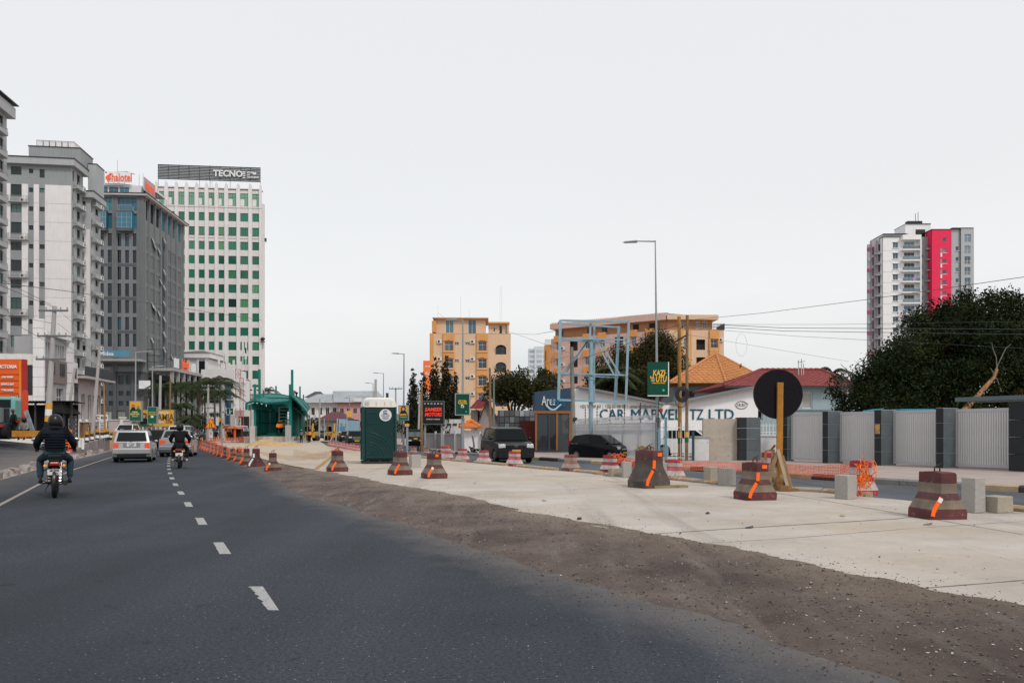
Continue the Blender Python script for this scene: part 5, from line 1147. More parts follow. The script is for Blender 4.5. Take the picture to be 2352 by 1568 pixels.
palm(1912,855,78,0,12,2.6, 'palm top peeping over the red tiled roof'); palm(1415,855,60,0,12,2.4, 'palm crown inside the dark tree under the billboard')
for (x, y, Y, r, lab) in ((438,968,106,1.5, 'round street shrub beside the warning triangle'), (466,972,112,1.3, 'dark street bush behind the warning triangle'), (1085,1036,50,.35, 'weeds at the foot of the long grey wall'), (922,978,100,1.2, 'dusty shrub behind the tuk-tuk'), (760,985,180,3., 'dark trees behind the lamp posts in the far centre'), (724,978,190,3., 'dark trees beside the pale three storey block')):
 b = P(x, 991, Y); b.z = 0; z = max(r*.6, (991-y)*Y/F+HC); tree(b, lab, [(dx*r*.6,0, z+dz*r*.4, r*.7) for dx, dz in ((-1,0),(0,.5),(1,0),(.3,-.6),(-.4,-.7))], 180/max(1, r), .12*max(1, r*.7), LF, .06, BARKG, 0, cat='shrub', name='shrub')
# ================= right hand street front =================
def ground_pt(x, y, z=.12): return G(x, y, z)
TILE = M('pillar_tile', (.085,.105,.115), .45, var=.15, vs=1.5, col2=(.12,.145,.155), thr=.56, spec=.5); TILE_SHADE = M('pillar_tile_shaded', (.022,.026,.030), .5, var=.15); PANEL = M('gate_panel_grey', (.62,.61,.61), .5, var=.06, vs=.5, metal=.1); COPE = M('gate_frame_grey', (.46,.455,.47), .5, var=.05)  # second pillar tile is a shaded copy, for faces turned from the sun
def gate_wall():
 wb = [(1600,1050.5),(1693,1053.5),(1815,1058),(1905,1061.5),(2030,1067),(2172,1073),(2335,1079.5),(2500,1089)]
 A, Bp = ground_pt(1815,1058), ground_pt(2335,1079.5); d = (Bp-A); d.z = 0; L = d.length; ang = math.atan2(d.y, d.x); c, n = cos(ang), sin(ang)
 def su(x, off=0.):   # distance along the wall where image column x meets it; off = towards the road
  nx, ny = n, -c; t = (x-CX)/F; X0, Y0 = A.x+nx*off, A.y+ny*off
  return (t*Y0-X0)/(c-t*n)
 root = thing('boundary_wall', A, ang, 'grey ribbed metal panel wall between dark tiled pillars along the pavement', 'wall'); H = 2.16
 cols = [(1797,1816,1816), (1889,1901.6,1925), (2008,2024,2049), (2149.7,2166.8,2193.7)]
 D = .78; ends = []
 for i, (xa, xb, xc) in enumerate(cols):
  DD = D if i else .3
  u0, u1 = su(xa, DD), su(xb, DD); w_ = max(.28, u1-u0) if i else .28; u0 = u1-w_
  if i == 0: u1 = su(1808, DD); u0 = u1-.3
  for k in range(4):
   h0, h1 = k*.55, (k+1)*.55-.012; mb=MB(); mb.box(u0, u1,-DD, .12, h0, h1,0); mb.mi[-6:] = [0,0,1,0,0,0]; mb.build('pillar_tile', [TILE, TILE_SHADE], root)  # road-facing side takes the shaded tile colour
  mb=MB(); mb.box(u0+.01, u1-.01,-DD+.01,.11,0,2.2); mb.build('pillar_core', COPE, root); ends.append((u0, u1))
  if i == 2: mb=MB(); mb.box(u0+.04, u1-.06,-D-.006,-D-.001,1.25,1.62); mb.build('poster', M('poster_torn', (.5,.25,.08), .8, var=.4, vs=8, col2=(.6,.58,.52), thr=.55), root)
  if i == 3: pass
 u4 = su(2317, D)
 for k in range(4): mb=MB(); mb.box(u4, u4+3.2,-D, .1, k*.58, (k+1)*.58-.012); mb.build('wall_tile', TILE_SHADE, root)  # painted in the shaded tile colour throughout
 mb=MB(); mb.box(u4+.9, u4+1.2,-D-.006,-D-.001,1.2,1.75); mb.build('poster', MATS['poster_torn'], root)
 # canopy behind the last pillar
 mb=MB(); mb.box(u4-2.6, u4+3.2,.3,2.4,2.45,2.6); mb.build('gate_canopy', M('canopy_bluegrey', (.12,.16,.175), .6), root)
 spans = [(ends[0][1], ends[1][0]), (ends[1][1], ends[2][0]), (ends[2][1], ends[3][0]), (ends[3][1], u4)]
 spans = [(ends[0][0]-.0, ends[0][0]+.0)] [:0]+spans
 for i, (a, b) in enumerate(spans):
  for bx in ((a, b, -.06,0., 2.05,2.16), (a, b, -.06,0., .06,.16), (a, a+.07,-.06,0., .16,2.05), (b-.07, b, -.06,0., .16,2.05)): mb=MB(); mb.box(*bx); mb.build('frame_rail', COPE, root)
  k = max(4, int((b-a-.14)/.088)); w_ = (b-a-.14)/k
  mbs = MB(); mbs.prism([(0,0), (w_*.3,-.035), (w_*.72,-.035), (w_*.94,0), (w_*.94,.012), (0,.012)], .16,2.05, 'Z'); me = mbs.mesh('rib', PANEL)
  for j in range(k): inst_mesh('rib', me, root, (a+.07+j*w_, -.02,0))
 mb=MB(); mb.box(0, u4,.14,.16,.1,2.1); mb.build('panel_back', DKF, root)
 return root, A, ang, su
gw, gwA, gwang, gwsu = gate_wall()
# teal lids of bins showing behind the wall
TEAL = M('lid_blue', (.04,.28,.42), .4)
for (x, y, w_, lab) in ((2012,945,.95, 'bright blue tipped skip lid showing above the wall pillar'), (2108,943,1.4, 'long flat blue lid showing above the wall panel')):
 p = P(x, y, 33.5); mb=MB(); mb.prism([(-w_/2,-.2), (w_/2,-.2), (w_/2-.06,.08), (w_/2-.3,.12), (-w_/2+.3,.06)] if w_ < 1 else [(-w_/2,-.2), (w_/2,-.2), (w_/2,.08), (-w_/2,.08)], 0,.8, 'Y'); mb.box(-w_/2-.05, w_/2+.05,-.05,.02,.02,.06); mb.box(-.1,.1,.3,.5,-p.z, -.2)
 t = mb.build('blue_lid', TEAL, loc=p); tag(t, lab, 'bin lid')
# rough plastered panel with pillar left of the round sign
A = ground_pt(1615,1056.5); px = F/A.y; Bq = thing('boundary_wall', A, 0, 'beige rough plastered wall panel with dark tiled pillar at its right', 'wall')
W1 = (1693-1615)/px; mb=MB(); mb.box(0, W1,0,.2,0,1.93); mb.build('wall', M('plaster_rough', (.42,.37,.315), .95, var=.12, vs=1.2, col2=(.34,.295,.25), thr=.55, bump=.4, bs=8), Bq)
for k in range(4): mb=MB(); mb.box(W1, W1+.33,-.35,.3, k*.5, (k+1)*.5-.01); mb.build('pillar_tile', TILE_SHADE, Bq); mb=MB(); mb.box(W1+.335, W1+.98,-.36,.3, k*.5, (k+1)*.5-.01); mb.build('pillar_tile', TILE, Bq)  # left half painted as the shaded face, right half as the lit one
# white low wall with pickets between the pillar and the grey wall
A2 = ground_pt(1742,1056); px = F/A2.y; B2 = thing('boundary_wall', A2,0, 'whitewashed low wall with white pickets behind the round sign', 'wall'); W2 = (1800-1742)/px
mb=MB(); mb.box(0, W2,0,.2,0,1.12); mb.build('wall', WHITE, B2); mb=MB(); mb.box(-.02, W2+.05,-.06,.26,1.12,1.2); mb.build('coping', WHITE, B2); mb=MB(); mb.box(0,.1,-.05,.3,0,1.3); mb.build('gate_post', CONC, B2)
for i in range(int(W2/.16)): mb=MB(); mb.box(.05+i*.16,.085+i*.16,.05,.085,1.2,1.72); mb.build('picket', WHF, B2)
for z in (1.3,1.6): mb=MB(); mb.box(0, W2,.055,.08, z, z+.03); mb.build('rail', WHF, B2)
A3 = ground_pt(1593,1057); mbx = thing('boundary_wall', A3,0, 'peeling whitewashed stub wall left of the beige panel', 'wall'); px = F/A3.y; mb=MB(); mb.box(0,.72,.02,.25,0,1.05); mb.build('wall', M('whitewash_peeling', (.62,.61,.60), .9, col2=(.40,.36,.32), vs=1.4, thr=.6, bump=.3), mbx); mb=MB(); mb.box(-.1,.8,-.03,.3,1.05,1.13); mb.build('coping', CONC, mbx)
# ---- security fence in front of the car yard
STEELB = M('post_blue', (.13,.27,.34), .5, var=.15); STEEL = M('fence_white', (.50,.51,.53), .5, var=.1)
def fence():
 a, b = ground_pt(1318,1040), ground_pt(1510,1057.5); d = b-a; L = d.length; ang = math.atan2(d.y, d.x); t = thing('security_fence', a, ang, 'grey spiked steel fence topped with razor wire coils', 'fence')
 n = int(L/.14); mb=MB(); mb.box(-.018,.018,-.018,.018,.1,1.65); mb.prism([(-.018,1.65), (.018,1.65), (0,1.75)], -.018,.018, 'Y'); me = mb.mesh('bar', STEEL)
 for i in range(n): inst_mesh('bar', me, t, (i*L/n, 0,0))
 for z in (.35,1.35): mb=MB(); mb.box(0, L, .02,.06, z, z+.05); mb.build('rail', STEEL, t)
 for i in range(7):
  u = i*L/6; mb=MB(); mb.box(u-.04, u+.04,.03,.11,0,1.5); mb.build('post', STEELB, t); mb=MB(); mb.box(u-.015, u+.015,.03,.06,1.5,2.75)
  for k in range(6): mb.box(u-.06, u+.06,.02,.07,1.75+k*.17,1.79+k*.17)
  mb.build('insulator_mast', DKF, t)
 for i in range(6):
  u0, u1 = i*L/6, (i+1)*L/6; m = 110; pts = [(u0+(u1-u0)*k/m, .05+.2*cos(k*.9), 1.9+.22*sin(k*.9)) for k in range(m+1)]; mb=MB(); mb.tube(pts, .012,4); mb.build('razor_coil', ALU, t)
 a, b = ground_pt(1515,1057), ground_pt(1592,1057.5); d = b-a; L = d.length; ang = math.atan2(d.y, d.x); t = thing('picket_fence', a, ang, 'tall thin white bar fence with blue posts before the parked white cars', 'fence')
 n = int(L/.17)
 for i in range(n): mb=MB(); h = 1.72; mb.box(i*L/n-.012, i*L/n+.012,-.012,.012,.05, h); mb.build('bar', WHF, t)
 for z in (.12,1.5): mb=MB(); mb.box(0, L, .01,.04, z, z+.04); mb.build('rail', WHF, t)
 for u, m_, h in ((-.12, STEELB, 1.7), (.28, STEELB, 2.0), (L, M('post_dark_blue', (.03,.07,.10), .6), 1.35)): mb=MB(); mb.box(u-.06, u+.06,-.1,.02,0, h); mb.build('post', m_, t)
fence()
# ---- car dealer's white warehouse
def warehouse():
 Y = 56.; s = Y/F; Wm = M('warehouse_white', (.84,.84,.84), .8, var=.03, vs=.4, streak=.05); X = lambda x: (x-1325)*s; Z = lambda y: (991-y)*s+HC
 p = P(1325,991, Y); t = thing('warehouse', (p.x, Y, 0), 0, 'white double gabled warehouse with blue car dealer lettering', 'building')
 pr = [(X(1318), 0), (X(1318), Z(893)), (X(1330), Z(891)), (X(1521), Z(930)), (X(1545), Z(930)), (X(1741), Z(889)), (X(1741), 0)]
 mb=MB(); mb.prism(pr, 0,9, 'Y'); mb.build('wall', Wm, t)
 RF = M('warehouse_roof_edge', (.20,.20,.20), .7)
 for a, b in ((pr[2], pr[3]), (pr[4], pr[5])): mb=MB(); mb.prism([(a[0]-.1, a[1]), (b[0]+.1, b[1]), (b[0]+.1, b[1]+.16), (a[0]-.1, a[1]+.16)], -.55,9, 'Y'); mb.build('roof', RF, t)
 BL = M('lettering_teal', (.018,.11,.165), .6); sz = 25*s/.70
 for st, x0, x1 in (('CAR', 1376,1433), ('MARVEL', 1448,1563), ('TZ', 1584,1615), ('LTD', 1627,1684)):
  o = text(st, 1.05, BL, t, (0,-.03, Z(953)), bold=.0, ext=.012); w0 = o.dimensions.x; bpy.context.view_layer.update(); w0 = max(v.co.x for v in o.data.vertices)-min(v.co.x for v in o.data.vertices); o.scale = (X(x1)-X(x0)-0 and (X(x1)-X(x0))/w0,1,1); o.location.x = (X(x0)+X(x1))/2; o2 = o.copy(); COL.objects.link(o2); o2.location = o.location+Vector((.035,-.006,.015))
 o = text('+255 767 989 043  |  +255 655 048 422  |  carmarveltz@gmail.com', .33, RF, t, ((X(1330)+X(1512))/2,-.02, Z(933.5)), bold=.012, ext=.01); w0 = max(v.co.x for v in o.data.vertices)-min(v.co.x for v in o.data.vertices); o.scale[0] = (X(1512)-X(1335))/w0
 o = text('ORBIT', .3, RF, t, (X(1703), -.02, Z(930)), bold=.01, ext=.01, space=1.2)
 mb = MB()
 for a0, a1, r in ((.3,2.6,1), (3.4,5.8,1)): mb.tube([(X(1703)+13*s*cos(a), -.02, Z(930)+8.5*s*sin(a)) for a in np.linspace(a0, a1,14)], .03,4)
 mb.build('logo', RF, t)
 mb=MB(); mb.box(X(1516), X(1522), -.1,-.005, Z(945), Z(938)); mb.build('alarm_box', M('alarm_red', (.5,.06,.03), .5), t)
warehouse()
# ---- blue pool shop
def shop():
 Y = 52.; s = Y/F; p = P(1229,991, Y); t = thing('shop_house', (p.x, Y, .12), 0, 'navy blue clad shop with wood framed glass front and wave sign', 'shop'); X = lambda x: (x-1229)*s; Z = lambda y: (991-y)*s+HC-.12
 NB = M('shop_navy', (.035,.065,.11), .45, var=.08); WD = M('shop_wood', (.28,.12,.045), .6, var=.15, vs=3)
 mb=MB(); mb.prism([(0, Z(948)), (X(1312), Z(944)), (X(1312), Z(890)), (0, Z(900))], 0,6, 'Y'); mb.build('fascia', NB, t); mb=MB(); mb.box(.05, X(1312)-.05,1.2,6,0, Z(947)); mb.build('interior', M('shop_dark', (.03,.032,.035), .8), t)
 for x in (1229,1259,1277,1307): mb=MB(); mb.box(X(x), X(x)+.13,-.05,.08,0, Z(949)); mb.build('door_post', WD if x != 1259 else DKF, t)
 mb=MB(); mb.box(-.05, X(1312), -.08,.1, Z(949), Z(944)+.02); mb.build('lintel', WD, t); mb=MB(); mb.box(0, X(1312), -.1,.2,0,.12); mb.build('plinth', DKF, t)
 g_ = glass('shop_glass', (.02,.025,.03), (.07,.08,.085), .5,.03)
 for a, b in ((1233,1258), (1263,1276), (1281,1306)): mb=MB(); mb.box(X(a), X(b), .0,.03,.13, Z(950)); mb.build('glass_door', g_, t)
 o = text('Ares', .85, M('sign_pale', (.6,.62,.63), .5), t, (X(1260), -.03, Z(921)), sx=.55, bold=.01, ext=.03); text('Pools', .78, M('sign_wave_blue', (.02,.16,.28), .5), t, (X(1282), -.035, Z(924)), sx=.52, bold=.01, ext=.03)
 for j, m_ in ((0, MATS['sign_pale']), (1, MATS['sign_wave_blue'])): mb=MB(); mb.tube([(X(1254)+i*.09,-.04, Z(934+j*4)+.2*sin(i*.42+2.6)) for i in range(12)], .05,5); mb.build('wave', m_, t)
 # red steel gate and grey cladded wall to the left
 p = P(1143,991,54); t = thing('gate_wall', (p.x, 54,.12), 0, 'dark red steel gate with patchwork grey cladding left of the blue shop', 'wall'); s = 54/F; X = lambda x: (x-1143)*s; Z = lambda y: (991-y)*s+HC-.12
 mb=MB(); mb.box(X(1195), X(1228), 0,.1,0, Z(966)); mb.build('gate', M('gate_red', (.10,.018,.015), .6, var=.25, vs=2), t); mb=MB(); mb.box(X(1143), X(1229), .15,.4,0, Z(942)); mb.build('wall', M('clad_back', (.07,.075,.08), .7), t)
 ca = [M('clad_dark', (.08,.09,.095), .6), M('clad_mid', (.17,.18,.19), .6), M('clad_pale', (.42,.44,.46), .6)]
 for i in range(7):
  for j in range(3):
   x0 = 1147+i*11.7; k = 2 if (i in (4,5,6) and j == 0) or (i > 5 and j == 1) else (1 if (i+j) % 3 == 0 else 0)
   if j == 2 and i > 3: continue
   mb=MB(); mb.box(X(x0)+.02, X(x0+11.7)-.02,.08,.14, Z(956+j*14.5)+.02, Z(942+j*14.5)-.02); mb.build('cladding_panel', ca[k], t)
shop()
# ---- maroon roof house, gatehouse, long wall, white wall
def houses():
 s = 62/F; p = P(1141,991,62); t = thing('house', (p.x, 62,.12), 0, 'low house with maroon tiled roof and beige gable', 'house'); X = lambda x: (x-1141)*s; Z = lambda y: (991-y)*s+HC-.12
 MR = M('roof_tile_maroon', (.22,.04,.055), .8, var=.2, vs=2, col2=(.30,.15,.13), thr=.6); GB = M('gable_beige', (.33,.29,.28), .85)
 mb=MB(); mb.prism([(X(1096), 0), (X(1096), Z(975)), (X(1118), Z(918)), (X(1143), Z(968)), (X(1143), 0)], .6,8, 'Y'); mb.build('wall', GB, t)
 mb=MB(); mb.box(X(1080), X(1096), 1., 7,0, Z(940)); mb.build('wall', GB, t)
 mb=MB(); tile_plane(mb, (X(1078), .0, Z(938)), (X(1108), 0., Z(938)), (X(1119), 4, Z(913)), (X(1092), 4, Z(913)), 10,.35); o = mb.build('roof_tiles', MR, t); o['kind'] = 'stuff'
 for a, b in (((1094,978), (1118,914)), ((1118,914), (1146,972))): mb=MB(); mb.add([(X(a[0]), .2, Z(a[1])), (X(b[0]), .2, Z(b[1])), (X(b[0]), 8, Z(b[1])), (X(a[0]), 8, Z(a[1])), (X(a[0]), .2, Z(a[1])-.25), (X(b[0]), .2, Z(b[1])-.25)], [(0,1,2,3),(0,1,5,4)]); mb.build('verge', M('verge_dark', (.05,.035,.035), .8), t)
 s = 52/F; p = P(1080,991,52); t = thing('gatehouse', (p.x, 52,.12), 0, 'small gatehouse with bright orange tiled hipped roof behind the grey wall', 'gatehouse'); w_ = 24*s
 mb=MB(); mb.box(-w_*.8, w_*.8,.5,2,0,1.4); mb.build('wall', WHITE, t); hip_roof('roof', -w_, w_, 0,2.4, (991-983)*s+HC-.12, (991-967)*s+HC-.12,.7, M('roof_tile_bright', (.62,.20,.06), .8, var=.2, vs=3), t, .25,5)
 # long grey wall from the gatehouse down to the wooden pole
 a, b = ground_pt(972,1027), ground_pt(1108,1038); d = b-a; L = d.length; t = thing('boundary_wall', a, math.atan2(d.y, d.x), 'long weathered grey wall with white pilasters beside the opposite road', 'wall'); px = F/((a.y+b.y)/2); h = 34/px
 mb=MB(); mb.box(0, L, 0,.2,0, h); mb.build('wall', M('wall_weathered', (.33,.30,.31), .9, var=.15, vs=.8, streak=.3, col2=(.20,.19,.19), thr=.62), t); mb=MB(); mb.box(-.05, L+.05,-.05,.25, h, h+.1); mb.build('coping', CONC, t)
 for u in (.05, L*.27, L*.42, L*.62, L*.82, L*.97): mb=MB(); mb.box(u-.18, u+.18,-.1,-.002,0, h+.25); mb.build('pilaster', M('pilaster_white', (.62,.60,.60), .8, var=.15, streak=.2), t)
 p1 = P(942,991,72); s = 72/F; t = thing('boundary_wall', (p1.x, 72,.1), 0, 'tall stained white wall behind the motor dealer sign', 'wall'); mb=MB(); mb.box(0,118*s, 0,.25,0, (991-965)*s+HC); mb.build('wall', M('wall_stained_white', (.60,.59,.59), .9, col2=(.30,.28,.28), vs=.8, thr=.58, streak=.2), t)
 for i in range(9): mb=MB(); mb.box(i*.55, i*.55+.35,-.05,-.002,1.9,2.1); mb.build('vent_block', DKF, t)
 # big tiled houses on the right
 s = 80/F; p = P(1540,991,80); t = thing('house', (p.x, 80,0), 0, 'house with large orange tiled hipped roof behind the lettered warehouse', 'house'); X = lambda x: (x-1540)*s; Z = lambda y: (991-y)*s+HC
 WG = M('house_wall_slate', (.13,.155,.165), .85); OT = M('roof_tile_orange', (.50,.23,.09), .85, var=.2, vs=1.5, col2=(.45,.18,.07), thr=.55)
 mb=MB(); mb.box(X(1552), X(1800), 1,14,0, Z(886)); mb.build('wall', WG, t)
 for x in (1562,1660): mb=MB(); mb.box(X(x), X(x)+1.6,.9,.99, Z(910), Z(897)); mb.build('window', GLK, t)
 ap = ((1647-CX)/F*88-p.x, 8.5, (991-812)*88/F+HC); e0, e1, e2 = (X(1538), 0, Z(880)), (X(1668), 0, Z(880)), ((1800-CX)/F*96-p.x, 16, Z(880)+.2)
 mb=MB(); mb.add([e0, e1, e2, ap, ((1500-CX)/F*96-p.x, 16, Z(880))], [(0,1,3),(1,2,3),(4,0,3),(2,4,3)]); mb.build('roof', OT, t)
 mb = MB()
 def tri(A_, B_, T_, rows, tw): tile_plane(mb, A_, B_, Vector(T_)+(Vector(B_)-Vector(A_)).normalized()*.02, Vector(T_), rows, tw, .09,.05)
 tri(e0, e1, ap, 17,.5); tri(e1, e2, ap, 17,.5); tri(((1500-CX)/F*96-p.x, 16, Z(880)), e0, ap, 17,.5); o = mb.build('roof_tiles', OT, t); o['kind'] = 'stuff'
 RG = M('ridge_tile_orange', (.56,.28,.13), .85, var=.15)
 for A_, B_ in ((e0, ap), (e1, ap), (e2, ap)):
  A_, B_ = Vector(A_), Vector(B_); n = int((B_-A_).length/.45)
  for i in range(n): mb=MB(); q, r = A_.lerp(B_, i/n), A_.lerp(B_, (i+1.08)/n); mb.tube([q+Vector((0,0,.16)), r+Vector((0,0,.12))], [.16,.12], 6); mb.build('ridge_tile', RG, t)
 # crow on the roof slope and red roofed house
 s = 64/F; p = P(1660,991,64); t = thing('house', (p.x, 64,0), 0, 'pale blue house with wide red tiled roof behind the round sign', 'house'); X = lambda x: (x-1660)*s; Z = lambda y: (991-y)*s+HC
 RT = M('roof_tile_red', (.25,.065,.062), .8, var=.2, vs=1.5, col2=(.25,.07,.07), thr=.55); WB2 = M('house_wall_pale_blue', (.30,.39,.42), .85, var=.06, streak=.1)
 B = Bld.__new__(Bld); B.root = t; B.loc = Vector((p.x, 64,0)); B.rz = 0
 z0 = Z(888); zr = (991-850)*69/F+HC; rx0, rx1 = (1748-CX)/F*69-p.x, (1885-CX)/F*69-p.x
 hip_roof('roof', X(1658), X(1964), -.6,10.6, z0, zr, 3., RT, t, .45,15, None, (rx0, rx1))
 B.face((X(1700), 0,0), 0, X(1945)-X(1700), z0-.05, [(X(1843)-X(1700), X(1866)-X(1700), Z(938), Z(900), 1,1, CURT), (X(1911)-X(1700), X(1937)-X(1700), Z(916), Z(901), 2,1), (X(1733)-X(1700), X(1752)-X(1700), Z(965), Z(930), 1,1)], WHF, GLK, WB2,.2)
 B.core(WB2, X(1700), X(1945), .3,10,0, z0-.05); B.box('band', WG, X(1700), X(1945), -.06,-.003, Z(944), Z(941)); B.box('gutter', DKF, X(1660), X(1962), -.75,-.62, z0-.12, z0+.0)
 mb = MB();
 for x, h in ((1865,.7), (1872,.8), (1877,.4)): mb.bar((X(x), 3, zr-.8), (X(x), 3, zr+h), .06)
 mb.bar((X(1863), 3, zr+.5), (X(1880), 3, zr+.6), .06); mb.build('antenna', ALU, t)
houses()
p = P(1756,846,74); mb=MB(); mb.blob((0,0,.1), .16,3,2,.1, sq=(.6,1.3,.8)); mb.blob((0,-.2,.28), .08,4,1,.1); mb.add([(0,.1,.05),(.06,.45,-.1),(-.06,.45,-.1)], [(0,1,2)]); mb.bar((0,0,-.15), (0,0,.02), .03); tag(mb.build('crow', DARK, loc=P(1701,842,87)), 'black crow perched on the orange tiled roof', 'bird')
# ---- pale blue empty billboard frame
def bframe():
 Y = 46.; s = Y/F; p = P(1358,991, Y); t = thing('billboard_frame', (p.x, Y, .12), 0, 'empty pale blue steel billboard frame on a single thick post', 'billboard'); LB_ = M('frame_pale_blue', (.24,.37,.44), .55, var=.15, vs=2, col2=(.14,.22,.28), thr=.66)
 V = lambda x, y, d=0.: Vector(((x-1358)*s, d, (991-y)*s+HC-.12));
 def bar(a, b, w_=.12, nm='frame_bar'): mb=MB(); mb.bar(a, b, w_); mb.build(nm, LB_, t)
 mb=MB(); mb.tube([(0,.25,0), (0,.25, (991-868)*s+HC)], .13,14); mb.tube([(0,.25, (991-868)*s+HC), (0.02,.25, (991-778)*s+HC)], .11,14); mb.build('post', LB_, t, smooth=50)
 for z in (870,778): mb=MB(); mb.cyl(V(1358, z, .25), .18,.05,14); mb.build('flange', LB_, t)
 f = [(1287,735.5),(1444,739),(1437.5,923),(1283,918)]
 for i, w_ in enumerate((.10,.13,.12,.16)): a, b = f[i], f[(i+1) % 4]; bar(V(*a), V(*b), w_)
 r = [(1291,738,.9),(1427,747,.9),(1420,925,.9)]
 bar(V(1291,738,.9), V(1427,747,.9), .1); bar(V(1428,745,.9), V(1419,925,.9), .08); bar(V(1424,745,.7), V(1415,925,.7), .1)
 for y, y2 in ((776,780),(857,861)): bar(V(1286,y,.1), V(1440,y2,.1), .09); bar(V(1290,y+2,.7), V(1425,y2+4,.7), .07)
 bar(V(1357,741,.2), V(1356,780,.2), .12); bar(V(1367,742,.5), V(1366,925,.5), .12)
 for a, b in (((1353,780),(1299,857)), ((1350,783),(1296,853)), ((1369,780),(1411,858)), ((1377,780),(1425,858))): bar(V(*a, .3), V(*b, .3), .09)
 for x in (1287,1444): bar(V(x, 737,0), V(x-2,737,.9), .08)
bframe()
# ================= teal station under construction =================
TL = M('station_teal', (.009,.165,.14), .65, var=.12, vs=1.5); TL2 = M('station_teal_dark', (.006,.12,.102), .75, var=.15, vs=1.5); TLR = M('station_roof_teal', (.009,.145,.125), .6, var=.1)
def station():
 Y0 = 96.; s = Y0/F; o = P(584,991, Y0); t = thing('bus_station', (o.x, Y0,0), rad(12), 'teal steel bus station under construction with open ribbed walls and curved roofs', 'bus station')
 c_, n_ = cos(rad(12)), sin(rad(12))
 def L(x, y, Y):   # image point at depth Y into the station's own frame
  p = P(x, y, Y)-Vector((o.x, Y0,0)); return Vector((p.x*c_+p.y*n_, -p.x*n_+p.y*c_, p.z))
 # plinth
 B_ = Bld.__new__(Bld); B_.root = t; a = L(668,1014,95); b = L(705,1008,112)
 mb=MB(); q = [L(560,1001,97.), L(668,1001,94.), L(706,1001,118), L(630,1001,124)]
 q2 = [Vector((v.x, v.y, .1)) for v in q]; q = [Vector((v.x, v.y, .88)) for v in q]; mb.add(q2+q, [(0,1,5,4),(1,2,6,5),(2,3,7,6),(3,0,4,7),(4,5,6,7)]); mb.build('platform', MATS['sandy_concrete'], t)
 d = q[2]-q[1]
 for i in range(4):
  mb=MB(); p0, p1 = q[1]+d*(.03+.24*i), q[1]+d*(.06+.24*i); n2 = Vector((d.y, -d.x, 0)).normalized()*.25; z0 = Vector((0,0,-.75)); mb.add([p0, p1, p1+n2, p0+n2, p0+z0, p1+z0, p1+n2+z0, p0+n2+z0], [(0,1,2,3),(4,7,6,5),(0,4,5,1),(1,5,6,2),(2,6,7,3),(3,7,4,0)]); mb.build('buttress', CONC, t)
  mb=MB(); p0, p1 = q[1]+d*(.09+.24*i), q[1]+d*(.22+.24*i); n2 = Vector((d.y, -d.x, 0)).normalized()*.02; mb.add([p0+n2-Vector((0,0,.25)), p1+n2-Vector((0,0,.25)), p1+n2-Vector((0,0,.6)), p0+n2-Vector((0,0,.6))], [(0,1,2,3)]); mb.build('plinth_opening', M('opening_tan', (.22,.17,.10), .9), t)
 mb=MB(); e = q[1]+Vector((-.2,-.8,0)); mb.box(e.x-.1, e.x+.9, e.y-.3, e.y+16,.1,.35); mb.build('kerb', CONC, t)
 # left wall of fins and posts
 rr = random.Random(2)
 n = 15
 for i in range(n):
  x = 586+i*3.3; f = i/(n-1); p = L(x, 991,98+f*12); zt = 4.5-.0*f; w_ = .13 if i % 4 else .2
  mb=MB(); mb.box(p.x-w_*.6, p.x+w_*.6, p.y-.15, p.y+.15,.9,4.9-f*.3); mb.build('fin', [TL, TL2][i % 2], t)
 for z in (1.2,2.6,4.1): mb=MB(); mb.bar(L(585,991,98.4)+Vector((0,0,z-HC)), L(632,991,110)+Vector((0,0,z-HC)), .1); mb.build('rail', TL2, t)
 # curved roof of the left canopy (real thickness), seen from slightly below
 def vault(name, pts_front, pts_back, th=.12, nu=16):
  vs = []; fs = []
  for i in range(len(pts_front)):
   a_, b_ = pts_front[i], pts_back[i]; vs += [a_, b_, a_-Vector((0,0,th)), b_-Vector((0,0,th))]
  for i in range(len(pts_front)-1):
   k = i*4; fs += [(k, k+4, k+5, k+1), (k+2, k+3, k+7, k+6), (k, k+2, k+6, k+4), (k+1, k+5, k+7, k+3)]
  fs += [(0,1,3,2), (len(vs)-4, len(vs)-2, len(vs)-1, len(vs)-3)]
  mb=MB(); mb.add(vs, fs); ob = mb.build(name, TLR, t)
  for i in range(1, len(pts_front)-1,2): mb=MB(); mb.bar(pts_front[i]-Vector((0,0,th+.06)), pts_back[i]-Vector((0,0,th+.06)), .1); mb.build('rafter', TL2, t)
  for k in (0., .5,1.):
   for i in range(len(pts_front)-1): mb=MB(); mb.bar(pts_front[i].lerp(pts_back[i], k)+Vector((0,0,.05)), pts_front[i+1].lerp(pts_back[i+1], k)+Vector((0,0,.05)), .12); mb.build('purlin', TL2, t)
 vault('roof', [L(x, y, 94.5) for x, y in ((565,926),(585,921),(612,926),(640,924),(664,922))], [L(x, y, 110) for x, y in ((583,913),(598,906),(624,904),(645,906),(664,910))])
 for i in range(9): mb=MB(); a = L(566+i*7,926+(i % 2)*1.5,94.4+i*.4); mb.box(a.x-.12, a.x+.12, a.y-.3, a.y+.3, a.z-.75, a.z-.05); mb.build('eave_fin', TL2, t)
 # inner lower roof and dark far walls
 vault('roof', [L(x, y, 108) for x, y in ((642,945),(652,938),(664,935))], [L(x, y, 122) for x, y in ((640,940),(650,932),(664,929))])
 mb=MB(); mb.add([L(612,926,111), L(664,924,111), L(664,945,111), L(640,948,111), L(618,940,111)], [(0,1,2,3,4)]); mb.add([L(612,926,111.1), L(664,924,111.1), L(664,945,111.1), L(640,948,111.1), L(618,940,111.1)], [(0,1,2,3,4)]); mb.build('gable_panel', TL, t)
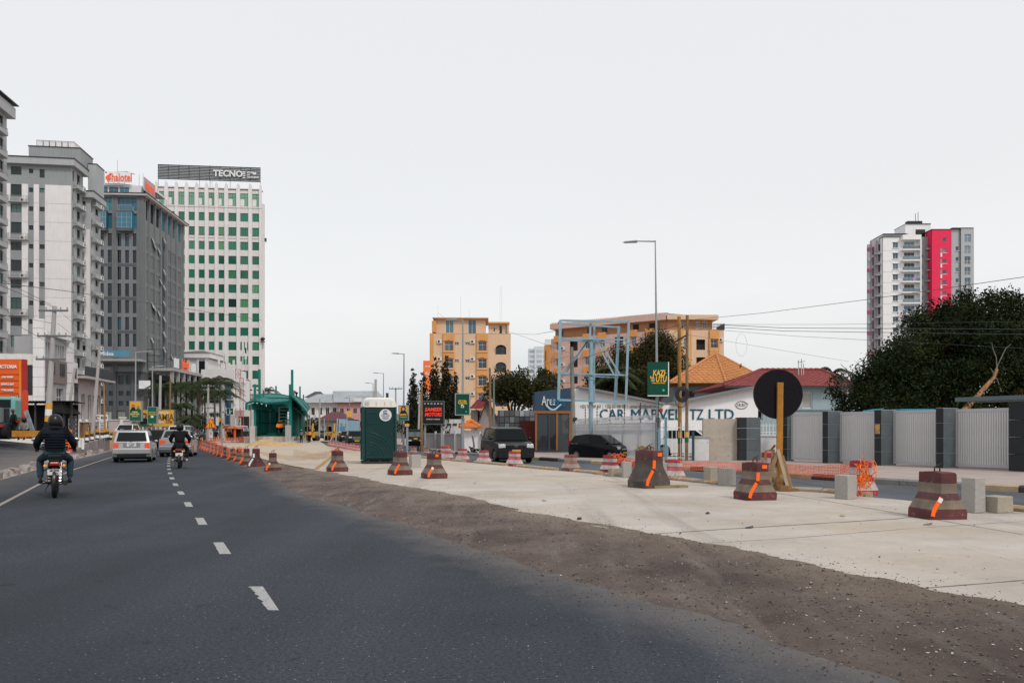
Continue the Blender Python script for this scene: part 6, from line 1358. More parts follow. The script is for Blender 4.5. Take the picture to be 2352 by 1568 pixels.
 for i in range(7): p = L(636+i*4.2,991,113); mb=MB(); mb.box(p.x-.12, p.x+.12, p.y-3, p.y-2.7,.9,4.2); mb.build('fin', TL, t)
 # right block: tall ribbed wall in perspective, with two stepped roofs
 mb=MB(); Ya, Yb = 95,116
 mb.add([L(666,912, Ya), L(700,935, Yb), L(700,1001, Yb), L(666,1001, Ya)], [(0,1,2,3)]); mb.add([L(667,912, Ya+.1), L(700.4,935, Yb+.1), L(700.4,1001, Yb+.1), L(667,1001, Ya+.1)], [(0,1,2,3)]); mb.build('side_panel', TL2, t)
 for i in range(15):
  f = i/14; Y = Ya+(Yb-Ya)*f; x = 666+34*((f*Ya/(Ya+(Yb-Ya)*f))); yt = 918+18*f; a_, b_ = L(x, yt, Y), L(x, 1001, Y); mb=MB(); mb.bar(a_+Vector((.14,-.12,0)), Vector((b_.x+.14, b_.y-.12,.85)), .16,.2); mb.build('fin', TL, t)
 vault('roof', [L(x, y, 93.5) for x, y in ((664,905),(676,915),(690,930),(704,946))], [L(x, y, 112) for x, y in ((682,911),(694,917),(704,927),(712,937))])
 vault('roof', [L(x, y, 96) for x, y in ((668,932),(684,942),(700,955))], [L(x, y, 112) for x, y in ((690,938),(702,948),(712,958))])
 # tall posts rising through the roofs
 for x, yt, Y, w_ in ((596,848,100,.3),(585.5,882,95.5,.28),(605,896,104,.18),(671,849,100,.3),(667,882.5,94.5,.34),(675,896,104,.2),(689,887,108,.2),(697,906,116,.18),(634,886,112,.2),(566,999,98,.01)):
  p = L(x, yt, Y); mb=MB(); mb.box(p.x-w_/2, p.x+w_/2, p.y-w_/2, p.y+w_/2,.86, p.z); mb.build('post', TL, t)
 # ladder tower, stacked sheets
 mb=MB(); a = L(641,991,97.5)
 for dx in (0,1.3): mb.box(a.x+dx-.04, a.x+dx+.04, a.y-.04, a.y+.04,.88,4.4)
 for i in range(9): mb.box(a.x, a.x+1.3, a.y-.03, a.y+.03,1.2+i*.4,1.26+i*.4)
 mb.build('scaffold_ladder', M('scaffold_pale', (.35,.48,.46), .6), t)
 for i in range(5): mb=MB(); a = L(634+i*3,991,97.2); mb.cbox((a.x+rr.uniform(-.3,.3), a.y, .95+.07*i), (3.2,.6,.06), rz=rr.uniform(-.1,.1)); mb.build('steel_sheet', TL2, t)
 mb=MB(); a = L(662.5,976,94.); mb.box(a.x-.35, a.x+.3, a.y-.3, a.y+.3,.1, a.z); mb.build('concrete_post', MATS['plain_concrete'], t)
 return t
station()
p = G(581.5,1017,.1); mb=MB(); mb.box(-.32,.32,-.3,.3,0, (1017-978)*p.y/F); tag(mb.build('concrete_column', M('column_pale', (.52,.50,.49), .85, streak=.2), loc=p), 'pale square concrete column standing on the site left of the teal station', 'column')
# sand heap beside the station
p = G(618,1023,.1); mb=MB(); n = 40; vs = []; fs = []
for j in range(18):
 for i in range(n):
  u = i/(n-1)*2-1; v = j/17*2-1; h = max(0,1-(u*u+v*v))**.7*(.5+.9*mn.noise(Vector((u*2.6, v*2,1))))+.12*abs(mn.noise(Vector((u*9, v*9,3)))) ; vs.append((u*2.75, v*2.6, max(0, h)*.75 if u*u+v*v < 1 else -.02))
fs = [(j*n+i, j*n+i+1, (j+1)*n+i+1, (j+1)*n+i) for j in range(17) for i in range(n-1)]; mb.add(vs, fs)
tag(mb.build('sand_heap', M('heap_sand', (.46,.31,.165), .95, var=.2, vs=1, col2=(.42,.27,.14), thr=.55, bump=.6, bs=8), loc=(p.x, p.y+1.5,.1), smooth=80), 'low heap of orange sand with debris in front of the teal station', 'sand heap')
# ================= signs and hoardings =================
GN = M('banner_green', (.003,.062,.042), .7, var=.04); GNP = M('poster_green', (.004,.12,.065), .6); YL = M('poster_amber', (.66,.34,.05), .6, var=.04); YT = M('letter_yellow', (.80,.48,.06), .5); WT_ = M('letter_white', (.78,.78,.78), .5); SKN = M('poster_skin', (.50,.24,.15), .6); HJ = M('poster_black', (.012,.013,.014), .6)
ORS = M('sign_orange_red', (.80,.115,.015), .45, var=.03); OR2 = M('stripe_orange', (.75,.26,.02), .5); GALV = M('galvanised', (.30,.33,.345), .5, metal=.4, var=.1); STL = M('steel_grey', (.15,.17,.18), .5, metal=.3)
def portrait(parent, x, z, s, y=-.05, col=HJ):
 mb=MB(); mb.prism([(x-.9*s, z-1.3*s), (x+.9*s, z-1.3*s), (x+.7*s, z-.5*s), (x+.35*s, z-.1*s), (x-.35*s, z-.1*s), (x-.7*s, z-.5*s)], y-.01, y, 'Y'); mb.prism([(x+.5*s*cos(a), z+.25*s+.62*s*sin(a)) for a in np.linspace(0,6.28,15)[:-1]], y-.013, y-.002, 'Y'); mb.build('portrait', col, parent)
 mb=MB(); mb.prism([(x+.3*s*cos(a), z+.2*s+.4*s*sin(a)) for a in np.linspace(0,6.28,15)[:-1]], y-.02, y-.014, 'Y'); mb.build('portrait_face', SKN, parent)
def board(name, x0, x1, y0, y1, Y, mat, label, posts=True, th=.1, cat='billboard', zg=0., edge=None, rz=0.):
 p = P((x0+x1)/2,991, Y); s = Y/F; t = thing(name, (p.x, Y, 0), rz, label, cat); w_ = (x1-x0)*s; z0, z1 = (991-y1)*s+HC, (991-y0)*s+HC
 mb=MB(); mb.box(-w_/2, w_/2,0, th, z0, z1); mb.build('panel', mat, t)
 if edge: mb=MB(); e = .05; mb.box(-w_/2-e, w_/2+e, -.02, th+.02, z0-e, z0); mb.box(-w_/2-e, w_/2+e, -.02, th+.02, z1, z1+e); mb.box(-w_/2-e, -w_/2,-.02, th+.02, z0, z1); mb.box(w_/2, w_/2+e, -.02, th+.02, z0, z1); mb.build('frame', edge, t)
 if posts:
  for u in ((-w_*.4, w_*.4) if posts == 2 or posts is True else (0,)): mb=MB(); mb.box(u-.06, u+.06, th+.01, th+.13, zg, z1-.1); mb.build('post', GALV, t)
 return t, w_, z0, z1, s
def T(t, st, size, mat, x, z, y=-.02, w_=None, **kw):
 o = text(st, size, mat, t, (x, y, z), ext=kw.pop('ext', .008), **kw)
 if w_: ww = max(v.co.x for v in o.data.vertices)-min(v.co.x for v in o.data.vertices); o.scale[0] = w_/ww
 return o
# lamp posts with the banners they carry
def pole(name, x0, y0, x1, y1, Y, d, mat, label, cat='pole', arm=None, zb=0., taper=.7, parts=None, group=None):
 a = P(x1, y1, Y); top = P(x0, y0, Y); lean = (top.x-a.x)/max(.1, top.z-a.z); base = Vector((a.x-lean*(a.z-zb), Y, zb)); t = thing(name, base, 0, label, cat, group); h = top.z-zb
 mb=MB(); q = Vector((top.x-base.x, 0, h)); n = 5; mb.tube([q*(i/n) for i in range(n+1)], [d/2*(1-(1-taper)*i/n) for i in range(n+1)], 8); mb.build('shaft', mat, t, smooth=50)
 if arm:
  ax, ay, dy = arm; e = P(ax, ay, Y)-base; e.y += dy; mb=MB(); mb.tube([q-Vector((0,0,.05)), q.lerp(e, .6)+Vector((0,0,.02)), e], [d*.2, d*.16, d*.12], 6); mb.build('arm', mat, t)
  mb=MB(); f = (e-q).normalized(); mb.tube([e-f*.75, e-f*.1], [.07,.05], 6); mb.build('lamp_head', GALV, t)
 return t, base, q
def crossarm(t, q, f, w_, mat=None):
 p = q*f; mb=MB(); mb.bar(p-Vector((w_/2,.1,0)), p+Vector((w_/2,-.1,0)), .1); mb.build('crossarm', mat or STL, t)
 for u in (-.48,-.25,.25,.48): mb=MB(); mb.cyl(p+Vector((u*w_, -.1,.12)), .04,.16,6); mb.build('insulator', CONC, t)
# main street lamp at right with green banner
t, b, q = pole('street_lamp', 1505,552,1511,1040,37., .17, GALV, 'tall grey street lamp carrying the green slogan banner', 'street lamp', (1437,545,1.), .1,.3)
mb=MB(); mb.tube([(0,0,0),(0,0,2.)], .12,10); mb.build('base_sleeve', STL, t)
t2, w_, z0, z1, s = board('banner', 1489,1535,831,908,36.7, GN, 'dark green banner with yellow slogan on the tallest street lamp', False, .25, 'banner', edge=None)
mb=MB(); mb.box(-w_/2-.03, w_/2+.03,-.012,.0, z0-.03, z0+.01); mb.box(w_/2-.01, w_/2+.03,-.012,0, z0, z1); mb.build('banner_edge', WT_, t2)
zz = lambda y: (991-y)*s+HC
T(t2, 'KAZI', .36, YT, .02, zz(857), w_=.56, bold=.03, shear=.12); T(t2, 'NA', .18, YT, -.28, zz(867), w_=.2, bold=.03); T(t2, 'UTU', .36, YT, .12, zz(871), w_=.5, bold=.03, shear=.12); T(t2, 'TUNASONGA MBELE', .09, YT, 0, zz(879.5), w_=.62, bold=.02)
mb=MB(); mb.box(.3,.36,-.02,-.01, zz(857), zz(856)); mb.box(-.33,-.17,-.02,-.01, zz(872), zz(871)); mb.box(-.33,-.17,-.02,-.01, zz(875), zz(874)); mb.build('slogan_dash', WT_, t2); mb=MB(); mb.cyl((.23,-.02, zz(896)), .06,.02,14, axis='Y'); mb.build('round_mark', M('mark_green', (.05,.45,.15), .5), t2)
# lamp with banner by the orange block
t, b, q = pole('street_lamp', 1063,734,1063,1030,44., .18, GALV, 'street lamp in front of the orange block with a green banner', 'street lamp', (1020,732.5,.5), .1,.4)
t2, w_, z0, z1, s = board('banner', 1047,1077.5,905,951.5,43.7, GN, 'small green banner with tick box on the lamp before the orange block', False, .2, 'banner', edge=GALV); zz = lambda y: (991-y)*s+HC
T(t2, 'OKTOBA', .15, YT, 0, zz(921), w_=.46, bold=.03); T(t2, 'TUNATIKI', .15, YT, 0, zz(926), w_=.5, bold=.03); mb=MB(); mb.box(-.08,.08,-.02,-.01, zz(936), zz(929)); mb.build('tick_box', WT_, t2); mb=MB(); mb.cyl((.2,-.02, zz(945)), .045,.02,12, axis='Y'); mb.build('round_mark', MATS['mark_green'], t2); mb=MB(); mb.bar((-.04,-.03, zz(932)), (0,-.03, zz(934.5)), .03); mb.bar((0,-.03, zz(934.5)), (.06,-.03, zz(929.5)), .03); mb.build('tick', HJ, t2)
# SAMEER MOTORS sign
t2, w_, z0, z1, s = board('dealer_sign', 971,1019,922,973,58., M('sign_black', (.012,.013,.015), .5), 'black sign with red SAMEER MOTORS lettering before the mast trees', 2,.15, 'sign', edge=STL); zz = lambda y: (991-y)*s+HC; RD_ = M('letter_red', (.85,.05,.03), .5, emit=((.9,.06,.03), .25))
T(t2, 'SAMEER', .36, RD_, 0, zz(940.5), w_=1.25, bold=.035, shear=.2); T(t2, 'MOTORS', .36, RD_, 0, zz(952), w_=1.25, bold=.035, shear=.2); T(t2, 'GET BACK TO THE ROAD', .09, WT_, 0, zz(962.5), w_=.98, bold=.03)
for i in range(6): mb=MB(); mb.tube([(-.6+i*.24+.06*cos(a), -.03, zz(927)+.04*sin(a)) for a in np.linspace(0,6,9)], .012,4); mb.build('round_mark', WT_, t2)
# tall orange hanging banner
t2, w_, z0, z1, s = board('banner', 972,989,828,902,96., M('banner_orange', (.85,.19,.05), .6), 'orange vertical banner at the left side of the orange block', 1,.2, 'banner'); zz = lambda y: (991-y)*s+HC
T(t2, 'halotel', .3, WT_, .1, zz(841), w_=.62, bold=.02); T(t2, 'Full', .5, WT_, .12, zz(858), w_=.5, bold=.02); T(t2, 'Power', .4, WT_, .12, zz(867), w_=.55, bold=.02)
# campaign banners and hoarding over the left road
t2, w_, z0, z1, s = board('banner', 298.4,324,921.5,966,78., GNP, 'green and amber campaign banner on the lamp post left of the hoarding', False, .3, 'banner', edge=GALV); zz = lambda y: (991-y)*s+HC
mb=MB(); mb.box(-w_/2+.01, w_/2-.01,-.008,-.002, zz(940), z1-.01); mb.build('banner_top', YL, t2); portrait(t2,-.2, zz(934), .26); portrait(t2,.28, zz(936), .2,-.055, GNP)
T(t2, 'CHAGUA', .17, WT_, 0, zz(946), w_=.55, bold=.02, y=-.1); T(t2, 'SAMIA', .27, YT, 0, zz(951), w_=.9, bold=.03, y=-.1); T(t2, 'CHAGUA CCM', .12, WT_, 0, zz(956), w_=.6, bold=.02, y=-.1)
t, b, q = pole('street_lamp', 311.8,808,310.5,1008,78.5,.24, GALV, 'lamp post carrying the green and amber banner before the office tower', 'street lamp', (345.5,806.5,.3), 0,.5)
t2, w_, z0, z1, s = board('hoarding', 321.7,399.6,941,979,80., YL, 'wide amber campaign hoarding with large lettering behind the silver cars', 2,.25, 'billboard', edge=STL); zz = lambda y: (991-y)*s+HC
T(t2, 'CHAGUA', .36, WT_, .62, zz(948.5), w_=1.1, bold=.02); T(t2, 'SAMIA', .95, M('letter_brown', (.12,.08,.03), .6), .7, zz(958.5), w_=1.95, bold=.015); T(t2, 'CHAGUA', .3, WT_, .25, zz(969), w_=.8, bold=.02); T(t2, 'CCM', .32, MATS['letter_brown'], 1.2, zz(969), w_=.62, bold=.02); portrait(t2,-1.25, zz(958), .5)
mb=MB(); mb.prism([(-w_/2+.02, z0+.02), (-w_/2+.02, z0+.35), (-.2, z0+.02)], -.03,-.02, 'Y'); mb.build('green_wave', GNP, t2)
t2, w_, z0, z1, s = board('banner', 340,359.5,935,972,74., GNP, 'narrow green banner hanging before the middle of the amber hoarding', False, .3, 'banner', edge=GALV); zz = lambda y: (991-y)*s+HC
T(t2, 'OKTOBA', .15, YT, 0, zz(947), w_=.66, bold=.03); T(t2, 'TUNATIKI', .15, YT, 0, zz(951.5), w_=.68, bold=.03); mb=MB(); mb.box(-.12,.12,-.03,-.01, zz(959), zz(954)); mb.build('tick_box', WT_, t2)
t, b, q = pole('street_lamp', 350,841,350.5,1008,74.5,.2, GALV, 'lamp post behind the narrow green banner', 'street lamp', (377,840,.3), 0,.5)
# small boards at left
t2, w_, z0, z1, s = board('shop_sign', 219.6,247.5,952,967,62., M('sign_pale_white', (.68,.69,.70), .5), 'white shop board with a brown emblem beside the leaning wooden pole', 2,.08, 'sign'); zz = lambda y: (991-y)*s+HC
T(t2, 'KOI', .28, HJ, .18, zz(959), w_=.42, bold=.03); mb=MB(); mb.tube([(-.28+.12*cos(a), -.02, zz(959)+.13*sin(a)) for a in np.linspace(.5,5.4,12)], .03,5); mb.build('emblem', M('emblem_brown', (.18,.09,.04), .6), t2)
t2, w_, z0, z1, s = board('shop_sign', 227,244.5,968.5,992.5,61.8, MATS['sign_pale_white'], 'white list board hanging below the emblem board', False, .06, 'sign'); zz = lambda y: (991-y)*s+HC
for i in range(6): mb=MB(); mb.box(-.2+.03*(i % 2), .2-.04*(i % 3), -.015,-.001, zz(972+i*3.6), zz(971+i*3.6)); mb.build('printed_line', HJ, t2)
# totem of the filling station
def totem():
 Y = 52.; s = Y/F; p = P(22,991, Y); t = thing('price_totem', (p.x, Y, 1.0), 0, 'tall orange service station totem with white lettering', 'totem sign'); zz = lambda y: (991-y)*s+HC-1; X = lambda x: (x-22)*s
 mb=MB(); mb.box(X(-22), X(49), 0,.5,0, zz(824.5)); mb.build('body', ORS, t); mb=MB(); mb.box(X(44.5), X(48.5), -.03,-.001,0, zz(828)); mb.build('side_band', OR2, t); mb=MB(); mb.box(X(49)+.001, X(53.5), .05,.45,.3, zz(824.5)); mb.build('edge_panel', M('sign_edge_red', (.45,.03,.03), .5), t)
 for y in (859.5,873.5,889,903,916.5): mb=MB(); mb.box(X(-22), X(44), -.025,-.001, zz(y+.6), zz(y-.4)); mb.build('seam', M('seam_dark', (.15,.04,.02), .6), t)
 for st, y, sz, w__, al in (('VICTORIA', 842.5,.30,1.3,0), ('CAR WASH', 866,.17,.72,18), ('SERVICE BAY', 882.5,.17,.86,18), ('TYRE SALES', 896,.17,.80,18)): T(t, st, sz, WT_, X(18 if al else 17), zz(y), y=-.04, w_=w__, bold=.03, ext=.02)
 for st, y in (('2807', 912), ('2754', 928)): mb=MB(); mb.box(X(24), X(43.5), -.02,-.001, zz(y+4.5), zz(y-4.5)); mb.build('price_panel', M('price_navy', (.02,.02,.06), .5), t); T(t, st, .2, WT_, X(34), zz(y), y=-.04, w_=.5, bold=.02)
 mb=MB(); mb.box(X(22), X(44), -.02,-.001, zz(963), zz(949)); mb.build('logo_panel', WT_, t); T(t, 'Petrol', .24, M('letter_violet', (.1,.08,.25), .5), X(31), zz(956), y=-.04, w_=.5)
 # leaning red feather flag and folded boards
 t = thing('feather_flag', (P(57,991,50).x, 50,1.), 0, 'red feather flag leaning beside the orange totem', 'flag'); s2 = 50/F; zz = lambda y: (991-y)*s2+HC-1
 mb=MB(); mb.prism([(-.18,0.05), (.1,.05), (.2, zz(915)), (.17, zz(898)), (-.05, zz(895)), (-.2, zz(905))], -.05,.05, 'Y'); mb.build('cloth', M('flag_red', (.62,.07,.03), .7), t); T(t, 'VICTORIA', .2, MATS['flag_red'] if False else WT_, 0.0, zz(935), rot=(PI2, PI2,0), w_=.9)
 mb=MB(); mb.bar((-.2,0,0), (-.24,0, zz(896)), .03); mb.build('flag_pole', GALV, t)
 t = thing('leaning_board', (P(68,991,49.5).x, 49.5,1.), 0, 'long narrow board leaning against the totem base', 'board'); mb=MB(); mb.bar((.35,0,0), (-.3,.1,1.75), .06,.28); mb.build('plank', M('board_bluegrey', (.25,.28,.32), .6, var=.4, vs=3), t)
 mb=MB(); mb.box(-.8,.78,-.25,.25,0,.37); p = P(64,1003,47.5); tag(mb.build('kerb_block', M('kerb_amber', (.42,.19,.03), .8, var=.3, vs=3, col2=(.2,.1,.03), thr=.62), loc=(p.x, 47.5, p.z)), 'long amber painted concrete kerb block at the totem', 'kerb block')
totem()
# A-board
def aboard():
 p = G(146,1046,0.); s = p.y/F; t = thing('a_board', p, rad(-4), 'orange red VICTORIA board standing at the kerb behind the motorcyclist', 'sign'); w_ = 39*s; h = 59*s
 mb=MB(); mb.box(-w_/2, w_/2,0,.05,.05, h); mb.build('panel', M('board_coral', (.78,.10,.06), .55), t); mb=MB(); mb.box(-w_/2, w_/2,-.01,.06, h-.12, h+.02); mb.build('top_band', OR2, t)
 mb=MB(); mb.bar((-w_/2,.5,0), (-w_/2,.04, h*.95), .04); mb.bar((w_/2,.5,0), (w_/2,.04, h*.95), .04); mb.build('leg', STL, t)
 T(t, 'VICTORIA', .25, WT_, 0.02, h-.36, w_=.98, bold=.03); T(t, 'WELCOME', .22, WT_, .0,.17, w_=.9, bold=.03)
 for z in (.5,.74): mb=MB(); mb.box(-.2, w_/2-.04,-.012,-.001, z, z+.07); mb.build('stripe', OR2, t)
 mb=MB(); mb.box(-.45,.45,-.012,-.001, h-.56, h-.53); mb.build('underline', WT_, t)
aboard()
# warning triangle
def tri():
 p = G(484,1036,0); Y = 60.; s = Y/F; p = P(484,991, Y); t = thing('warning_sign', (p.x, Y, 0), 0, 'orange triangular road narrows sign on a red and white post', 'road sign'); z0, z1 = (991-982.5)*s+HC, (991-958)*s+HC; w_ = 26*s
 mb=MB(); mb.prism([(-w_/2, z0), (w_/2, z0), (0, z1)], 0,.03, 'Y'); mb.build('border', M('sign_border_red', (.75,.08,.02), .5), t); mb=MB(); c = (z0*2+z1)/3; k = .74; mb.prism([(-w_/2*k, c+(z0-c)*k), (w_/2*k, c+(z0-c)*k), (0, c+(z1-c)*k)], -.012,-.001, 'Y'); mb.build('face', M('sign_face_amber', (.80,.34,.02), .5), t)
 mb=MB(); mb.box(-.09,-.05,-.02,-.013, z0+.1, z0+.42); mb.prism([(.05, z0+.1), (.1, z0+.1), (.1, z0+.22), (.05, z0+.42), (.01, z0+.42), (.04, z0+.22)], -.02,-.013, 'Y'); mb.build('symbol', HJ, t)
 for i in range(7): mb=MB(); mb.cyl((0,.05,.12+i*.24), .035,.24,8); mb.build('post_band', [WT_, M('band_red', (.6,.05,.03), .5)][i % 2], t)
 mb=MB(); mb.bar((-.1,0,0), (.0,0,.9), .06); mb.bar((.25,0,0), (.03,0,1.), .05); mb.build('brace', MATS['bark_orange'], t)
 # green direction sign, kiosk with orange fascia, poster boards
 t2, w_, z0, z1, s = board('direction_sign', 520.5,536,937.5,951.5,140, GN, 'green direction sign beside the white building with blue glass', 1,.1, 'road sign', edge=WT_); mb=MB(); mb.bar((0,-.05, z0+.1), (0,-.05, z1-.1), .12); mb.bar((0,-.05, (z0+z1)/2), (.4,-.05, (z0+z1)/2), .12); mb.build('arrow', WT_, t2)
 t2, w_, z0, z1, s = board('campaign_poster', 502.5,512.5,960,978,100, YL, 'small portrait poster left of the orange kiosk', 1,.1, 'poster'); portrait(t2,0, z0+.62,.25); mb=MB(); mb.box(-w_/2, w_/2,-.02,-.001, z0, z0+.35); mb.build('poster_base', GNP, t2)
 Y = 118; s = Y/F; p = P(540,991, Y); t = thing('kiosk', (p.x, Y, 0), 0, 'orange fronted kiosk under a flat orange fascia beyond the road works', 'kiosk'); X = lambda x: (x-540)*s; Z = lambda y: (991-y)*s+HC
 mb=MB(); mb.box(X(513), X(547), -.4,2.5, Z(984), Z(978.5)); mb.build('fascia', M('fascia_orange', (.85,.16,.03), .5), t); mb=MB(); mb.box(X(542), X(548), 0,2.6, Z(985), Z(979)); mb.build('fascia_end', M('fascia_rose', (.5,.2,.17), .6), t)
 for x in (519,538): mb=MB(); mb.box(X(x), X(x+3), -.2,.2,0, Z(984)); mb.build('pillar', MATS['fascia_orange'], t)
 mb=MB(); mb.box(X(518), X(546), 1.5,2.5,0, Z(983)); mb.build('back', DARK, t); mb=MB(); mb.box(X(523), X(533), .2,.3, Z(996), Z(985)); mb.build('notice', WT_, t); mb=MB(); mb.prism([(X(525), Z(994)), (X(531), Z(994)), (X(528), Z(987))], .17,.19, 'Y'); mb.build('notice_symbol', YL, t)
 for a_ in (-.9,.2): mb=MB(); mb.box(a_, a_+.8,-.42,-.402, Z(982), Z(981)); mb.build('fascia_print', WT_, t)
 for i in range(6): mb=MB(); mb.box(X(421+i*2.), X(421+i*2)+.05,0,.05,0,1);
tri()
# small hung lamps, banner by toilet
t2, w_, z0, z1, s = board('banner', 916.5,937,932,963.5,52., YL, 'amber and green portrait banner just right of the portable toilet', False, .2, 'banner', edge=GALV); zz = lambda y: (991-y)*s+HC
portrait(t2,0, zz(941), .3); mb=MB(); mb.box(-w_/2, w_/2,-.09,-.08, z0, zz(953)); mb.build('banner_base', GNP, t2); T(t2, 'SAMIA', .16, YT, 0, zz(952), w_=.42, bold=.03, y=-.11); T(t2, 'CHAGUA CCM', .08, WT_, 0, zz(957.5), w_=.4, y=-.11)
t2, w_, z0, z1, s = board('road_sign', 930,940,972.5,979,50., YL, 'small amber plate below the portrait banner', 1,.05, 'road sign')
# ================= poles =================
CP = M('pole_concrete', (.42,.40,.39), .9, var=.1, vs=2, streak=.2); WP = M('pole_wood', (.23,.15,.08), .9, var=.25, vs=3, streak=.3, bump=.4); WPO = M('pole_wood_orange', (.36,.19,.06), .9, var=.25, vs=3, streak=.3, bump=.4)
def wrap(t, q, f0, f1, r, mats):   # poster bands wrapped round a pole
 n = len(mats)
 for i in range(n): a, b = f0+(f1-f0)*i/n, f0+(f1-f0)*(i+1)/n; mb=MB(); mb.tube([q*a, q*b], r, 10, cap=False); mb.build('poster_wrap', mats[i], t)
tA, bA, qA = pole('utility_pole', 125.5,703,109,990,47., .38, CP, 'leaning grey concrete power pole with three crossarms at the left', 'power pole', zb=.8, taper=.6)
for f in (.965,.78,.61): crossarm(tA, qA, f, 1.7)
wrap(tA, qA, .02,.29,.185, [YL, GNP, HJ, YL, WT_, YL])
tB, bB, qB = pole('utility_pole', 229,797,214,985,62., .34, CP, 'leaning concrete pole right of the beige podium', 'power pole', zb=.4, taper=.6); mb=MB(); mb.bar(qB*.78, qB*.78+Vector((.9,0,0)), .06); mb.build('bracket', STL, tB)
pole('wooden_pole', 172,845,160,925,66., .25, CP, 'short slanting pole in front of the glass podium', 'pole', zb=.5, taper=.8)
tC, bC, qC = pole('wooden_pole', 238.5,881,241,996,60., .16, WPO, 'orange brown wooden pole beside the white shop boards', 'pole', zb=0.3)
pole('wooden_pole', 315.5,950,315.5,1000,82,.2, WPO, 'wooden pole under the left edge of the hoarding', 'pole'); pole('wooden_pole', 341,915,341,1000,88., .18, WP, 'wooden stick pole above the narrow green banner', 'pole'); pole('wooden_pole', 391.5,870,389.5,1000,100,.3, WP, 'wooden pole between the colonnade and the palms', 'pole')
pole('utility_pole', 368.5,862,366,990,98,.42, CP, 'pale concrete post in front of the office colonnade', 'power pole');
tD, bD, qD = pole('utility_pole', 478.5,883,476.5,1000,106,.36, CP, 'concrete power pole among the street palms', 'power pole'); crossarm(tD, qD, .97,1.6); crossarm(tD, qD, .6,1.6)
pole('street_lamp', 508.5,915,510,1010,80,.13, GALV, 'pale lamp post right of the warning triangle', 'street lamp', (520,945,.1), 0.)
pole('utility_pole', 577,908,577,1000,118,.4, CP, 'stout pale post immediately left of the teal station', 'power pole')
for (x0, y0, x1, y1, Y, d, arm, lab) in ((928,812,927,1000,76,.2, (898,810.5,.3), 'lamp post left of the lone mast tree'), (881,857,880,1000,112,.2, (855,855.5,.3), 'lamp post above the portable toilet'), (857,880,857,990,130,.22, (837,878.5,.3), 'smaller lamp post left of the toilet lamp'), (838,911,838,985,170,.3, (818,910,.3), 'distant lamp post over the pink block'), (803,914,803,985,180,.3, (790,913,.3), 'distant lamp post left of the pink block')):
 pole('street_lamp', x0, y0, x1, y1, Y, d, GALV, lab, 'street lamp', arm, 0,.5)
t_, b_, q_ = pole('utility_pole', 863,871,862,985,105,.45, CP, 'thick concrete pole rising above the toilet roof', 'power pole')
t_, b_, q_ = pole('utility_pole', 909,890,909,1005,92,.25, CP, 'concrete pole with wide crossarm right of the toilet', 'power pole'); crossarm(t_, q_, .98,1.5)
for (x0, y0, x1, y1, Y, d, m_, lab) in ((735,916,733,998,120,.3, CP, 'pale post in front of the white three storey block'), (775,960,772,1000,110,.25, CP, 'pale post before the pink block'), (706,958,706,996,115,.2, WP, 'thin wooden post by the teal station'), (753,955,753,995,118,.15, WP, 'thin wooden post before the low maroon roof'), (712,945,712,996,112,.14, CP, 'thin pale rod right of the teal station'), (745,960,745,996,116,.14, CP, 'thin pale rod in the far centre'), (797,950,796,992,125,.2, CP, 'pale rod beside the small blue kiosk'),
  (968,884,969,1026,58,.22, WP, 'rough wooden pole at the left edge of the dealer sign'), (964,905,961,1010,64,.2, CP, 'grey pole beside the lone mast tree'), (1125,845,1127,1008,52,.2, WP, 'brown wooden pole before the gabled house'), (1134.5,865,1134,1008,53,.15, M('pole_green_grey', (.16,.20,.18), .8), 'greenish thin pole right of the brown wooden pole'), (1060,983,1060,990,48,.1, STL, 'short post by the gatehouse'), (901,985,901,1020,60,.2, CP, 'short pale post right behind the toilet')):
 pole('wooden_pole' if m_ is WP else 'thin_pole', x0, y0, x1, y1, Y, d, m_, lab, 'pole')
t_, b_, q_ = pole('utility_pole', 1313,797,1318,1045,46., .28, M('pole_wood_grey', (.22,.22,.19), .9, var=.2, vs=2, streak=.3), 'grey wooden power pole at the corner of the navy shop', 'power pole', zb=.12); mb=MB(); mb.blob((.05,-.15, q_.z*.33), .13,3,1,.3); mb.build('junction_box', DARK, t_)
tE, bE, qE = pole('wooden_pole', 1560,727,1562,1054,37.2,.19, WPO, 'orange brown wooden power pole right of the slogan banner', 'power pole', zb=.1, taper=.85); wrap(tE, qE, .12,.2,.1, [GNP, YL])
tF, bF, qF = pole('wooden_pole', 1578.5,724,1577,1054,36.6,.15, WP, 'darker thin wooden power pole beside the orange brown one', 'power pole', zb=.1, taper=.9); wrap(tF, qF, .13,.2,.09, [GNP, YL])
mb = MB();
for r in (.33,.28,.22): mb.tube([(-.25+r*.85*cos(a), -.25+r*.1,3.05+r*sin(a)) for a in np.linspace(0,6.28,24)], .05,6)
mb.build('cable_coil', DARK, tF)
mb=MB(); mb.tube([(-.3+.5*cos(a)*.5,-.2,2.75+.3*sin(a)) for a in np.linspace(3.1,6.3,12)], .018,5); mb.build('cable_loop', DARK, tF)
mb=MB(); mb.bar((-.05,-.1, qF.z*.86), (-.75,.3, qF.z*.8), .06); mb.build('stay_bracket', DARK, tF)
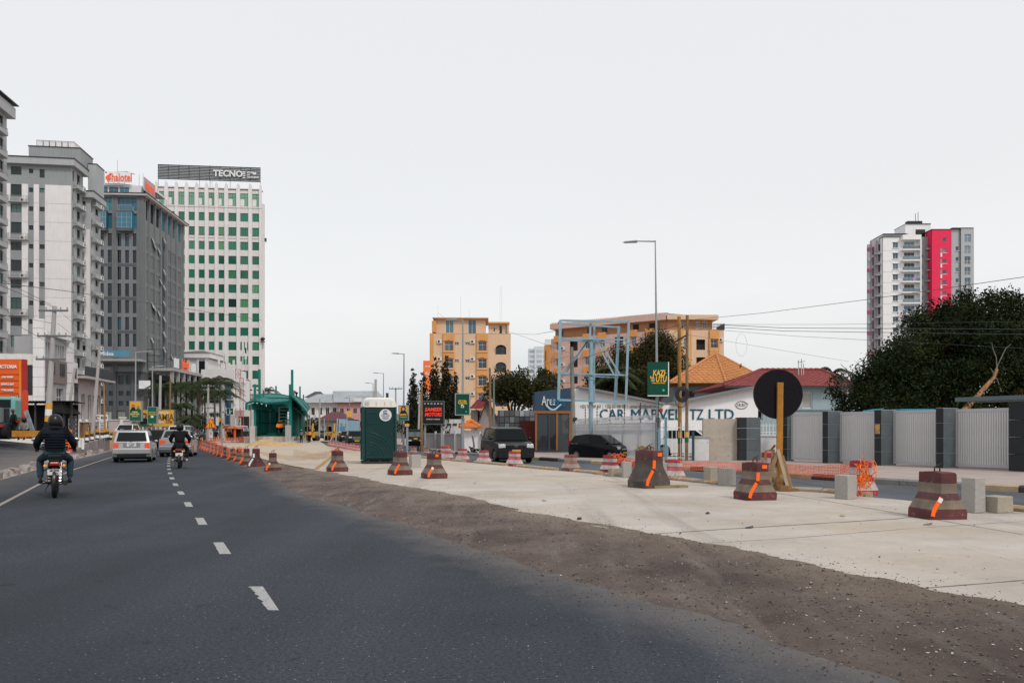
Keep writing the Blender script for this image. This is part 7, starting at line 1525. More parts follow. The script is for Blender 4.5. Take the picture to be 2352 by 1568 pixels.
# electricity wires
def wire(pts, r, name, label, mat=DKF, sag=.0):
 q = []
 for a, b in zip(pts, pts[1:]):
  for i in range(12): f = i/12; v = a.lerp(b, f); v.z -= sag*4*f*(1-f)*(b-a).length/10; q.append(v)
 q.append(pts[-1]); o = q[0].copy(); mb=MB(); mb.tube([v-o for v in q], r, 4); tag(mb.build(name, mat, loc=o), label, 'wire', 'overhead wires')
W_ = [([(0,650,40),(150,668,52),(330,694,70),(600,735,95)], .035, 'long overhead wire crossing the left towers down to the tower edge'),
 ([(0,640,30),(28,655,34),(118,700,47)], .02, 'wire from the left edge to the top of the leaning pole'), ([(0,655,30),(122,705,47)], .02, 'second wire to the top crossarm of the leaning pole'),
 ([(0,700,30),(30,725,34),(118,742,47)], .02, 'wire to the middle crossarm of the leaning pole'), ([(0,725,30),(118,790,47)], .02, 'wire to the lowest crossarm of the leaning pole'), ([(130,707,47),(229,800,62)], .02, 'wire dropping from the first to the second left pole'), ([(132,742,47),(228,815,62)], .02, 'lower wire between the two left poles'), ([(130,778,47),(232,845,62)], .02, 'lowest wire between the two left poles'),
 ([(1560,737,37),(1750,719,30),(1990,688,24),(2352,636,19)], .014, 'highest single wire rising to the right edge'),
 ([(1578,742,36.6),(1800,753,36),(2352,756,30)], .022, 'thick double wire running right above the red roof'), ([(1578,747,36.6),(1800,760,36),(2352,768,30)], .02, 'second thick wire above the red roof'), ([(1578,745,36.6),(1900,745,36),(2352,738,30)], .012, 'thin upper wire of the right hand bundle'),
 ([(1578,752,36.6),(1830,772,36),(2352,800,30)], .012, 'thin lower wire of the right hand bundle'), ([(1578,768,36.6),(1950,830,40)], .01, 'faint wire sloping down to the big tree'),
 ([(1560,745,37),(1440,790,40),(1315,830,46)], .02, 'wire from the wooden pole down across the billboard frame'), ([(1576,744,36.6),(1500,800,40),(1436,870,44)], .022, 'dark cable sloping left through the tree'),
 ([(1313,812,46),(1180,765,70),(1060,738,90)], .02, 'wire leaving the grey pole towards the orange block'), ([(1172,766,140),(1230,768,90),(1290,757,46)], .03, 'sagging wire between the two orange blocks'), ([(1313,880,46),(1127,860,52),(1070,930,44)], .015, 'low wires by the gabled house'), ([(1125,868,52),(1045,925,60)], .012, 'slanting wire from the brown pole'), ([(1127,880,52),(1313,815,46)], .015, 'wire rising to the grey pole')]
for pts, r, lab in W_: wire([P(*q) for q in pts], r*.55, 'overhead_wire', lab)
mb=MB(); mb.tube([(.25*cos(a), 0,.5*sin(a)) for a in np.linspace(0,6.28,26)], .005,4); p = P(1703,792,36); tag(mb.build('cable_loop', ALU, loc=p), 'thin spare cable loop hanging in the sky right of the orange roof', 'cable')
# ================= barriers, blocks and nets =================
def banded(name, bands, base_noise=.25):
 """paint bands by height (object space z in units of barrier height .8), chipped concrete showing through"""
 m = bpy.data.materials.new(name); m.use_nodes = True; n = m.node_tree.nodes; l = m.node_tree.links; b = n['Principled BSDF']; t = n.new('ShaderNodeTexCoord')
 sp = n.new('ShaderNodeSeparateXYZ'); l.new(t.outputs['Object'], sp.inputs[0]); no = n.new('ShaderNodeTexNoise'); sv(no,'Scale',5); sv(no,'Detail',7); sv(no,'Roughness',.75); l.new(t.outputs['Object'], no.inputs['Vector'])
 ad = n.new('ShaderNodeMath'); ad.operation = 'MULTIPLY_ADD'; sv(ad,1,.03); l.new(no.outputs[0], ad.inputs[0]); l.new(sp.outputs[2], ad.inputs[2])
 r = n.new('ShaderNodeValToRGB'); r.color_ramp.interpolation = 'CONSTANT'; dv = n.new('ShaderNodeMath'); dv.operation = 'DIVIDE'; sv(dv,1,.85); l.new(ad.outputs[0], dv.inputs[0]); l.new(dv.outputs[0], r.inputs[0])
 for i, (z, c) in enumerate(bands):
  e = r.color_ramp.elements[i] if i < 2 else r.color_ramp.elements.new(z/.85); e.position = z/.85; e.color = (*c, 1)
 mr = n.new('ShaderNodeMapRange'); sv(mr,1,.57); sv(mr,2,.66); l.new(no.outputs[0], mr.inputs[0])
 c = nmix(m, r.outputs[0], (.20,.17,.15), mr.outputs[0])
 n2 = n.new('ShaderNodeTexNoise'); sv(n2,'Scale',2.2); sv(n2,'Detail',5); l.new(t.outputs['Object'], n2.inputs['Vector']); m2 = n.new('ShaderNodeMapRange'); sv(m2,1,.3); sv(m2,2,.7); sv(m2,3,.6); sv(m2,4,1.3); l.new(n2.outputs[0], m2.inputs[0])
 v = n.new('ShaderNodeVectorMath'); v.operation = 'SCALE'; l.new(c, v.inputs[0]); l.new(m2.outputs[0], v.inputs['Scale']); l.new(v.outputs[0], b.inputs['Base Color']); sv(b,'Roughness',.85)
 bp = n.new('ShaderNodeBump'); sv(bp,'Strength',.5); sv(bp,'Distance',.02); n4 = n.new('ShaderNodeTexNoise'); sv(n4,'Scale',30); sv(n4,'Detail',5); l.new(t.outputs['Object'], n4.inputs['Vector']); l.new(n4.outputs[0], bp.inputs['Height']); l.new(bp.outputs[0], b.inputs['Normal'])
 return m
MRN, TAN = (.105,.028,.030), (.21,.165,.125); RDB, WHB = (.36,.035,.045), (.50,.46,.44)
BM = banded('barrier_maroon_tan', [(0, MRN), (.19, TAN), (.34, (.12,.05,.052)), (.46, TAN), (.63, MRN)]); BM1 = banded('barrier_all_maroon', [(0, MRN), (.2, (.085,.026,.028)), (.5, MRN)])
BM3 = banded('barrier_dark_grey', [(0, (.075,.06,.052)), (.38, (.085,.068,.058)), (.60, (.115,.04,.042))]); BRW = banded('barrier_red_white', [(0, RDB), (.14, WHB), (.34, RDB), (.5, WHB), (.66, RDB)]); BFD = banded('barrier_faded', [(0, (.30,.10,.10)), (.17, (.42,.34,.28)), (.36, (.34,.16,.14)), (.52, (.40,.33,.27)), (.68, (.26,.07,.07))])
BPK = banded('barrier_pink_white', [(0, (.50,.10,.12)), (.16, (.58,.50,.48)), (.36, (.52,.13,.15)), (.54, (.60,.53,.5)), (.68, (.46,.06,.08))])
TAPE = M('tape_orange', (.90,.13,.01), .35, var=.06, emit=((.9,.12,.01), .12)); TAPW = M('tape_white', (.70,.72,.74), .35, var=.05)  # orange tape is brightened by a faint glow of its own
WIRE_ = M('hook_wire', (.05,.035,.03), .7, metal=.3)
PROF = [(-.35,0), (.35,0), (.355,.14), (.335,.17), (.155,.44), (.145,.52), (.14,.78), (.13,.81), (-.13,.81), (-.14,.78), (-.145,.52), (-.155,.44), (-.335,.17), (-.355,.14)]
_bmesh = {}
def barrier_mesh(mat, Ln, seed):
 key = (mat.name, Ln, seed)
 if key in _bmesh: return _bmesh[key]
 rr = random.Random(seed); mb=MB(); ny = 4; n = len(PROF); vs = []
 for j in range(ny+1):
  y = -Ln/2+Ln*j/ny; k = .985 if j in (0, ny) else 1.
  for (x, z) in PROF: vs.append((x*k+rr.uniform(-.006,.006), y+rr.uniform(-.008,.008), max(0, z*(k if z > .5 else 1)+rr.uniform(-.005,.005))))
 fs = [tuple(range(n)), tuple(ny*n+i for i in range(n-1,-1,-1))]+[(j*n+i, j*n+(i+1) % n, (j+1)*n+(i+1) % n, (j+1)*n+i) for j in range(ny) for i in range(n)]
 mb.add(vs, fs); _bmesh[key] = mb.mesh('body', mat, 35); return _bmesh[key]
def tape_strip(t, pts, w_, mat, y):
 """reflective tape following the profile of the end face (local x,z), standing 4 mm proud"""
 vs = [];
 for i, (x, z) in enumerate(pts):
  a = Vector(pts[max(0, i-1)]); b = Vector(pts[min(len(pts)-1, i+1)]); d = (b-a).normalized(); nn = Vector((-d.y, d.x))*w_/2; vs += [(x+nn.x, y, z+nn.y), (x-nn.x, y, z-nn.y)]
 m_ = len(vs); mb=MB(); mb.add(vs+[(v[0], y-.006, v[2]) for v in vs], [(2*i, 2*i+1,2*i+3,2*i+2) for i in range(len(pts)-1)]+[(m_+2*i, m_+2*i+2, m_+2*i+3, m_+2*i+1) for i in range(len(pts)-1)]+[(0,2, m_+2, m_), (1, m_+1, m_+3,3)]); mb.build('reflective_tape', mat, t)
def barrier(x, yb, wpx, ytop, mat, hd, label, z=SLAB_Z, tapes='lo', Ln=.6, seed=0, hook=True, group='concrete barriers edging the building site', sxy=None, tcol=None):
 p = G(x, yb, z); px = F/p.y; h = (yb-ytop)/px; k = h/.81; t = thing('traffic_barrier', (p.x, p.y+.3*k, z), rad(-hd), label, 'traffic barrier', group)
 kx = k if sxy is None else k*sxy; t.scale = (kx, k, k); o = inst_mesh('body', barrier_mesh(mat, Ln, seed % 4), t); ye = -Ln/2-.010; TC = tcol or TAPE
 if 'lo' in tapes: tape_strip(t, [(-.31,.06), (-.285,.17), (-.15,.38)], .075, TC, ye)
 if 'hi' in tapes: tape_strip(t, [(-.12,.42), (-.11,.60)], .075, TC, ye)
 if 'sq' in tapes: mb=MB(); mb.box(-.02,.1, ye-.006, ye, .68,.76); mb.build('reflective_tape', TC, t)
 if 'top' in tapes: mb=MB(); mb.box(-.07,.03, ye-.006, ye, .70,.78); mb.build('reflective_tape', TC, t)
 if 'wh' in tapes: tape_strip(t, [(-.19,.30), (-.15,.37)], .077, TAPW, ye-.003)
 if hook: mb=MB(); mb.tube([(-.05,0,.8), (-.05,0,.88), (0,0,.92), (.05,0,.88), (.05,0,.8)], .012,6); mb.tube([(.0,.02,.9), (.12,.05,.95)], .008,4); mb.build('lifting_hook', WIRE_, t)
 return t
L_ = barrier
nb_ = L_(2174,1193,135,1084, BM, -8, 'largest striped barrier, front right, with orange and white kinked tape', tapes='lo wh', seed=1)
L_(1744,1149,104,1062, BM, -14, 'striped barrier in front of the round black sign, long orange kinked tape', tapes='lo hi sq', seed=2)
L_(1496,1121,88,1034, BM3,-30, 'dark grey unpainted barrier with three orange tapes', tapes='lo hi sq', seed=3)
L_(995,1099,60,1041, BM, -26, 'striped barrier standing right of the portable toilet, orange tape square on top', tapes='lo top wh', seed=0)
L_(916,1091,56,1037, BM, -30, 'striped barrier at the right foot of the portable toilet', tapes='lo', seed=1)
L_(771,1083,54,1035, BM, -30, 'striped barrier holding the end of the thin net, left of the toilet', tapes='lo', seed=2)
L_(622,1082,37,1040, BM, -22, 'striped barrier at the left end of the kerb boards', tapes='lo wh', z=.02, seed=3)
L_(583,1072.5,32,1030, BM1,-22, 'all maroon barrier with white reflective strips', tapes='lo hi', z=.02, seed=0, tcol=TAPW)
for i, (x, yb, w_, yt, lab) in enumerate(((562,1067,23,1030, 'barrier left of the all maroon one, its top wrapped in net'), (545,1060.5,21,1031, 'third barrier of the left row with an orange top square'), (531,1056.5,18,1029, 'fourth barrier of the left row'), (514.5,1051.5,15,1027, 'fifth barrier of the left row, with net behind'), (504.5,1047.5,13,1024, 'sixth barrier of the left row, wrapped in net'), (496,1044.6,12,1021, 'seventh barrier of the left row, wrapped in net'), (487.5,1041,11,1018, 'eighth barrier of the left row, wrapped in net'), (480,1038,11,1016, 'ninth barrier of the left row by the warning sign foot'), (474,1036,11,1014, 'tenth barrier of the left row'), (468.5,1033.5,11,1012, 'eleventh barrier of the left row'), (463.5,1030.5,10,1011, 'last barrier of the left row, next to the far motorcycle'))):
 L_(x, yb, w_, yt, BM if i < 5 else BFD, -18, lab, tapes='lo sq' if i == 1 else 'lo', z=.01, seed=i, hook=i < 4)
# red and white row on the far curve
for i in range(13):
 f = i/12; x = 491+f*79; yb = 1017.5-f*1.; yb -= 2.2*f;
 L_(x, yb, 8, yb-10.5, BPK if i % 3 else BFD, -18, ['pale red and white barrier on the far curve, %s' % a for a in ('leftmost', 'second from the left', 'third from the left', 'fourth from the left', 'fifth from the left', 'sixth from the left', 'middle one', 'sixth from the right', 'fifth from the right', 'fourth from the right', 'third from the right', 'second from the right', 'rightmost, by the column')][i], z=.1, tapes='', hook=False, seed=i, group='small red and white barriers on the far curve')
# red and white row along the far edge of the slab
for (x, yb, yt, m_, lab, tp) in ((1023,1056,1024, BPK, 'pale red and white barrier before the long grey wall, left one', 'top'), (1061.5,1059,1030, BPK, 'pink and white barrier under the green banner lamp', ''), (1111,1064.5,1034, BPK, 'pink and white barrier left of the boxy black car', ''), (1182,1070.5,1036, BPK, 'pink and white barrier overlapping the boxy black car', ''), (1312,1081,1044, BFD, 'faded barrier before the small black hatchback, rear wheel side', ''), (1403,1084,1045, BRW, 'red and white barrier with net ropes before the small hatchback', 'top'), (1550,1101,1055, BPK, 'red and white barrier right of the dark grey barrier', 'sq'), (1990,1139,1058, BRW, 'red and white barrier wrapped in orange netting', ''), (949,1041,1025, BFD, 'small faded barrier behind the pale cube by the tuk-tuk', ''), (918,1036,1023, BFD, 'small faded barrier touching the toilet edge', ''), (979.5,1042,1028, BFD, 'little dusty barrier left of the grey wall pilaster', '')):
 L_(x, yb, 20, yt, m_, -12 if x > 1900 else -35, lab, z=.1 if x > 1390 else .06, tapes=tp, hook=False, seed=int(x), Ln=.5 if x > 1900 else .7, sxy=.8 if x > 1900 else None, group='red and white barriers along the far edge of the slab')
for i in range(9):   # hazy pink row left of the toilet
 f = i/8; x = 757+f*62; yb = 1022+f*12.5; L_(x, yb, 10, yb-11-3*f, BPK, -25, 'low red and white barrier in the netted row by the toilet, %s' % ('farthest', 'second', 'third', 'fourth', 'fifth', 'sixth', 'seventh', 'eighth', 'ninth')[i], z=.1, tapes='', hook=False, seed=i, group='netted barrier row left of the toilet')
t = thing('traffic_barrier', G(1766,1098,.0)+Vector((0,0,0)), 0, 'dark red barrier half hidden behind the round sign post', 'traffic barrier'); inst_mesh('body', barrier_mesh(BRW, .6,1), t)
# concrete cubes and blocks
CB = M('block_concrete', (.36,.34,.315), .9, var=.1, vs=1.5, col2=(.33,.29,.24), thr=.6, bump=.35, bs=18); CB2 = M('block_concrete_warm', (.35,.31,.25), .9, var=.12, vs=1.5, col2=(.30,.24,.17), thr=.6, bump=.35, bs=18)
for (x, yb, wpx, yt, dep, rz, mt, lab) in ((1949,1146,53,1091,.42,38, CB, 'squat pale concrete cube standing alone right of the round sign'), (2245,1177,52,1097,.40,30, CB, 'tall pale concrete block behind the largest barrier'), (2303,1177,66,1140,.42,22, CB2, 'low concrete block at the right edge of the photo'), (1635,1110,34,1072,.38,35, CB2, 'concrete block left of its darker neighbour'), (1673,1115,42,1075,.40,35, CB, 'stained concrete block beside the striped barrier'), (1414,1094,30,1075,.40,15, CB2, 'low beige concrete block by the small hatchback'), (1440,1096,20,1060,.3,10, CB, 'narrow upright concrete block left of the dark barrier'), (1525,1100,14,1062,.3,10, CB, 'pale block showing right of the dark grey barrier'), (952,1073,30,1044,.4,30, CB, 'pale concrete cube behind the toilet barriers')):
 p = G(x, yb, SLAB_Z); px = F/p.y; r_ = rad(rz); a = wpx/px/(cos(r_)+sin(r_)*.8) if rz > 12 else wpx/px; h = (yb-yt)/px; mb=MB(); rr = random.Random(int(x))
 mb.box(-a/2, a/2,-a*.4, a*.4,0, h); mb.v = [(v[0]*(.97 if v[2] > 0 else 1)+rr.uniform(-.008,.008), v[1]+rr.uniform(-.008,.008), v[2]) for v in mb.v]
 o = mb.build('concrete_block', mt, loc=(p.x, p.y+a*.4, SLAB_Z), rz=r_, bevel=.012); tag(o, lab, 'concrete block', 'loose concrete blocks on the slab')
mb=MB(); mb.cbox((0,0,.03), (.9,.25,.06), rz=.3); p = G(1550,1121, SLAB_Z); tag(mb.build('plank', WB, loc=(p.x-.1, p.y+.2, SLAB_Z)), 'short board lying under the dark grey barrier', 'plank')
# orange netting
def net_mat(name, c): return M(name, c, .6, var=.2, vs=4)
NT = net_mat('net_orange', (.78,.17,.07)); NT2 = net_mat('net_bright', (.88,.20,.015)); NTB = net_mat('net_buff', (.50,.32,.17))
def net(name, top, bot, nx, nz, r, mat, label, seed=0, jit=.007):
 rr = random.Random(seed); o = top[0].copy(); mb = MB()
 def at(pts, f): f *= len(pts)-1; i = min(int(f), len(pts)-2); return pts[i].lerp(pts[i+1], f-i)
 g_ = [[at(top, i/nx).lerp(at(bot, i/nx), j/nz)+Vector((rr.uniform(-jit, jit), rr.uniform(-jit, jit)*2, rr.uniform(-jit, jit)))-o for j in range(nz+1)] for i in range(nx+1)]
 for j in range(nz+1): mb.tube([g_[i][j] for i in range(nx+1)], r, 3)
 for i in range(nx+1): mb.tube(g_[i], r*.8,3)
 ob = mb.build(name, mat, loc=o); return tag(ob, label, 'safety net')
def row(pts, Y0, Y1): n = len(pts); return [P(x, y, 1/((1/Y0)+(1/Y1-1/Y0)*i/(n-1))) for i, (x, y) in enumerate(pts)]
net('safety_net', row([(1905-.1,1065),(1860,1069),(1820,1067),(1795,1062)], 21.5,24.0)[::-1] if False else row([(1788,1063),(1830,1067),(1880,1069),(1930,1067),(1962,1063)], 25,19.6), row([(1788,1084),(1830,1089),(1880,1094),(1930,1097),(1962,1092)], 25,19.6), 56,8,.009, NT, 'orange safety net stretched from the round sign to the netted barrier')
net('safety_net', row([(1560,1061),(1620,1060),(1680,1062),(1720,1060),(1768,1056)], 25.5,25), row([(1560,1077),(1620,1080),(1680,1082),(1720,1084),(1768,1084)], 25.5,25), 48,7,.009, NT, 'orange safety net sagging between the red barrier and the striped one', 2)
net('safety_net', row([(1425,1052),(1450,1056),(1500,1060)], 28,27.5), row([(1425,1068),(1450,1071),(1500,1076)], 28,27.5), 40,12,.008, NT, 'bunched orange net left of the dark grey barrier', 3,.04)
net('safety_net', row([(672,1037),(700,1045),(740,1050),(770,1048),(800,1043)][:4]+[(771,1036)], 34,29) if False else row([(674,1031),(700,1036),(722,1042),(745,1040),(762,1033)], 36,31), row([(674,1048),(700,1052),(722,1056),(745,1053),(764,1050)], 36,31), 50,7,.0045, NTB, 'thin buff net strung left of the striped barrier by the toilet', 4)
net('safety_net', row([(590,1036),(620,1040),(660,1046),(700,1046),(750,1034)], 38,31), row([(620,1052),(640,1052),(660,1056),(700,1056),(750,1050)], 38,31), 50,5,.005, NTB, 'second buff net sagging before the sand heap', 5)
net('safety_net', row([(458,1012),(475,1010),(490,1014),(505,1022),(530,1030),(560,1030)], 70,38), row([(460,1026),(475,1030),(490,1038),(505,1044),(530,1050),(572,1052)], 70,38), 80,8,.009, NT, 'orange net draped over the left barrier row', 6,.03)
net('safety_net', row([(490,1003),(515,1005),(550,1004),(572,1001)], 75,100), row([(490,1013),(515,1014),(550,1012),(572,1010)], 75,100), 44,4,.012, NT, 'faded net behind the far curve barriers', 7,.03)
net('safety_net', row([(753,1010),(775,1018),(800,1022),(824,1024)], 70,48), row([(753,1024),(775,1030),(800,1034),(824,1037)], 70,48), 44,6,.009, M('net_pink', (.52,.2,.17), .7), 'pinkish net over the barrier row left of the toilet', 8,.03)
def tangle(x, y, Y, rx, rz_, n, r, mat, label, seed):
 rr = random.Random(seed); o = P(x, y, Y); mb = MB()
 for _ in range(n):
  c = Vector((rr.uniform(-rx, rx)*.6, rr.uniform(-.12,.12), rr.uniform(-rz_, rz_)*.6)); a0 = rr.uniform(0,6.28); k = rr.uniform(.3,1)
  pts = [c+Vector((rx*k*.6*cos(a0+a*.9)+rr.uniform(-.03,.03), rr.uniform(-.06,.06), rz_*k*.6*sin(a0+a)+rr.uniform(-.03,.03))) for a in np.linspace(0, rr.uniform(1.5,5), 8)]; mb.tube(pts, r, 4)
 tag(mb.build('net_bundle', mat, loc=o), label, 'net bundle')
tangle(1984,1092,16.3,.19,.36,30,.008, NT2, 'bright orange netting wound round the red and white barrier', 1); tangle(1970,1104,16.4,.16,.06,10,.012, NT2, 'orange net end trailing beside the concrete cube', 6)
tangle(1801,1104,20.2,.13,.17,26,.011, NT2, 'orange net bundle tied to the round sign braces', 2); tangle(1418,1052,27,.3,.2,34,.01, NT, 'rope and net tangle on the red and white barrier before the hatchback', 3); tangle(1480,1030,22.5,.28,.06,18,.012, M('rag_brown', (.28,.17,.07), .9), 'brown rag and rope lying on the dark grey barrier', 4)
for (x, y, Y, lab) in ((543,1034,40, 'net knot on the third left barrier'), (563,1036,37, 'net wound on the second left barrier'), (772,1034,29.5, 'orange net ends on top of the barrier left of the toilet'), (1024,1026,40, 'orange net scrap on the pale barrier before the grey wall')): tangle(x, y, Y, .22,.18 if x < 700 else .06,18,.009, NT, lab, int(x))
# timber prop lying against the kerb boards
a = G(722,1078,.05); b = P(766-2,1054-8, a.y+.4); b = P(764,1048, a.y+1.) if False else P(741-20+24,1049, a.y+.8); mb=MB(); mb.bar((0,0,0), P(765-2,1045, a.y+.6)-a if False else P(742,1050, a.y+.6)-a, .05,.1);
a2 = G(723,1078,.1); e2 = P(765,1041, a2.y); mb=MB(); mb.bar((0,0,0), (.72,.5,.62), .04,.1); tag(mb.build('timber_prop', M('timber_pale', (.42,.29,.15), .85, var=.15, vs=4), loc=(a2.x-.05, a2.y, .05)), 'pale timber prop slanting over the kerb board', 'timber')
# retaining wall and striped bollards at left
def retaining():
 pts = [(178,1032,1046),(200,1017,1043),(222,1011,1040),(240,1006,1036),(252,1004,1033)]; Yw = [49,51.5,54.5,58,61]; t = thing('retaining_wall', P(178,991,49).xy.to_3d(), 0, 'stained concrete retaining wall along the left kerb beyond the board', 'wall'); o = t.location.copy()
 mb=MB(); vs = []
 for (x, yt, yb), Y in zip(pts, Yw):
  a_, b_ = P(x, yt, Y)-o, P(x, yb, Y)-o; b_.z = 0; vs += [a_, b_, a_+Vector((-.3,.1,0)), b_+Vector((-.3,.1,0))]
 mb.add(vs, [(4*i, 4*i+1,4*i+5,4*i+4) for i in range(4)]+[(4*i, 4*i+4,4*i+6,4*i+2) for i in range(4)]+[(4*i+2,4*i+6,4*i+7,4*i+3) for i in range(4)]+[(0,2,3,1), (16,17,19,18)]); mb.build('wall', M('wall_runs', (.30,.27,.26), .95, var=.2, vs=1, streak=.65, col2=(.12,.11,.11), thr=.6, bump=.3), t)
 WB_ = WT_; AM = M('bollard_amber', (.55,.24,.03), .7, var=.2, vs=3)
 ords = ('nearest', 'second', 'third', 'fourth', 'fifth', 'sixth', 'seventh and leaning')
 for i, (x, yb, h, Y) in enumerate(((199.5,1017,28,52),(211.5,1014,26,54),(223.5,1012,29,56),(234,1011,26,57.5),(240,1010,26,58.5),(246,1009,26,59.5),(253.5,1008,20,60.5))):
  p = P(x, yb+2, Y); k = (h+2)*Y/F/.9; b = thing('bollard', p, 0, 'amber black and white banded bollard on the retaining wall, %s in the row' % ords[i], 'bollard', 'banded bollards on the retaining wall'); b.scale = (k, k, k); b.rotation_euler = (0,.18 if i == 6 else ru(-.04,.04), 0)
  for j, (z0, z1, m_) in enumerate(((0,.24, DARK), (.24,.44, WB_), (.44,.64, DARK), (.64,.84, AM))): mb=MB(); r0 = .13-.02*z0; mb.tube([(0,0,z0), (0,0,z1)], [r0,.13-.02*z1], 10); mb.build('band', m_, b, smooth=50)
 for i, x in enumerate((183,190)):
  p = P(x, 1024,50); mb=MB(); mb.tube([(0,0,-.2),(0,0,.5)], .09,8); tag(mb.build('bollard_stub', WT_, loc=p), 'white stub post behind the coral board, %s' % ('left' if i == 0 else 'right'), 'bollard')
 # balustrade wall with tan piers behind
 t = thing('balustrade_wall', (P(160,991,66).x, 66,0), 0, 'low cream balustrade wall with capped piers behind the bollards', 'wall'); s = 66/F; X = lambda x: (x-160)*s; Z = lambda y: (991-y)*s+HC
 TN = M('wall_tan', (.48,.31,.16), .9, var=.2, vs=1, col2=(.30,.22,.14), thr=.55, streak=.2)
 mb=MB(); mb.box(X(155), X(296), 0,.25,0, Z(990)); mb.build('wall', TN, t)
 for i, x in enumerate((167.5,182.5,197,213)): mb=MB(); mb.box(X(x)-.16, X(x)+.16,-.1,.3,0, Z(970)); mb.build('pier', TN, t); mb=MB(); mb.box(X(x)-.24, X(x)+.24,-.18,.38, Z(970), Z(967)); mb.lathe([(.14,0), (.1,.1), (.0,.2)], (X(x), .1, Z(967)), 8); mb.build('pier_cap', CREAM, t)
 for i in range(22): x = 168+i*2.4; mb=MB(); mb.box(X(x), X(x)+.05,.08,.13, Z(990), Z(976)); mb.build('baluster', CREAM if i % 3 else DKF, t)
 mb=MB(); mb.box(X(165), X(222), .05,.2, Z(976.5), Z(975)); mb.build('coping', CREAM, t)
 t = thing('boundary_wall', (P(235,991,90).x, 90,0), 0, 'pale boundary wall with capped pier below the office tower', 'wall'); s = 90/F; X = lambda x: (x-235)*s; Z = lambda y: (991-y)*s+HC; mb=MB(); mb.box(X(225), X(300), 0,.3,0, Z(965)); mb.build('wall', PODP, t); mb=MB(); mb.box(X(225), X(300), -.1,.4, Z(965), Z(963)); mb.build('coping', CREAM, t); mb=MB(); mb.box(X(277), X(284), -.2,.5,0, Z(960)); mb.build('pier', CREAM, t); mb=MB(); mb.box(X(275.5), X(285.5), -.3,.6, Z(960), Z(957)); mb.build('pier_cap', CREAM, t)
 t = thing('low_fence', (P(300,991,86).x, 86,0), 0, 'tan wall and palings below the amber hoarding', 'fence'); s = 86/F; X = lambda x: (x-300)*s; Z = lambda y: (991-y)*s+HC
 mb=MB(); mb.box(X(255), X(330), 0,.2,0, Z(992)); mb.build('wall', TN, t)
 for i in range(30): x = 300+i*3.3; mb=MB(); mb.box(X(x), X(x)+.1,.05,.12,0, Z(979+(i % 4))); mb.build('paling', [TN, WP, CREAM][i % 3], t)
retaining()
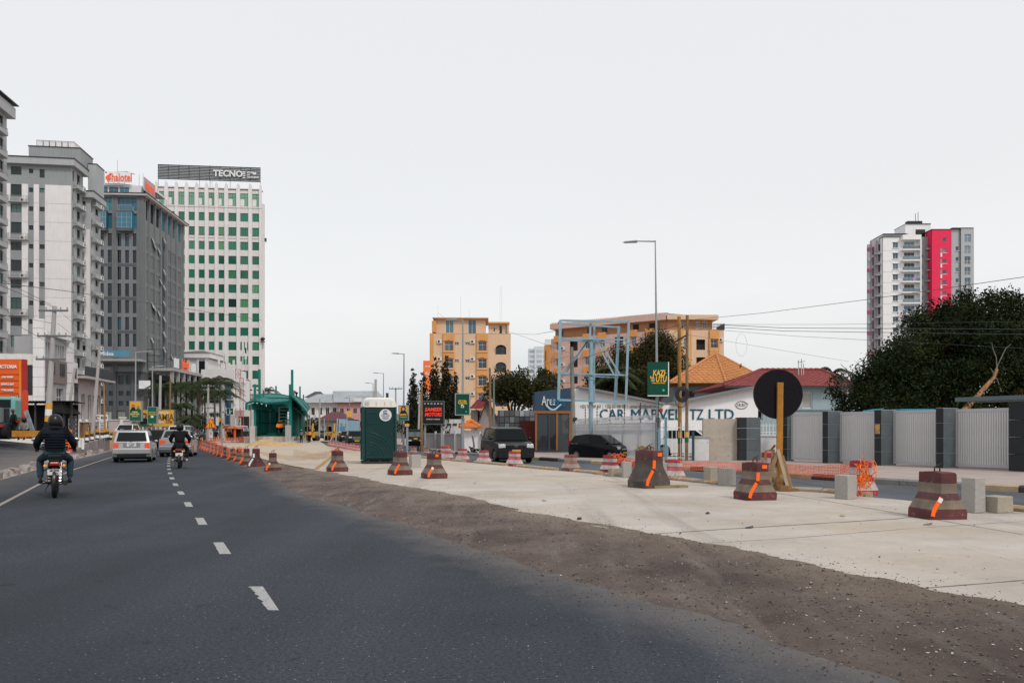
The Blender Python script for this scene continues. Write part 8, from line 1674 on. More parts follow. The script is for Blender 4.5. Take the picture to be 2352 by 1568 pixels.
# ================= portable toilet =================
def toilet():
 pz = SLAB_Z; p = G(862,1064.5, pz); k = (1064.5-912)*p.y/F/2.35; t = thing('portable_toilet', (p.x+.02, p.y+.55*k, pz), rad(14), 'dark green portable toilet with white domed roof and round label', 'portable toilet'); t.scale = (k, k, k)
 DG = M('toilet_green', (.004,.032,.033), .45, var=.12, vs=1.5, spec=.22); DG2 = M('toilet_green_edge', (.010,.055,.053), .4, var=.1); RW = M('toilet_roof', (.72,.70,.66), .45, var=.05, col2=(.60,.56,.50), vs=2, thr=.6)
 w_, d = .56,.56
 mb=MB(); mb.box(-w_, w_, -d, d, .12,2.0); mb.build('cabin', DG, t, bevel=.03)
 mb=MB(); mb.box(-w_-.03, w_+.03,-d-.03, d+.03,.0,.09);
 for x in (-.4,0,.4): mb.box(x-.06, x+.06,-d-.05, d+.05,0,.12)
 mb.build('skid_base', M('skid_dark', (.03,.03,.03), .7), t)
 for x, y in ((-w_, -d), (w_, -d), (-w_, d), (w_, d)): mb=MB(); mb.cyl((x, y, 1.06), .045,1.9,10); mb.build('corner_post', DG2, t)
 mb=MB(); mb.box(-w_+.07, w_-.07,-d-.035,-d-.003,.18,1.93); mb.build('door', DG, t, bevel=.012)
 y = -d-.045
 def rib(pts, r=.014): mb=MB(); mb.tube([(a, y, b) for a, b in pts], r, 6); mb.build('moulded_rib', DG2, t)
 arc = lambda cx, cz, r, a0, a1, n=14: [(cx+r*cos(a), cz+r*sin(a)) for a in np.linspace(rad(a0), rad(a1), n)]
 rib(arc(-.46,.16,.95,5,82)); rib(arc(-.46,.16,.84,5,82), .01); rib(arc(-.46,.16,.62,8,80)); rib(arc(-.46,.16,.52,8,80), .01); rib(arc(-.46,.16,.32,10,80), .01); rib(arc(-.46,.16,.22,10,80), .01)
 for i in range(4): rib(arc(.98,.35+i*.24,.72,130,172,10), .012)
 rib([(-.44,1.84), (-.15,1.82), (.0,1.72), (.05,1.55), (-.02,1.42), (-.44,1.40), (-.44,1.84)], .012); rib([(-.44,1.12), (-.25,1.14), (-.02,.95)], .014); rib([(-.45,.24), (.45,.24)], .01)
 mb=MB(); mb.box(.36,.42, y-.02, y, .98,1.1); mb.build('latch', DARK, t)
 WL = M('label_white', (.62,.62,.62), .5, var=.03); mb=MB(); mb.cyl((.2, y-.012,1.72), .215,.016,32, axis='Y'); lb = mb.build('round_label', WL, t)
 BLu = M('label_blue', (.06,.14,.28), .5)
 mb=MB(); mb.tube([(.2+.07*cos(a), y-.024,1.83+.06*sin(a)) for a in np.linspace(.6,5.6,12)], .012,4); mb.tube([(.21+.035*cos(a), y-.024,1.83+.03*sin(a)) for a in np.linspace(.6,5.6,10)], .009,4); mb.build('label_logo', BLu, t)
 for st, z, sz, wv in (('SAFE PORTA', 1.755,.05,.2), ('MOBILE TOILETS', 1.70,.05,.3)): T(t, st, sz, BLu if sz > .04 else HJ, .2, z, y=y-.026, w_=wv, bold=.02, ext=.002)
 for z, wv in ((1.655,.2), (1.625,.26), (1.595,.22), (1.565,.14)): mb=MB(); mb.box(.2-wv/2,.2+wv/2, y-.026, y-.0205, z-.006, z+.006); mb.build('label_print', BLu, t)
 # roof: dome with raised flutes
 mb=MB(); prof = [(.60,2.0), (.62,2.03), (.615,2.1), (.55,2.27), (.47,2.335), (.36,2.355)]; vs = []; n = 9
 for j in range(n):
  yy = -d-.03+(2*d+.06)*j/(n-1); q = (abs(j/(n-1)*2-1))**4;
  for sgn in (-1,1):
   for (x, z) in (prof if sgn < 0 else prof[::-1]): vs.append((sgn*x*(1-.06*q), yy, z-(.07*q if z > 2.1 else 0)))
 m_ = len(prof)*2; mb.add(vs, [(j*m_+i, j*m_+i+1, (j+1)*m_+i+1, (j+1)*m_+i) for j in range(n-1) for i in range(m_-1)]+[tuple(range(m_)), tuple((n-1)*m_+i for i in range(m_-1,-1,-1)), ]); mb.build('roof', RW, t, smooth=40)
 for i in range(5): x = -.52+i*.035; mb=MB(); mb.tube([(x, -d-.05,2.06), (x+.0,-d-.045,2.15), (x+.04,-d-.02,2.25)], .011,5); mb.build('roof_flute', M('roof_flute_grey', (.50,.49,.47), .5), t)
 for x in (-.12,.18,.4): mb=MB(); mb.box(x-.012, x+.012,-d-.045,-d-.025,2.06,2.2); mb.build('roof_flute', MATS['roof_flute_grey'], t)
 mb=MB(); mb.cyl((.35,.35,2.4), .05,.3,10); mb.build('vent_pipe', DARK, t)
 mb=MB(); mb.box(-w_-.012,-w_-.002,-.4,.4,1.5,1.85)
 for i in range(5): mb.box(-w_-.03,-w_-.01,-.4,.4,1.52+i*.07,1.55+i*.07)
 mb.build('side_vent', DG2, t)
toilet()
# ================= round sign from behind =================
def round_sign():
 pz = SLAB_Z; p = G(1797,1126, pz); Y = p.y; s = Y/F; t = thing('round_sign', (p.x, Y, pz), 0, 'round black film plywood sign seen from behind on an amber timber post', 'sign'); X = lambda x: (x-1797)*s; Z = lambda y: (991-y)*s+HC-pz
 PLY = M('ply_black', (.007,.006,.008), .6, var=.15, vs=2, spec=.12); cz = Z(904.5); r = 56.5*s; cx = X(1789)
 mb=MB(); mb.cyl((cx, .06, cz), r, .018,56, axis='Y'); mb.build('disc', PLY, t)
 mb=MB(); mb.tube([(cx+(r-.0)*cos(a), .06, cz+(r)*sin(a)) for a in np.linspace(0,2*pi, 57)[:-1]], .011,5, closed=True); mb.build('disc_edge', M('ply_edge', (.06,.045,.04), .8), t)
 LG = M('ply_logo', (.022,.019,.026), .6, spec=.1); rr = random.Random(1)
 for i in range(-4,5):
  for j in range(-4,5):
   x, z = i*.145+(.07 if j % 2 else 0), j*.20
   if x*x+z*z < (r-.1)**2 and abs(x-.02) > .08:
    if (i+j) % 2 == 0: mb=MB(); mb.tube([(cx+x+.05*cos(a), .049, cz+z+.05*sin(a)) for a in np.linspace(0,2*pi, 15)[:-1]], .005,4, closed=True); mb.bar((cx+x-.015,.049, cz+z+.025), (cx+x-.015,.049, cz+z-.02), .007); mb.bar((cx+x-.015,.049, cz+z-.02), (cx+x+.02,.049, cz+z-.02), .007); mb.build('film_mark', LG, t)
    else: text('Kelin Wood', .045, LG, t, (cx+x, .049, cz+z), rot=(PI2, PI2,0), ext=.001, name='film_mark')
 PO = M('post_amber', (.38,.17,.035), .8, var=.25, vs=3, streak=.35, bump=.3); BRW_ = M('brace_wood', (.26,.175,.10), .85, var=.2, vs=4); BRP = M('brace_pale', (.40,.31,.21), .85, var=.15, vs=4)
 mb=MB(); mb.bar((X(1789.5), .0,.0), (X(1792), .0, Z(878)), 13*s, .07); mb.build('post', PO, t)
 for a_, b_, w_, m_, yy in (((1767,1078),(1787,1034),.10,BRW_,-.12), ((1766,1126),(1779,1032),.06,BRW_,-.02), ((1804,1124),(1783,1031),.075,BRP,-.2), ((1815,1121),(1797,1046),.07,BRW_,-.1)):
  mb=MB(); mb.bar((X(a_[0]), yy, max(.02, Z(a_[1]))), (X(b_[0]), yy+.1, Z(b_[1])), w_, .03); mb.build('brace', m_, t)
 mb=MB(); mb.box(X(1781), X(1806), -.35,.2,0,.13); mb.build('base_timber', M('base_timber', (.22,.13,.055), .85, var=.3, vs=4), t); mb=MB(); mb.box(X(1807), X(1824), -.3,.2,0,.07); mb.build('base_timber', MATS['base_timber'], t)
 for x, z, r_, sq in ((1779,.42,.17, (.7,1,1.4)), (1788,.62,.1, (.6,1,1.6)), (1793,.3,.16, (1,1,1.2)), (1806,.28,.13, (1,1,1)), (1811,.20,.11, (.7,.8,1.3)), (1801,.45,.09, (1,1,1))): mb=MB(); mb.blob((X(x), .1, z), r_, int(x), 2,.12, sq=sq); mb.build('ballast_stone', M('ballast_tan', (.34,.25,.16), .95, var=.25, vs=3, bump=.4), t, smooth=50)
 mb=MB(); mb.tube([(X(1762), .15, Z(1056)), (X(1764), .15, Z(1035)), (X(1775), .15, Z(1034)), (X(1785), .15, Z(1022))], .03,7); mb.build('bent_bracket', M('bracket_rust', (.30,.13,.06), .7), t)
round_sign()
# ================= people =================
JOINTS = dict(pelvis=(0,0,.92), chest=(0,.0,1.28), neck=(0,.0,1.46), head=(0,.02,1.62), shL=(-.19,0,1.40), shR=(.19,0,1.40), elL=(-.25,.02,1.12), elR=(.25,.02,1.12), haL=(-.27,.12,.88), haR=(.27,.12,.88), hiL=(-.09,0,.88), hiR=(.09,0,.88), knL=(-.11,.03,.48), knR=(.11,.03,.48), anL=(-.12,-.02,.09), anR=(.12,-.02,.09))
SKIN = M('skin', (.075,.038,.024), .6, var=.1)
def skinned(name, verts, edges, radii, mat, parent, sub=1):
 me = bpy.data.meshes.new(name); me.from_pydata([tuple(v) for v in verts], edges, []); o = bpy.data.objects.new(name, me); COL.objects.link(o); o.parent = parent
 me.materials.append(mat); md = o.modifiers.new('skin', 'SKIN'); md.use_smooth_shade = True; sv = me.skin_vertices[0].data if me.skin_vertices else None
 if sv is None:
  bm = bmesh.new(); bm.from_mesh(me); bm.verts.layers.skin.verify(); bm.to_mesh(me); bm.free(); sv = me.skin_vertices[0].data
 for i, r in enumerate(radii): sv[i].radius = r if isinstance(r, tuple) else (r, r); sv[i].use_root = (i == 0)
 s_ = o.modifiers.new('sub', 'SUBSURF'); s_.levels = s_.render_levels = sub; return o
def person(loc, rz, label, jacket, trousers, shoes=None, pose=None, k=1., helmet=None, hat=None, vest=None, detail=1, skin=None, bulk=1.):
 J = {a: Vector(b) for a, b in JOINTS.items()}
 for a, b in (pose or {}).items(): J[a] = Vector(b)
 sk_ = skin or SKIN; t = thing('person', loc, rz, label, 'person'); t.scale = (k, k, k); J['crown'] = J['head']+Vector((0,-.0,.08))
 nm = ['pelvis','chest','neck','head','crown','shL','elL','haL','shR','elR','haR','hiL','knL','anL','hiR','knR','anR']; ix = {n_: i for i, n_ in enumerate(nm)}
 E = [('pelvis','chest'),('chest','neck'),('neck','head'),('head','crown'),('chest','shL'),('shL','elL'),('elL','haL'),('chest','shR'),('shR','elR'),('elR','haR'),('pelvis','hiL'),('hiL','knL'),('knL','anL'),('pelvis','hiR'),('hiR','knR'),('knR','anR')]
 R = dict(pelvis=.11, chest=.12, neck=.05, head=(.085,.10), crown=(.07,.085), shL=.045, elL=.035, haL=.03, shR=.045, elR=.035, haR=.03, hiL=.06, knL=.045, anL=.035, hiR=.06, knR=.045, anR=.035)
 skinned('body', [J[n_] for n_ in nm], [(ix[a], ix[b]) for a, b in E], [R[n_] for n_ in nm], sk_, t, 2 if detail else 1)
 # hands with separate fingers
 if detail:
  for s_ in 'LR':
   h = J['ha'+s_]; d = (h-J['el'+s_]).normalized(); side = d.cross(Vector((0,0,1))).normalized(); mb=MB(); mb.tube([h-d*.02, h+d*.05], [.026,.034], 8)
   for q in range(4): a = h+d*.045+side*(-.027+.018*q); mb.tube([a, a+d*(.035+.005*(q % 3)), a+d*.05+Vector((0,0,-.03)), a+d*.035+Vector((0,0,-.05))], [.009,.009,.008,.006], 5)
   mb.tube([h+side*.03, h+side*.045+d*.03, h+side*.035+d*.055+Vector((0,0,-.02))], [.011,.010,.008], 5); mb.build('hand', sk_, t, smooth=60)
 nj = ['pelvis','waist','chest','collar','shL','elL','wrL','shR','elR','wrR']; J['waist'] = J['pelvis'].lerp(J['chest'], .5); J['collar'] = J['chest'].lerp(J['neck'], .75)
 for s_ in 'LR': J['wr'+s_] = J['el'+s_].lerp(J['ha'+s_], .88)
 ix = {n_: i for i, n_ in enumerate(nj)}
 skinned('jacket', [J[n_] for n_ in nj], [(ix[a], ix[b]) for a, b in (('pelvis','waist'),('waist','chest'),('chest','collar'),('chest','shL'),('shL','elL'),('elL','wrL'),('chest','shR'),('shR','elR'),('elR','wrR'))], [(.17*bulk,.13*bulk),(.17*bulk,.135*bulk),(.19*bulk,.14*bulk),.08*bulk,.085*bulk,.065*bulk,.045*bulk,.085*bulk,.065*bulk,.045*bulk], jacket, t, 2 if detail else 1)
 if vest: mb=MB(); c = J['chest'].lerp(J['pelvis'], .35); skinned('vest', [J['pelvis']+Vector((0,0,.05)), c, J['chest']+Vector((0,0,.06))], [(0,1),(1,2)], [(.19,.15),(.19,.155),(.2,.155)], vest, t, 1)
 nl = ['pelvis','hiL','knL','cuL','hiR','knR','cuR']
 for s_ in 'LR': J['cu'+s_] = J['kn'+s_].lerp(J['an'+s_], .92)
 ix = {n_: i for i, n_ in enumerate(nl)}
 skinned('trousers', [J[n_] for n_ in nl], [(0,1),(1,2),(2,3),(0,4),(4,5),(5,6)], [(.17,.14),.108,.082,.062,.108,.082,.062], trousers, t, 2 if detail else 1)
 for s_ in 'LR': a = J['an'+s_]; mb=MB(); mb.tube([a+Vector((0,-.07,-.04)), a+Vector((0,0,-.03)), a+Vector((0,.10,-.05)), a+Vector((0,.17,-.06))], [.035,.05,.042,.02], 8); mb.build('shoe', shoes or DARK, t, smooth=60)
 hd = J['head']+Vector((0,-.0,.04))
 if detail or True:
  mb=MB(); mb.tube([hd+Vector((0,.085,-.02)), hd+Vector((0,.115,-.035))], [.012,.016], 5); mb.build('nose', sk_, t)
 if helmet:
  mb=MB(); mb.lathe([(.02,.175),(.08,.16),(.125,.11),(.145,.04),(.145,-.03),(.13,-.10),(.11,-.12)], hd, 18); mb.build('helmet', helmet, t, smooth=60); mb=MB(); mb.box(hd.x-.1, hd.x+.1, hd.y+.10, hd.y+.155, hd.z-.04, hd.z+.06); mb.build('visor', DARK, t, bevel=.02)
 elif hat: mb=MB(); mb.lathe([(.0,.14),(.07,.125),(.11,.07),(.12,.02),(.16,.01)], hd, 14); mb.build('hard_hat', hat, t, smooth=50)
 else: mb=MB(); mb.blob(hd+Vector((0,-.012,.035)), .105,1,2,.03); mb.build('hair', DARK, t, smooth=60)
 return t
# ================= motorcycles =================
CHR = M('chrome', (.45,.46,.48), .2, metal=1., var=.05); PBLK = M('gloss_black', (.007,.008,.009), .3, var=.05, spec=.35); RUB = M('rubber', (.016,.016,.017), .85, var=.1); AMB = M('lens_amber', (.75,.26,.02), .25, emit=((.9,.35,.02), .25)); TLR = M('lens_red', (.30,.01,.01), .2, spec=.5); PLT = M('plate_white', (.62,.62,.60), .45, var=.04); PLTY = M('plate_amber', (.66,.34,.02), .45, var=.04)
def wheel(mb, r, wd, rt, n=26, k=0, kr=1):
 mb.tube([(0, r*.86*cos(a), r+r*.86*sin(a)) for a in np.linspace(0,2*pi, n+1)[:-1]], rt, 8, k=k, closed=True)
def motorbike(loc, rz, label, k=1., plate=('MC909', 'DWD'), plmat=None, box=False):
 t = thing('motorcycle', loc, rz, label, 'motorcycle'); t.scale = (k, k, k)
 for nm_, yy in (('rear_wheel', -.62), ('front_wheel', .66)):
  mb=MB(); mb.tube([(0, yy+.25*cos(a), .30+.25*sin(a)) for a in np.linspace(0,2*pi, 25)[:-1]], .055,8, closed=True); w_ = mb.build(nm_, RUB, t, smooth=60)
  mb=MB(); mb.tube([(0, yy+.2*cos(a), .30+.2*sin(a)) for a in np.linspace(0,2*pi, 21)[:-1]], .014,5, closed=True); mb.cyl((0, yy, .3), .05,.12,10, axis='X')
  for i in range(12): a = i*pi/6; mb.bar((.02*(-1)**i, yy+.05*cos(a), .3+.05*sin(a)), (0, yy+.2*cos(a), .3+.2*sin(a)), .006)
  mb.build('rim', CHR, w_)
 mb=MB(); mb.blob((0,.12,.82), .2,1,2,.02, sq=(.75,1.35,.62)); mb.build('tank', PBLK, t, smooth=60)
 mb=MB(); mb.prism([(-.72,.80), (-.2,.77), (0,.8), (-.02,.86), (-.35,.86), (-.74,.90)], -.12,.12, 'X'); mb.build('seat', M('seat_black', (.015,.014,.014), .6), t, bevel=.02)
 mb=MB(); mb.prism([(-.78,.70), (-.3,.62), (-.2,.72), (-.5,.8), (-.8,.82)], -.10,.10, 'X'); mb.build('tail_fairing', PBLK, t, bevel=.015)
 mb=MB(); mb.box(-.09,.09,-.86,-.80,.69,.77); mb.build('tail_light', TLR, t, bevel=.02)
 for s_ in (-1,1):
  mb=MB(); mb.blob((.175*s_, -.81,.69), .03,1,2,.0, sq=(1,.8,1)); mb.build('indicator', AMB, t, smooth=60)
  mb=MB(); mb.tube([(.16*s_, -.15,.98), (.16*s_, -.6,.95), (.14*s_, -.78,.93), (.06*s_, -.82,.93)] if False else [(.13*s_, -.35,.84), (.155*s_, -.6,.93), (.13*s_, -.80,.94), (0,-.84,.94)], .014,6); mb.build('grab_rail', PBLK, t)
  mb=MB(); mb.bar((.10*s_, -.62,.3), (.11*s_, -.42,.74), .045);
  for i in range(6): q = Vector((.10*s_, -.62,.34)).lerp(Vector((.11*s_, -.46,.66)), i/5); mb.cyl(q, .035,.02,8)
  mb.build('shock_absorber', CHR if s_ > 0 else PBLK, t)
  mb=MB(); mb.tube([(.0,.42,.98), (.18*s_, .40,1.04), (.36*s_, .30,1.03)], .014,6); mb.build('handlebar', DKF, t); mb=MB(); mb.tube([(.27*s_, .33,1.035), (.39*s_, .28,1.03)], .02,8); mb.build('grip', RUB, t)
  mb=MB(); mb.tube([(.26*s_, .36,1.04), (.30*s_, .38,1.18), (.36*s_, .38,1.22)], .008,5); mb.blob((.40*s_, .37,1.235), .07,2,2,.0, sq=(1.1,.25,.62)); mb.build('mirror', CHR, t, smooth=60)
  mb=MB(); mb.tube([(.06*s_, .66,.3), (.07*s_, .45,.95)], .022,8); mb.build('fork', CHR, t)
  mb=MB(); mb.tube([(.08*s_, .1,.3), (.27*s_, .16,.32), (.30*s_, .2,.5), (.1*s_, .2,.62)], .014,6); mb.build('crash_bar', DKF, t)
  mb=MB(); mb.tube([(.05*s_, -.12,.3), (.25*s_, -.14,.29)], .018,6); mb.build('foot_peg', RUB, t)
 mb=MB(); mb.cbox((0,.1,.45), (.22,.34,.34)); mb.cyl((0,.15,.62), .09,.2,10); mb.cyl((0,-.02,.38), .13,.3,14, axis='X'); mb.build('engine', M('engine_grey', (.06,.062,.065), .45, metal=.5), t, bevel=.015)
 mb=MB(); mb.tube([(.16,.2,.32), (.19,-.2,.27), (.2,-.75,.32)], [.025,.04,.055], 10); mb.build('exhaust', M('exhaust_dark', (.03,.03,.032), .4, metal=.6), t, smooth=50)
 mb=MB(); mb.tube([(0,-.62+.36*cos(a), .30+.36*sin(a)) for a in np.linspace(.9,3.5,9)], .035,6); mb.build('rear_fender', PBLK, t, smooth=50)
 mb=MB(); mb.box(-.04,.04,-.91,-.89,.42,.48); mb.build('reflector', TLR, t); mb=MB(); mb.prism([(-.90,.3), (-.87,.3), (-.83,.62), (-.87,.62)], -.07,.07, 'X'); mb.build('mud_flap', RUB, t)
 mb=MB(); mb.box(-.125,.125,-.895,-.885,.50,.62); pl = mb.build('number_plate', plmat or PLT, t)
 if plate: T(t, plate[0], .058, HJ, 0,.588, y=-.9, w_=.17, bold=.03, ext=.002); T(t, plate[1], .05, HJ, .02,.53, y=-.9, w_=.11, bold=.03, ext=.002)
 mb=MB(); mb.blob((0,.58,.92), .1,5,2,.0, sq=(1,.8,1)); mb.build('headlight', CHR, t, smooth=60)
 mb=MB(); mb.bar((0,-.15,.7), (0,.42,.9), .06); mb.bar((0,-.2,.3), (0,-.2,.7), .05); mb.bar((-.07,-.62,.3), (-.07,0,.33), .04); mb.bar((.07,-.62,.3), (.07,0,.33), .04); mb.build('frame', DKF, t)
 mb=MB(); mb.tube([(-.1,-.05,.3), (-.2,-.2,.12), (-.16,-.3,.1)], .012,5); mb.build('side_stand', DKF, t)
 return t
RIDE = dict(pelvis=(0,-.33,.98), chest=(0,-.20,1.30), neck=(0,-.12,1.47), head=(0,-.08,1.58), shL=(-.19,-.16,1.42), shR=(.19,-.16,1.42), elL=(-.36,-.02,1.15), elR=(.36,-.02,1.15), haL=(-.33,.28,1.05), haR=(.33,.28,1.05), hiL=(-.11,-.30,.92), hiR=(.11,-.30,.92), knL=(-.27,.10,.76), knR=(.27,.10,.76), anL=(-.25,-.14,.36), anR=(.25,-.14,.36))
NAVY = M('jacket_navy', (.004,.007,.014), .85, var=.2, vs=8, bump=.4, bs=14); JEAN = M('denim_teal', (.018,.040,.052), .9, var=.2, vs=5); BLKC = M('cloth_black', (.006,.006,.007), .85, var=.2); HELM = M('helmet_black', (.006,.006,.007), .3, spec=.35); WSH = M('shoe_white', (.55,.53,.52), .6, var=.2)
hr = math.radians
p = G(127,1138,0); k1 = 1.03
motorbike(p, hr(28.5), 'black motorcycle with MC909 DWD plate at the left, seen from behind', k1, ('MC909', 'DWD'))
R1 = dict(RIDE, elL=(-.35,-.06,1.17), elR=(.35,-.06,1.17), haL=(-.36,.26,1.04), haR=(.36,.26,1.04), knL=(-.29,.06,.80), knR=(.29,.06,.80), anL=(-.28,-.12,.36), anR=(.28,-.12,.36)); pr = person(p, hr(28.5), 'motorcyclist in navy puffer jacket, jeans and black helmet, seen from behind', NAVY, JEAN, M('boot_dark', (.02,.013,.013), .6), R1, k1, HELM, bulk=1.28)
mb = MB()
for i in range(7): z = 1.02+i*.058; mb.tube([(.235*cos(a), -.30+.14*i/7*.6+.185*sin(a), z) for a in np.linspace(0,2*pi, 21)[:-1]], .018,6, closed=True)
mb.build('quilting', NAVY, pr, smooth=60)
mb=MB(); mb.tube([(.11*cos(a), -.17+.10*sin(a), 1.47-.02*sin(a)) for a in np.linspace(0,2*pi, 17)[:-1]], .045,8, closed=True); mb.build('hood', NAVY, pr, smooth=60)
p = G(413.5,1074,0); k2 = 1.0
motorbike(p, hr(20), 'motorcycle on the lane line behind the silver saloon, seen from behind', k2, None); person(p, hr(20), 'motorcyclist all in black with white shoes beside the silver saloon', BLKC, BLKC, WSH, RIDE, k2, HELM, bulk=1.22)
p = G(463,1018,0); motorbike(p, hr(22), 'far motorcycle with amber plate by the end of the barrier row', .98, None, PLTY); person(p, hr(22), 'far motorcyclist in grey hooded top and dark helmet', M('hoodie_grey', (.10,.11,.13), .85), BLKC, DARK, RIDE, .98, HELM, detail=0)
# ================= cars =================
def paint(name, c, rough=.3, metal=.0): return M(name, c, rough, metal=metal, var=.05, vs=2, spec=.5, coat=.6)
GLC_ = glass('car_glass', (.004,.006,.007), (.012,.016,.018), .5,.08,.2); GLC_.node_tree.nodes['Principled BSDF'].inputs['Specular IOR Level'].default_value = .14; SIL = paint('paint_silver', (.32,.33,.345), .35,.35); SIL2 = paint('paint_silver_grey', (.24,.25,.265), .35,.35); CBL = M('paint_black', (.004,.005,.006), .32, var=.05, spec=.2); CWH = paint('paint_white', (.66,.66,.66), .35); BMP = M('bumper_black', (.014,.014,.015), .7); RIMM = M('rim_alloy', (.28,.29,.30), .35, metal=.7, var=.05); TLO = M('lens_orange_red', (.62,.06,.015), .2, spec=.5, emit=((.9,.10,.02), .25)); HLT = M('lens_clear', (.50,.52,.54), .12, spec=.6)
def car(name, label, cat, loc, rz, L, W, H, belt, hood, prof_cab, bmat, k=1., wr=.31, axf=None, axr=None, noseh=None, tailh=None, rear=None, front=None, plate=None, rearwin=True, bump=None, group=None, glassm=None, sill=.2):
 """prof_cab: (y,z) of the glasshouse from windscreen base to rear base; y: -L/2 is the front"""
 t = thing(name, loc, rz, label, cat, group); t.scale = (k, k, k); g_ = glassm or GLC_; hL = L/2; axf = axf if axf is not None else -hL+.78; axr = axr if axr is not None else hL-.7
 nz_ = noseh or hood*.92; tz = tailh or belt
 def arch(yc): return [(yc+(wr+.05)*cos(a), wr+(wr+.05)*sin(a)) for a in np.linspace(pi*.97,.03*pi, 11)]
 yw = prof_cab[0][0]
 out = [(-hL, .30), (-hL+.01, nz_*.78), (-hL+.08, nz_), (-hL+.35, hood*.97), (yw, hood), (prof_cab[0][0]+.05, belt), (prof_cab[-1][0], belt), (hL-.06, tz), (hL, tz*.72), (hL+.0,.42), (hL-.05,.28)]
 bot = [(axr+wr+.06, sill)]+arch(axr)[::-1]+[(axr-wr-.06, sill), (axf+wr+.06, sill)]+arch(axf)[::-1]+[(axf-wr-.06, sill)]
 ol = out+bot; n = len(ol); secs = [(-1., .955,.03), (-.965,.985,.012), (-.8,1., 0), (.8,1., 0), (.965,.985,.012), (1., .955,.03)]; vs = []
 for sx, sy, dz in secs:
  for (y, z) in ol: vs.append((sx*W/2*(1-.03*max(0, (z-.55))/.5), y*sy, z-(dz*(1 if z > .6 else 0))+(dz if z < .3 and False else 0)))
 m_ = len(secs); mb=MB(); mb.add(vs, [tuple(range(n)), tuple((m_-1)*n+i for i in range(n-1,-1,-1))]+[(j*n+i, j*n+(i+1) % n, (j+1)*n+(i+1) % n, (j+1)*n+i) for j in range(m_-1) for i in range(n)]); mb.build('body', bmat, t, smooth=38)
 # glasshouse: body coloured shell with recessed looking glass panels standing 4 mm proud
 base = belt-.02; pc = prof_cab; top = max(z for _, z in pc)
 def hw(z): return W/2*(.93-.17*(z-base)/max(.1, top-base))
 vs = [(sx*hw(z), y, z-(.0)) for sx in (-1,1) for (y, z) in pc]; q = len(pc)
 rim = [(sx*hw(z)*.93, y, z+(.02 if z > belt+.2 else 0)) for sx in (-1,1) for (y, z) in pc]
 vv = vs[:q]+rim[:q]+rim[q:]+vs[q:]; mb=MB(); mb.add(vv, [tuple(range(q)), tuple(3*q+i for i in range(q-1,-1,-1))]+[(j*q+i, j*q+i+1, (j+1)*q+i+1, (j+1)*q+i) for j in range(3) for i in range(q-1)]); mb.build('cabin', bmat, t, smooth=38)
 def lerp2(a, b, f): return (a[0]+(b[0]-a[0])*f, a[1]+(b[1]-a[1])*f)
 def pane(nm_, a, b, f0, f1, inset=.9, off=.022):
  p0, p1 = lerp2(a, b, f0), lerp2(a, b, f1); d = Vector((b[0]-a[0], b[1]-a[1])).normalized(); nn = Vector((-d.y, d.x))
  c = Vector(((pc[1][0]+pc[-2][0])/2, belt));
  if (Vector(p0)-c).dot(nn) < 0: nn = -nn
  vs_ = []
  for p_ in (p0, p1):
   w_ = hw(p_[1])*inset; yy, zz_ = p_[0]+nn.x*off, p_[1]+nn.y*off; vs_ += [(-w_, yy, zz_), (w_, yy, zz_), (w_*.5, yy+nn.x*.008, zz_+nn.y*.008), (-w_*.5, yy+nn.x*.008, zz_+nn.y*.008)]
  mb=MB(); mb.add(vs_, [(0,3,7,4), (3,2,6,7), (2,1,5,6)]); return mb.build(nm_, g_, t, smooth=60)
 pane('windscreen', pc[0], pc[1], .06,.93)
 if rearwin: pane('rear_window', pc[-1], pc[-2], rearwin if isinstance(rearwin, float) else .12,.90,.86)
 ys0, ys1 = pc[0][0], pc[-1][0]; z0 = belt+.03; z1 = top-.10
 def edge_y(z, front_):
  (a, b) = (pc[0], pc[1]) if front_ else (pc[-1], pc[-2]); f = (z-a[1])/(b[1]-a[1]); return a[0]+(b[0]-a[0])*f
 cuts = [0,.46,.54,.9,1.] if L > 3.8 else [0,.5,.57,1.]
 segs = [(0,.46), (.49,.86)] if L < 4.6 else [(0,.36), (.39,.68), (.71,.93)]
 for s_ in (-1,1):
  for (a, b) in segs:
   qd = []
   for (f, z) in ((a, z0), (b, z0), (b, z1), (a, z1)):
    yf, yr = edge_y(z, True)+.10, edge_y(z, False)-.10; qd.append((s_*(hw(z)+.006), yf+(yr-yf)*f, z))
   mb=MB(); mb.add(qd+[(v[0]-s_*.004, v[1], v[2]) for v in qd], [(0,1,2,3), (7,6,5,4)]); mb.build('side_window', g_, t)
  mb=MB(); mb.blob((s_*(W/2+.05), yw+.28, belt+.06), .11,1,2,.0, sq=(.9,.55,.65)); mb.build('wing_mirror', bmat, t, smooth=60)
  for yc, nm_ in ((axf, 'front_wheel'), (axr, 'rear_wheel')):
   mb=MB(); x = s_*(W/2-.11); mb.lathe([(wr*.62,-.09), (wr*.93,-.10), (wr, -.06), (wr, .06), (wr*.93,.10), (wr*.62,.09)], (0,0,0), 22); R_ = Matrix.Rotation(PI2,4, 'Y'); mb.v = [tuple((R_ @ Vector(v))+Vector((x, yc, wr))) for v in mb.v]; w_ = mb.build(nm_, RUB, t, smooth=40)
   mb=MB(); mb.cyl((x+s_*.06, yc, wr), wr*.64,.03,18, axis='X')
   for i in range(5): a = i*2*pi/5; mb.bar((x+s_*.085, yc, wr), (x+s_*.085, yc+wr*.58*cos(a), wr+wr*.58*sin(a)), .03,.05)
   mb.build('rim', RIMM, w_)
  for yy in (-.02,.85 if L > 3.8 else .75): mb=MB(); mb.box(s_*(W/2*.985)-.008, s_*(W/2*.985)+.012, yy, yy+.16, belt-.17, belt-.14); mb.build('door_handle', bmat, t)
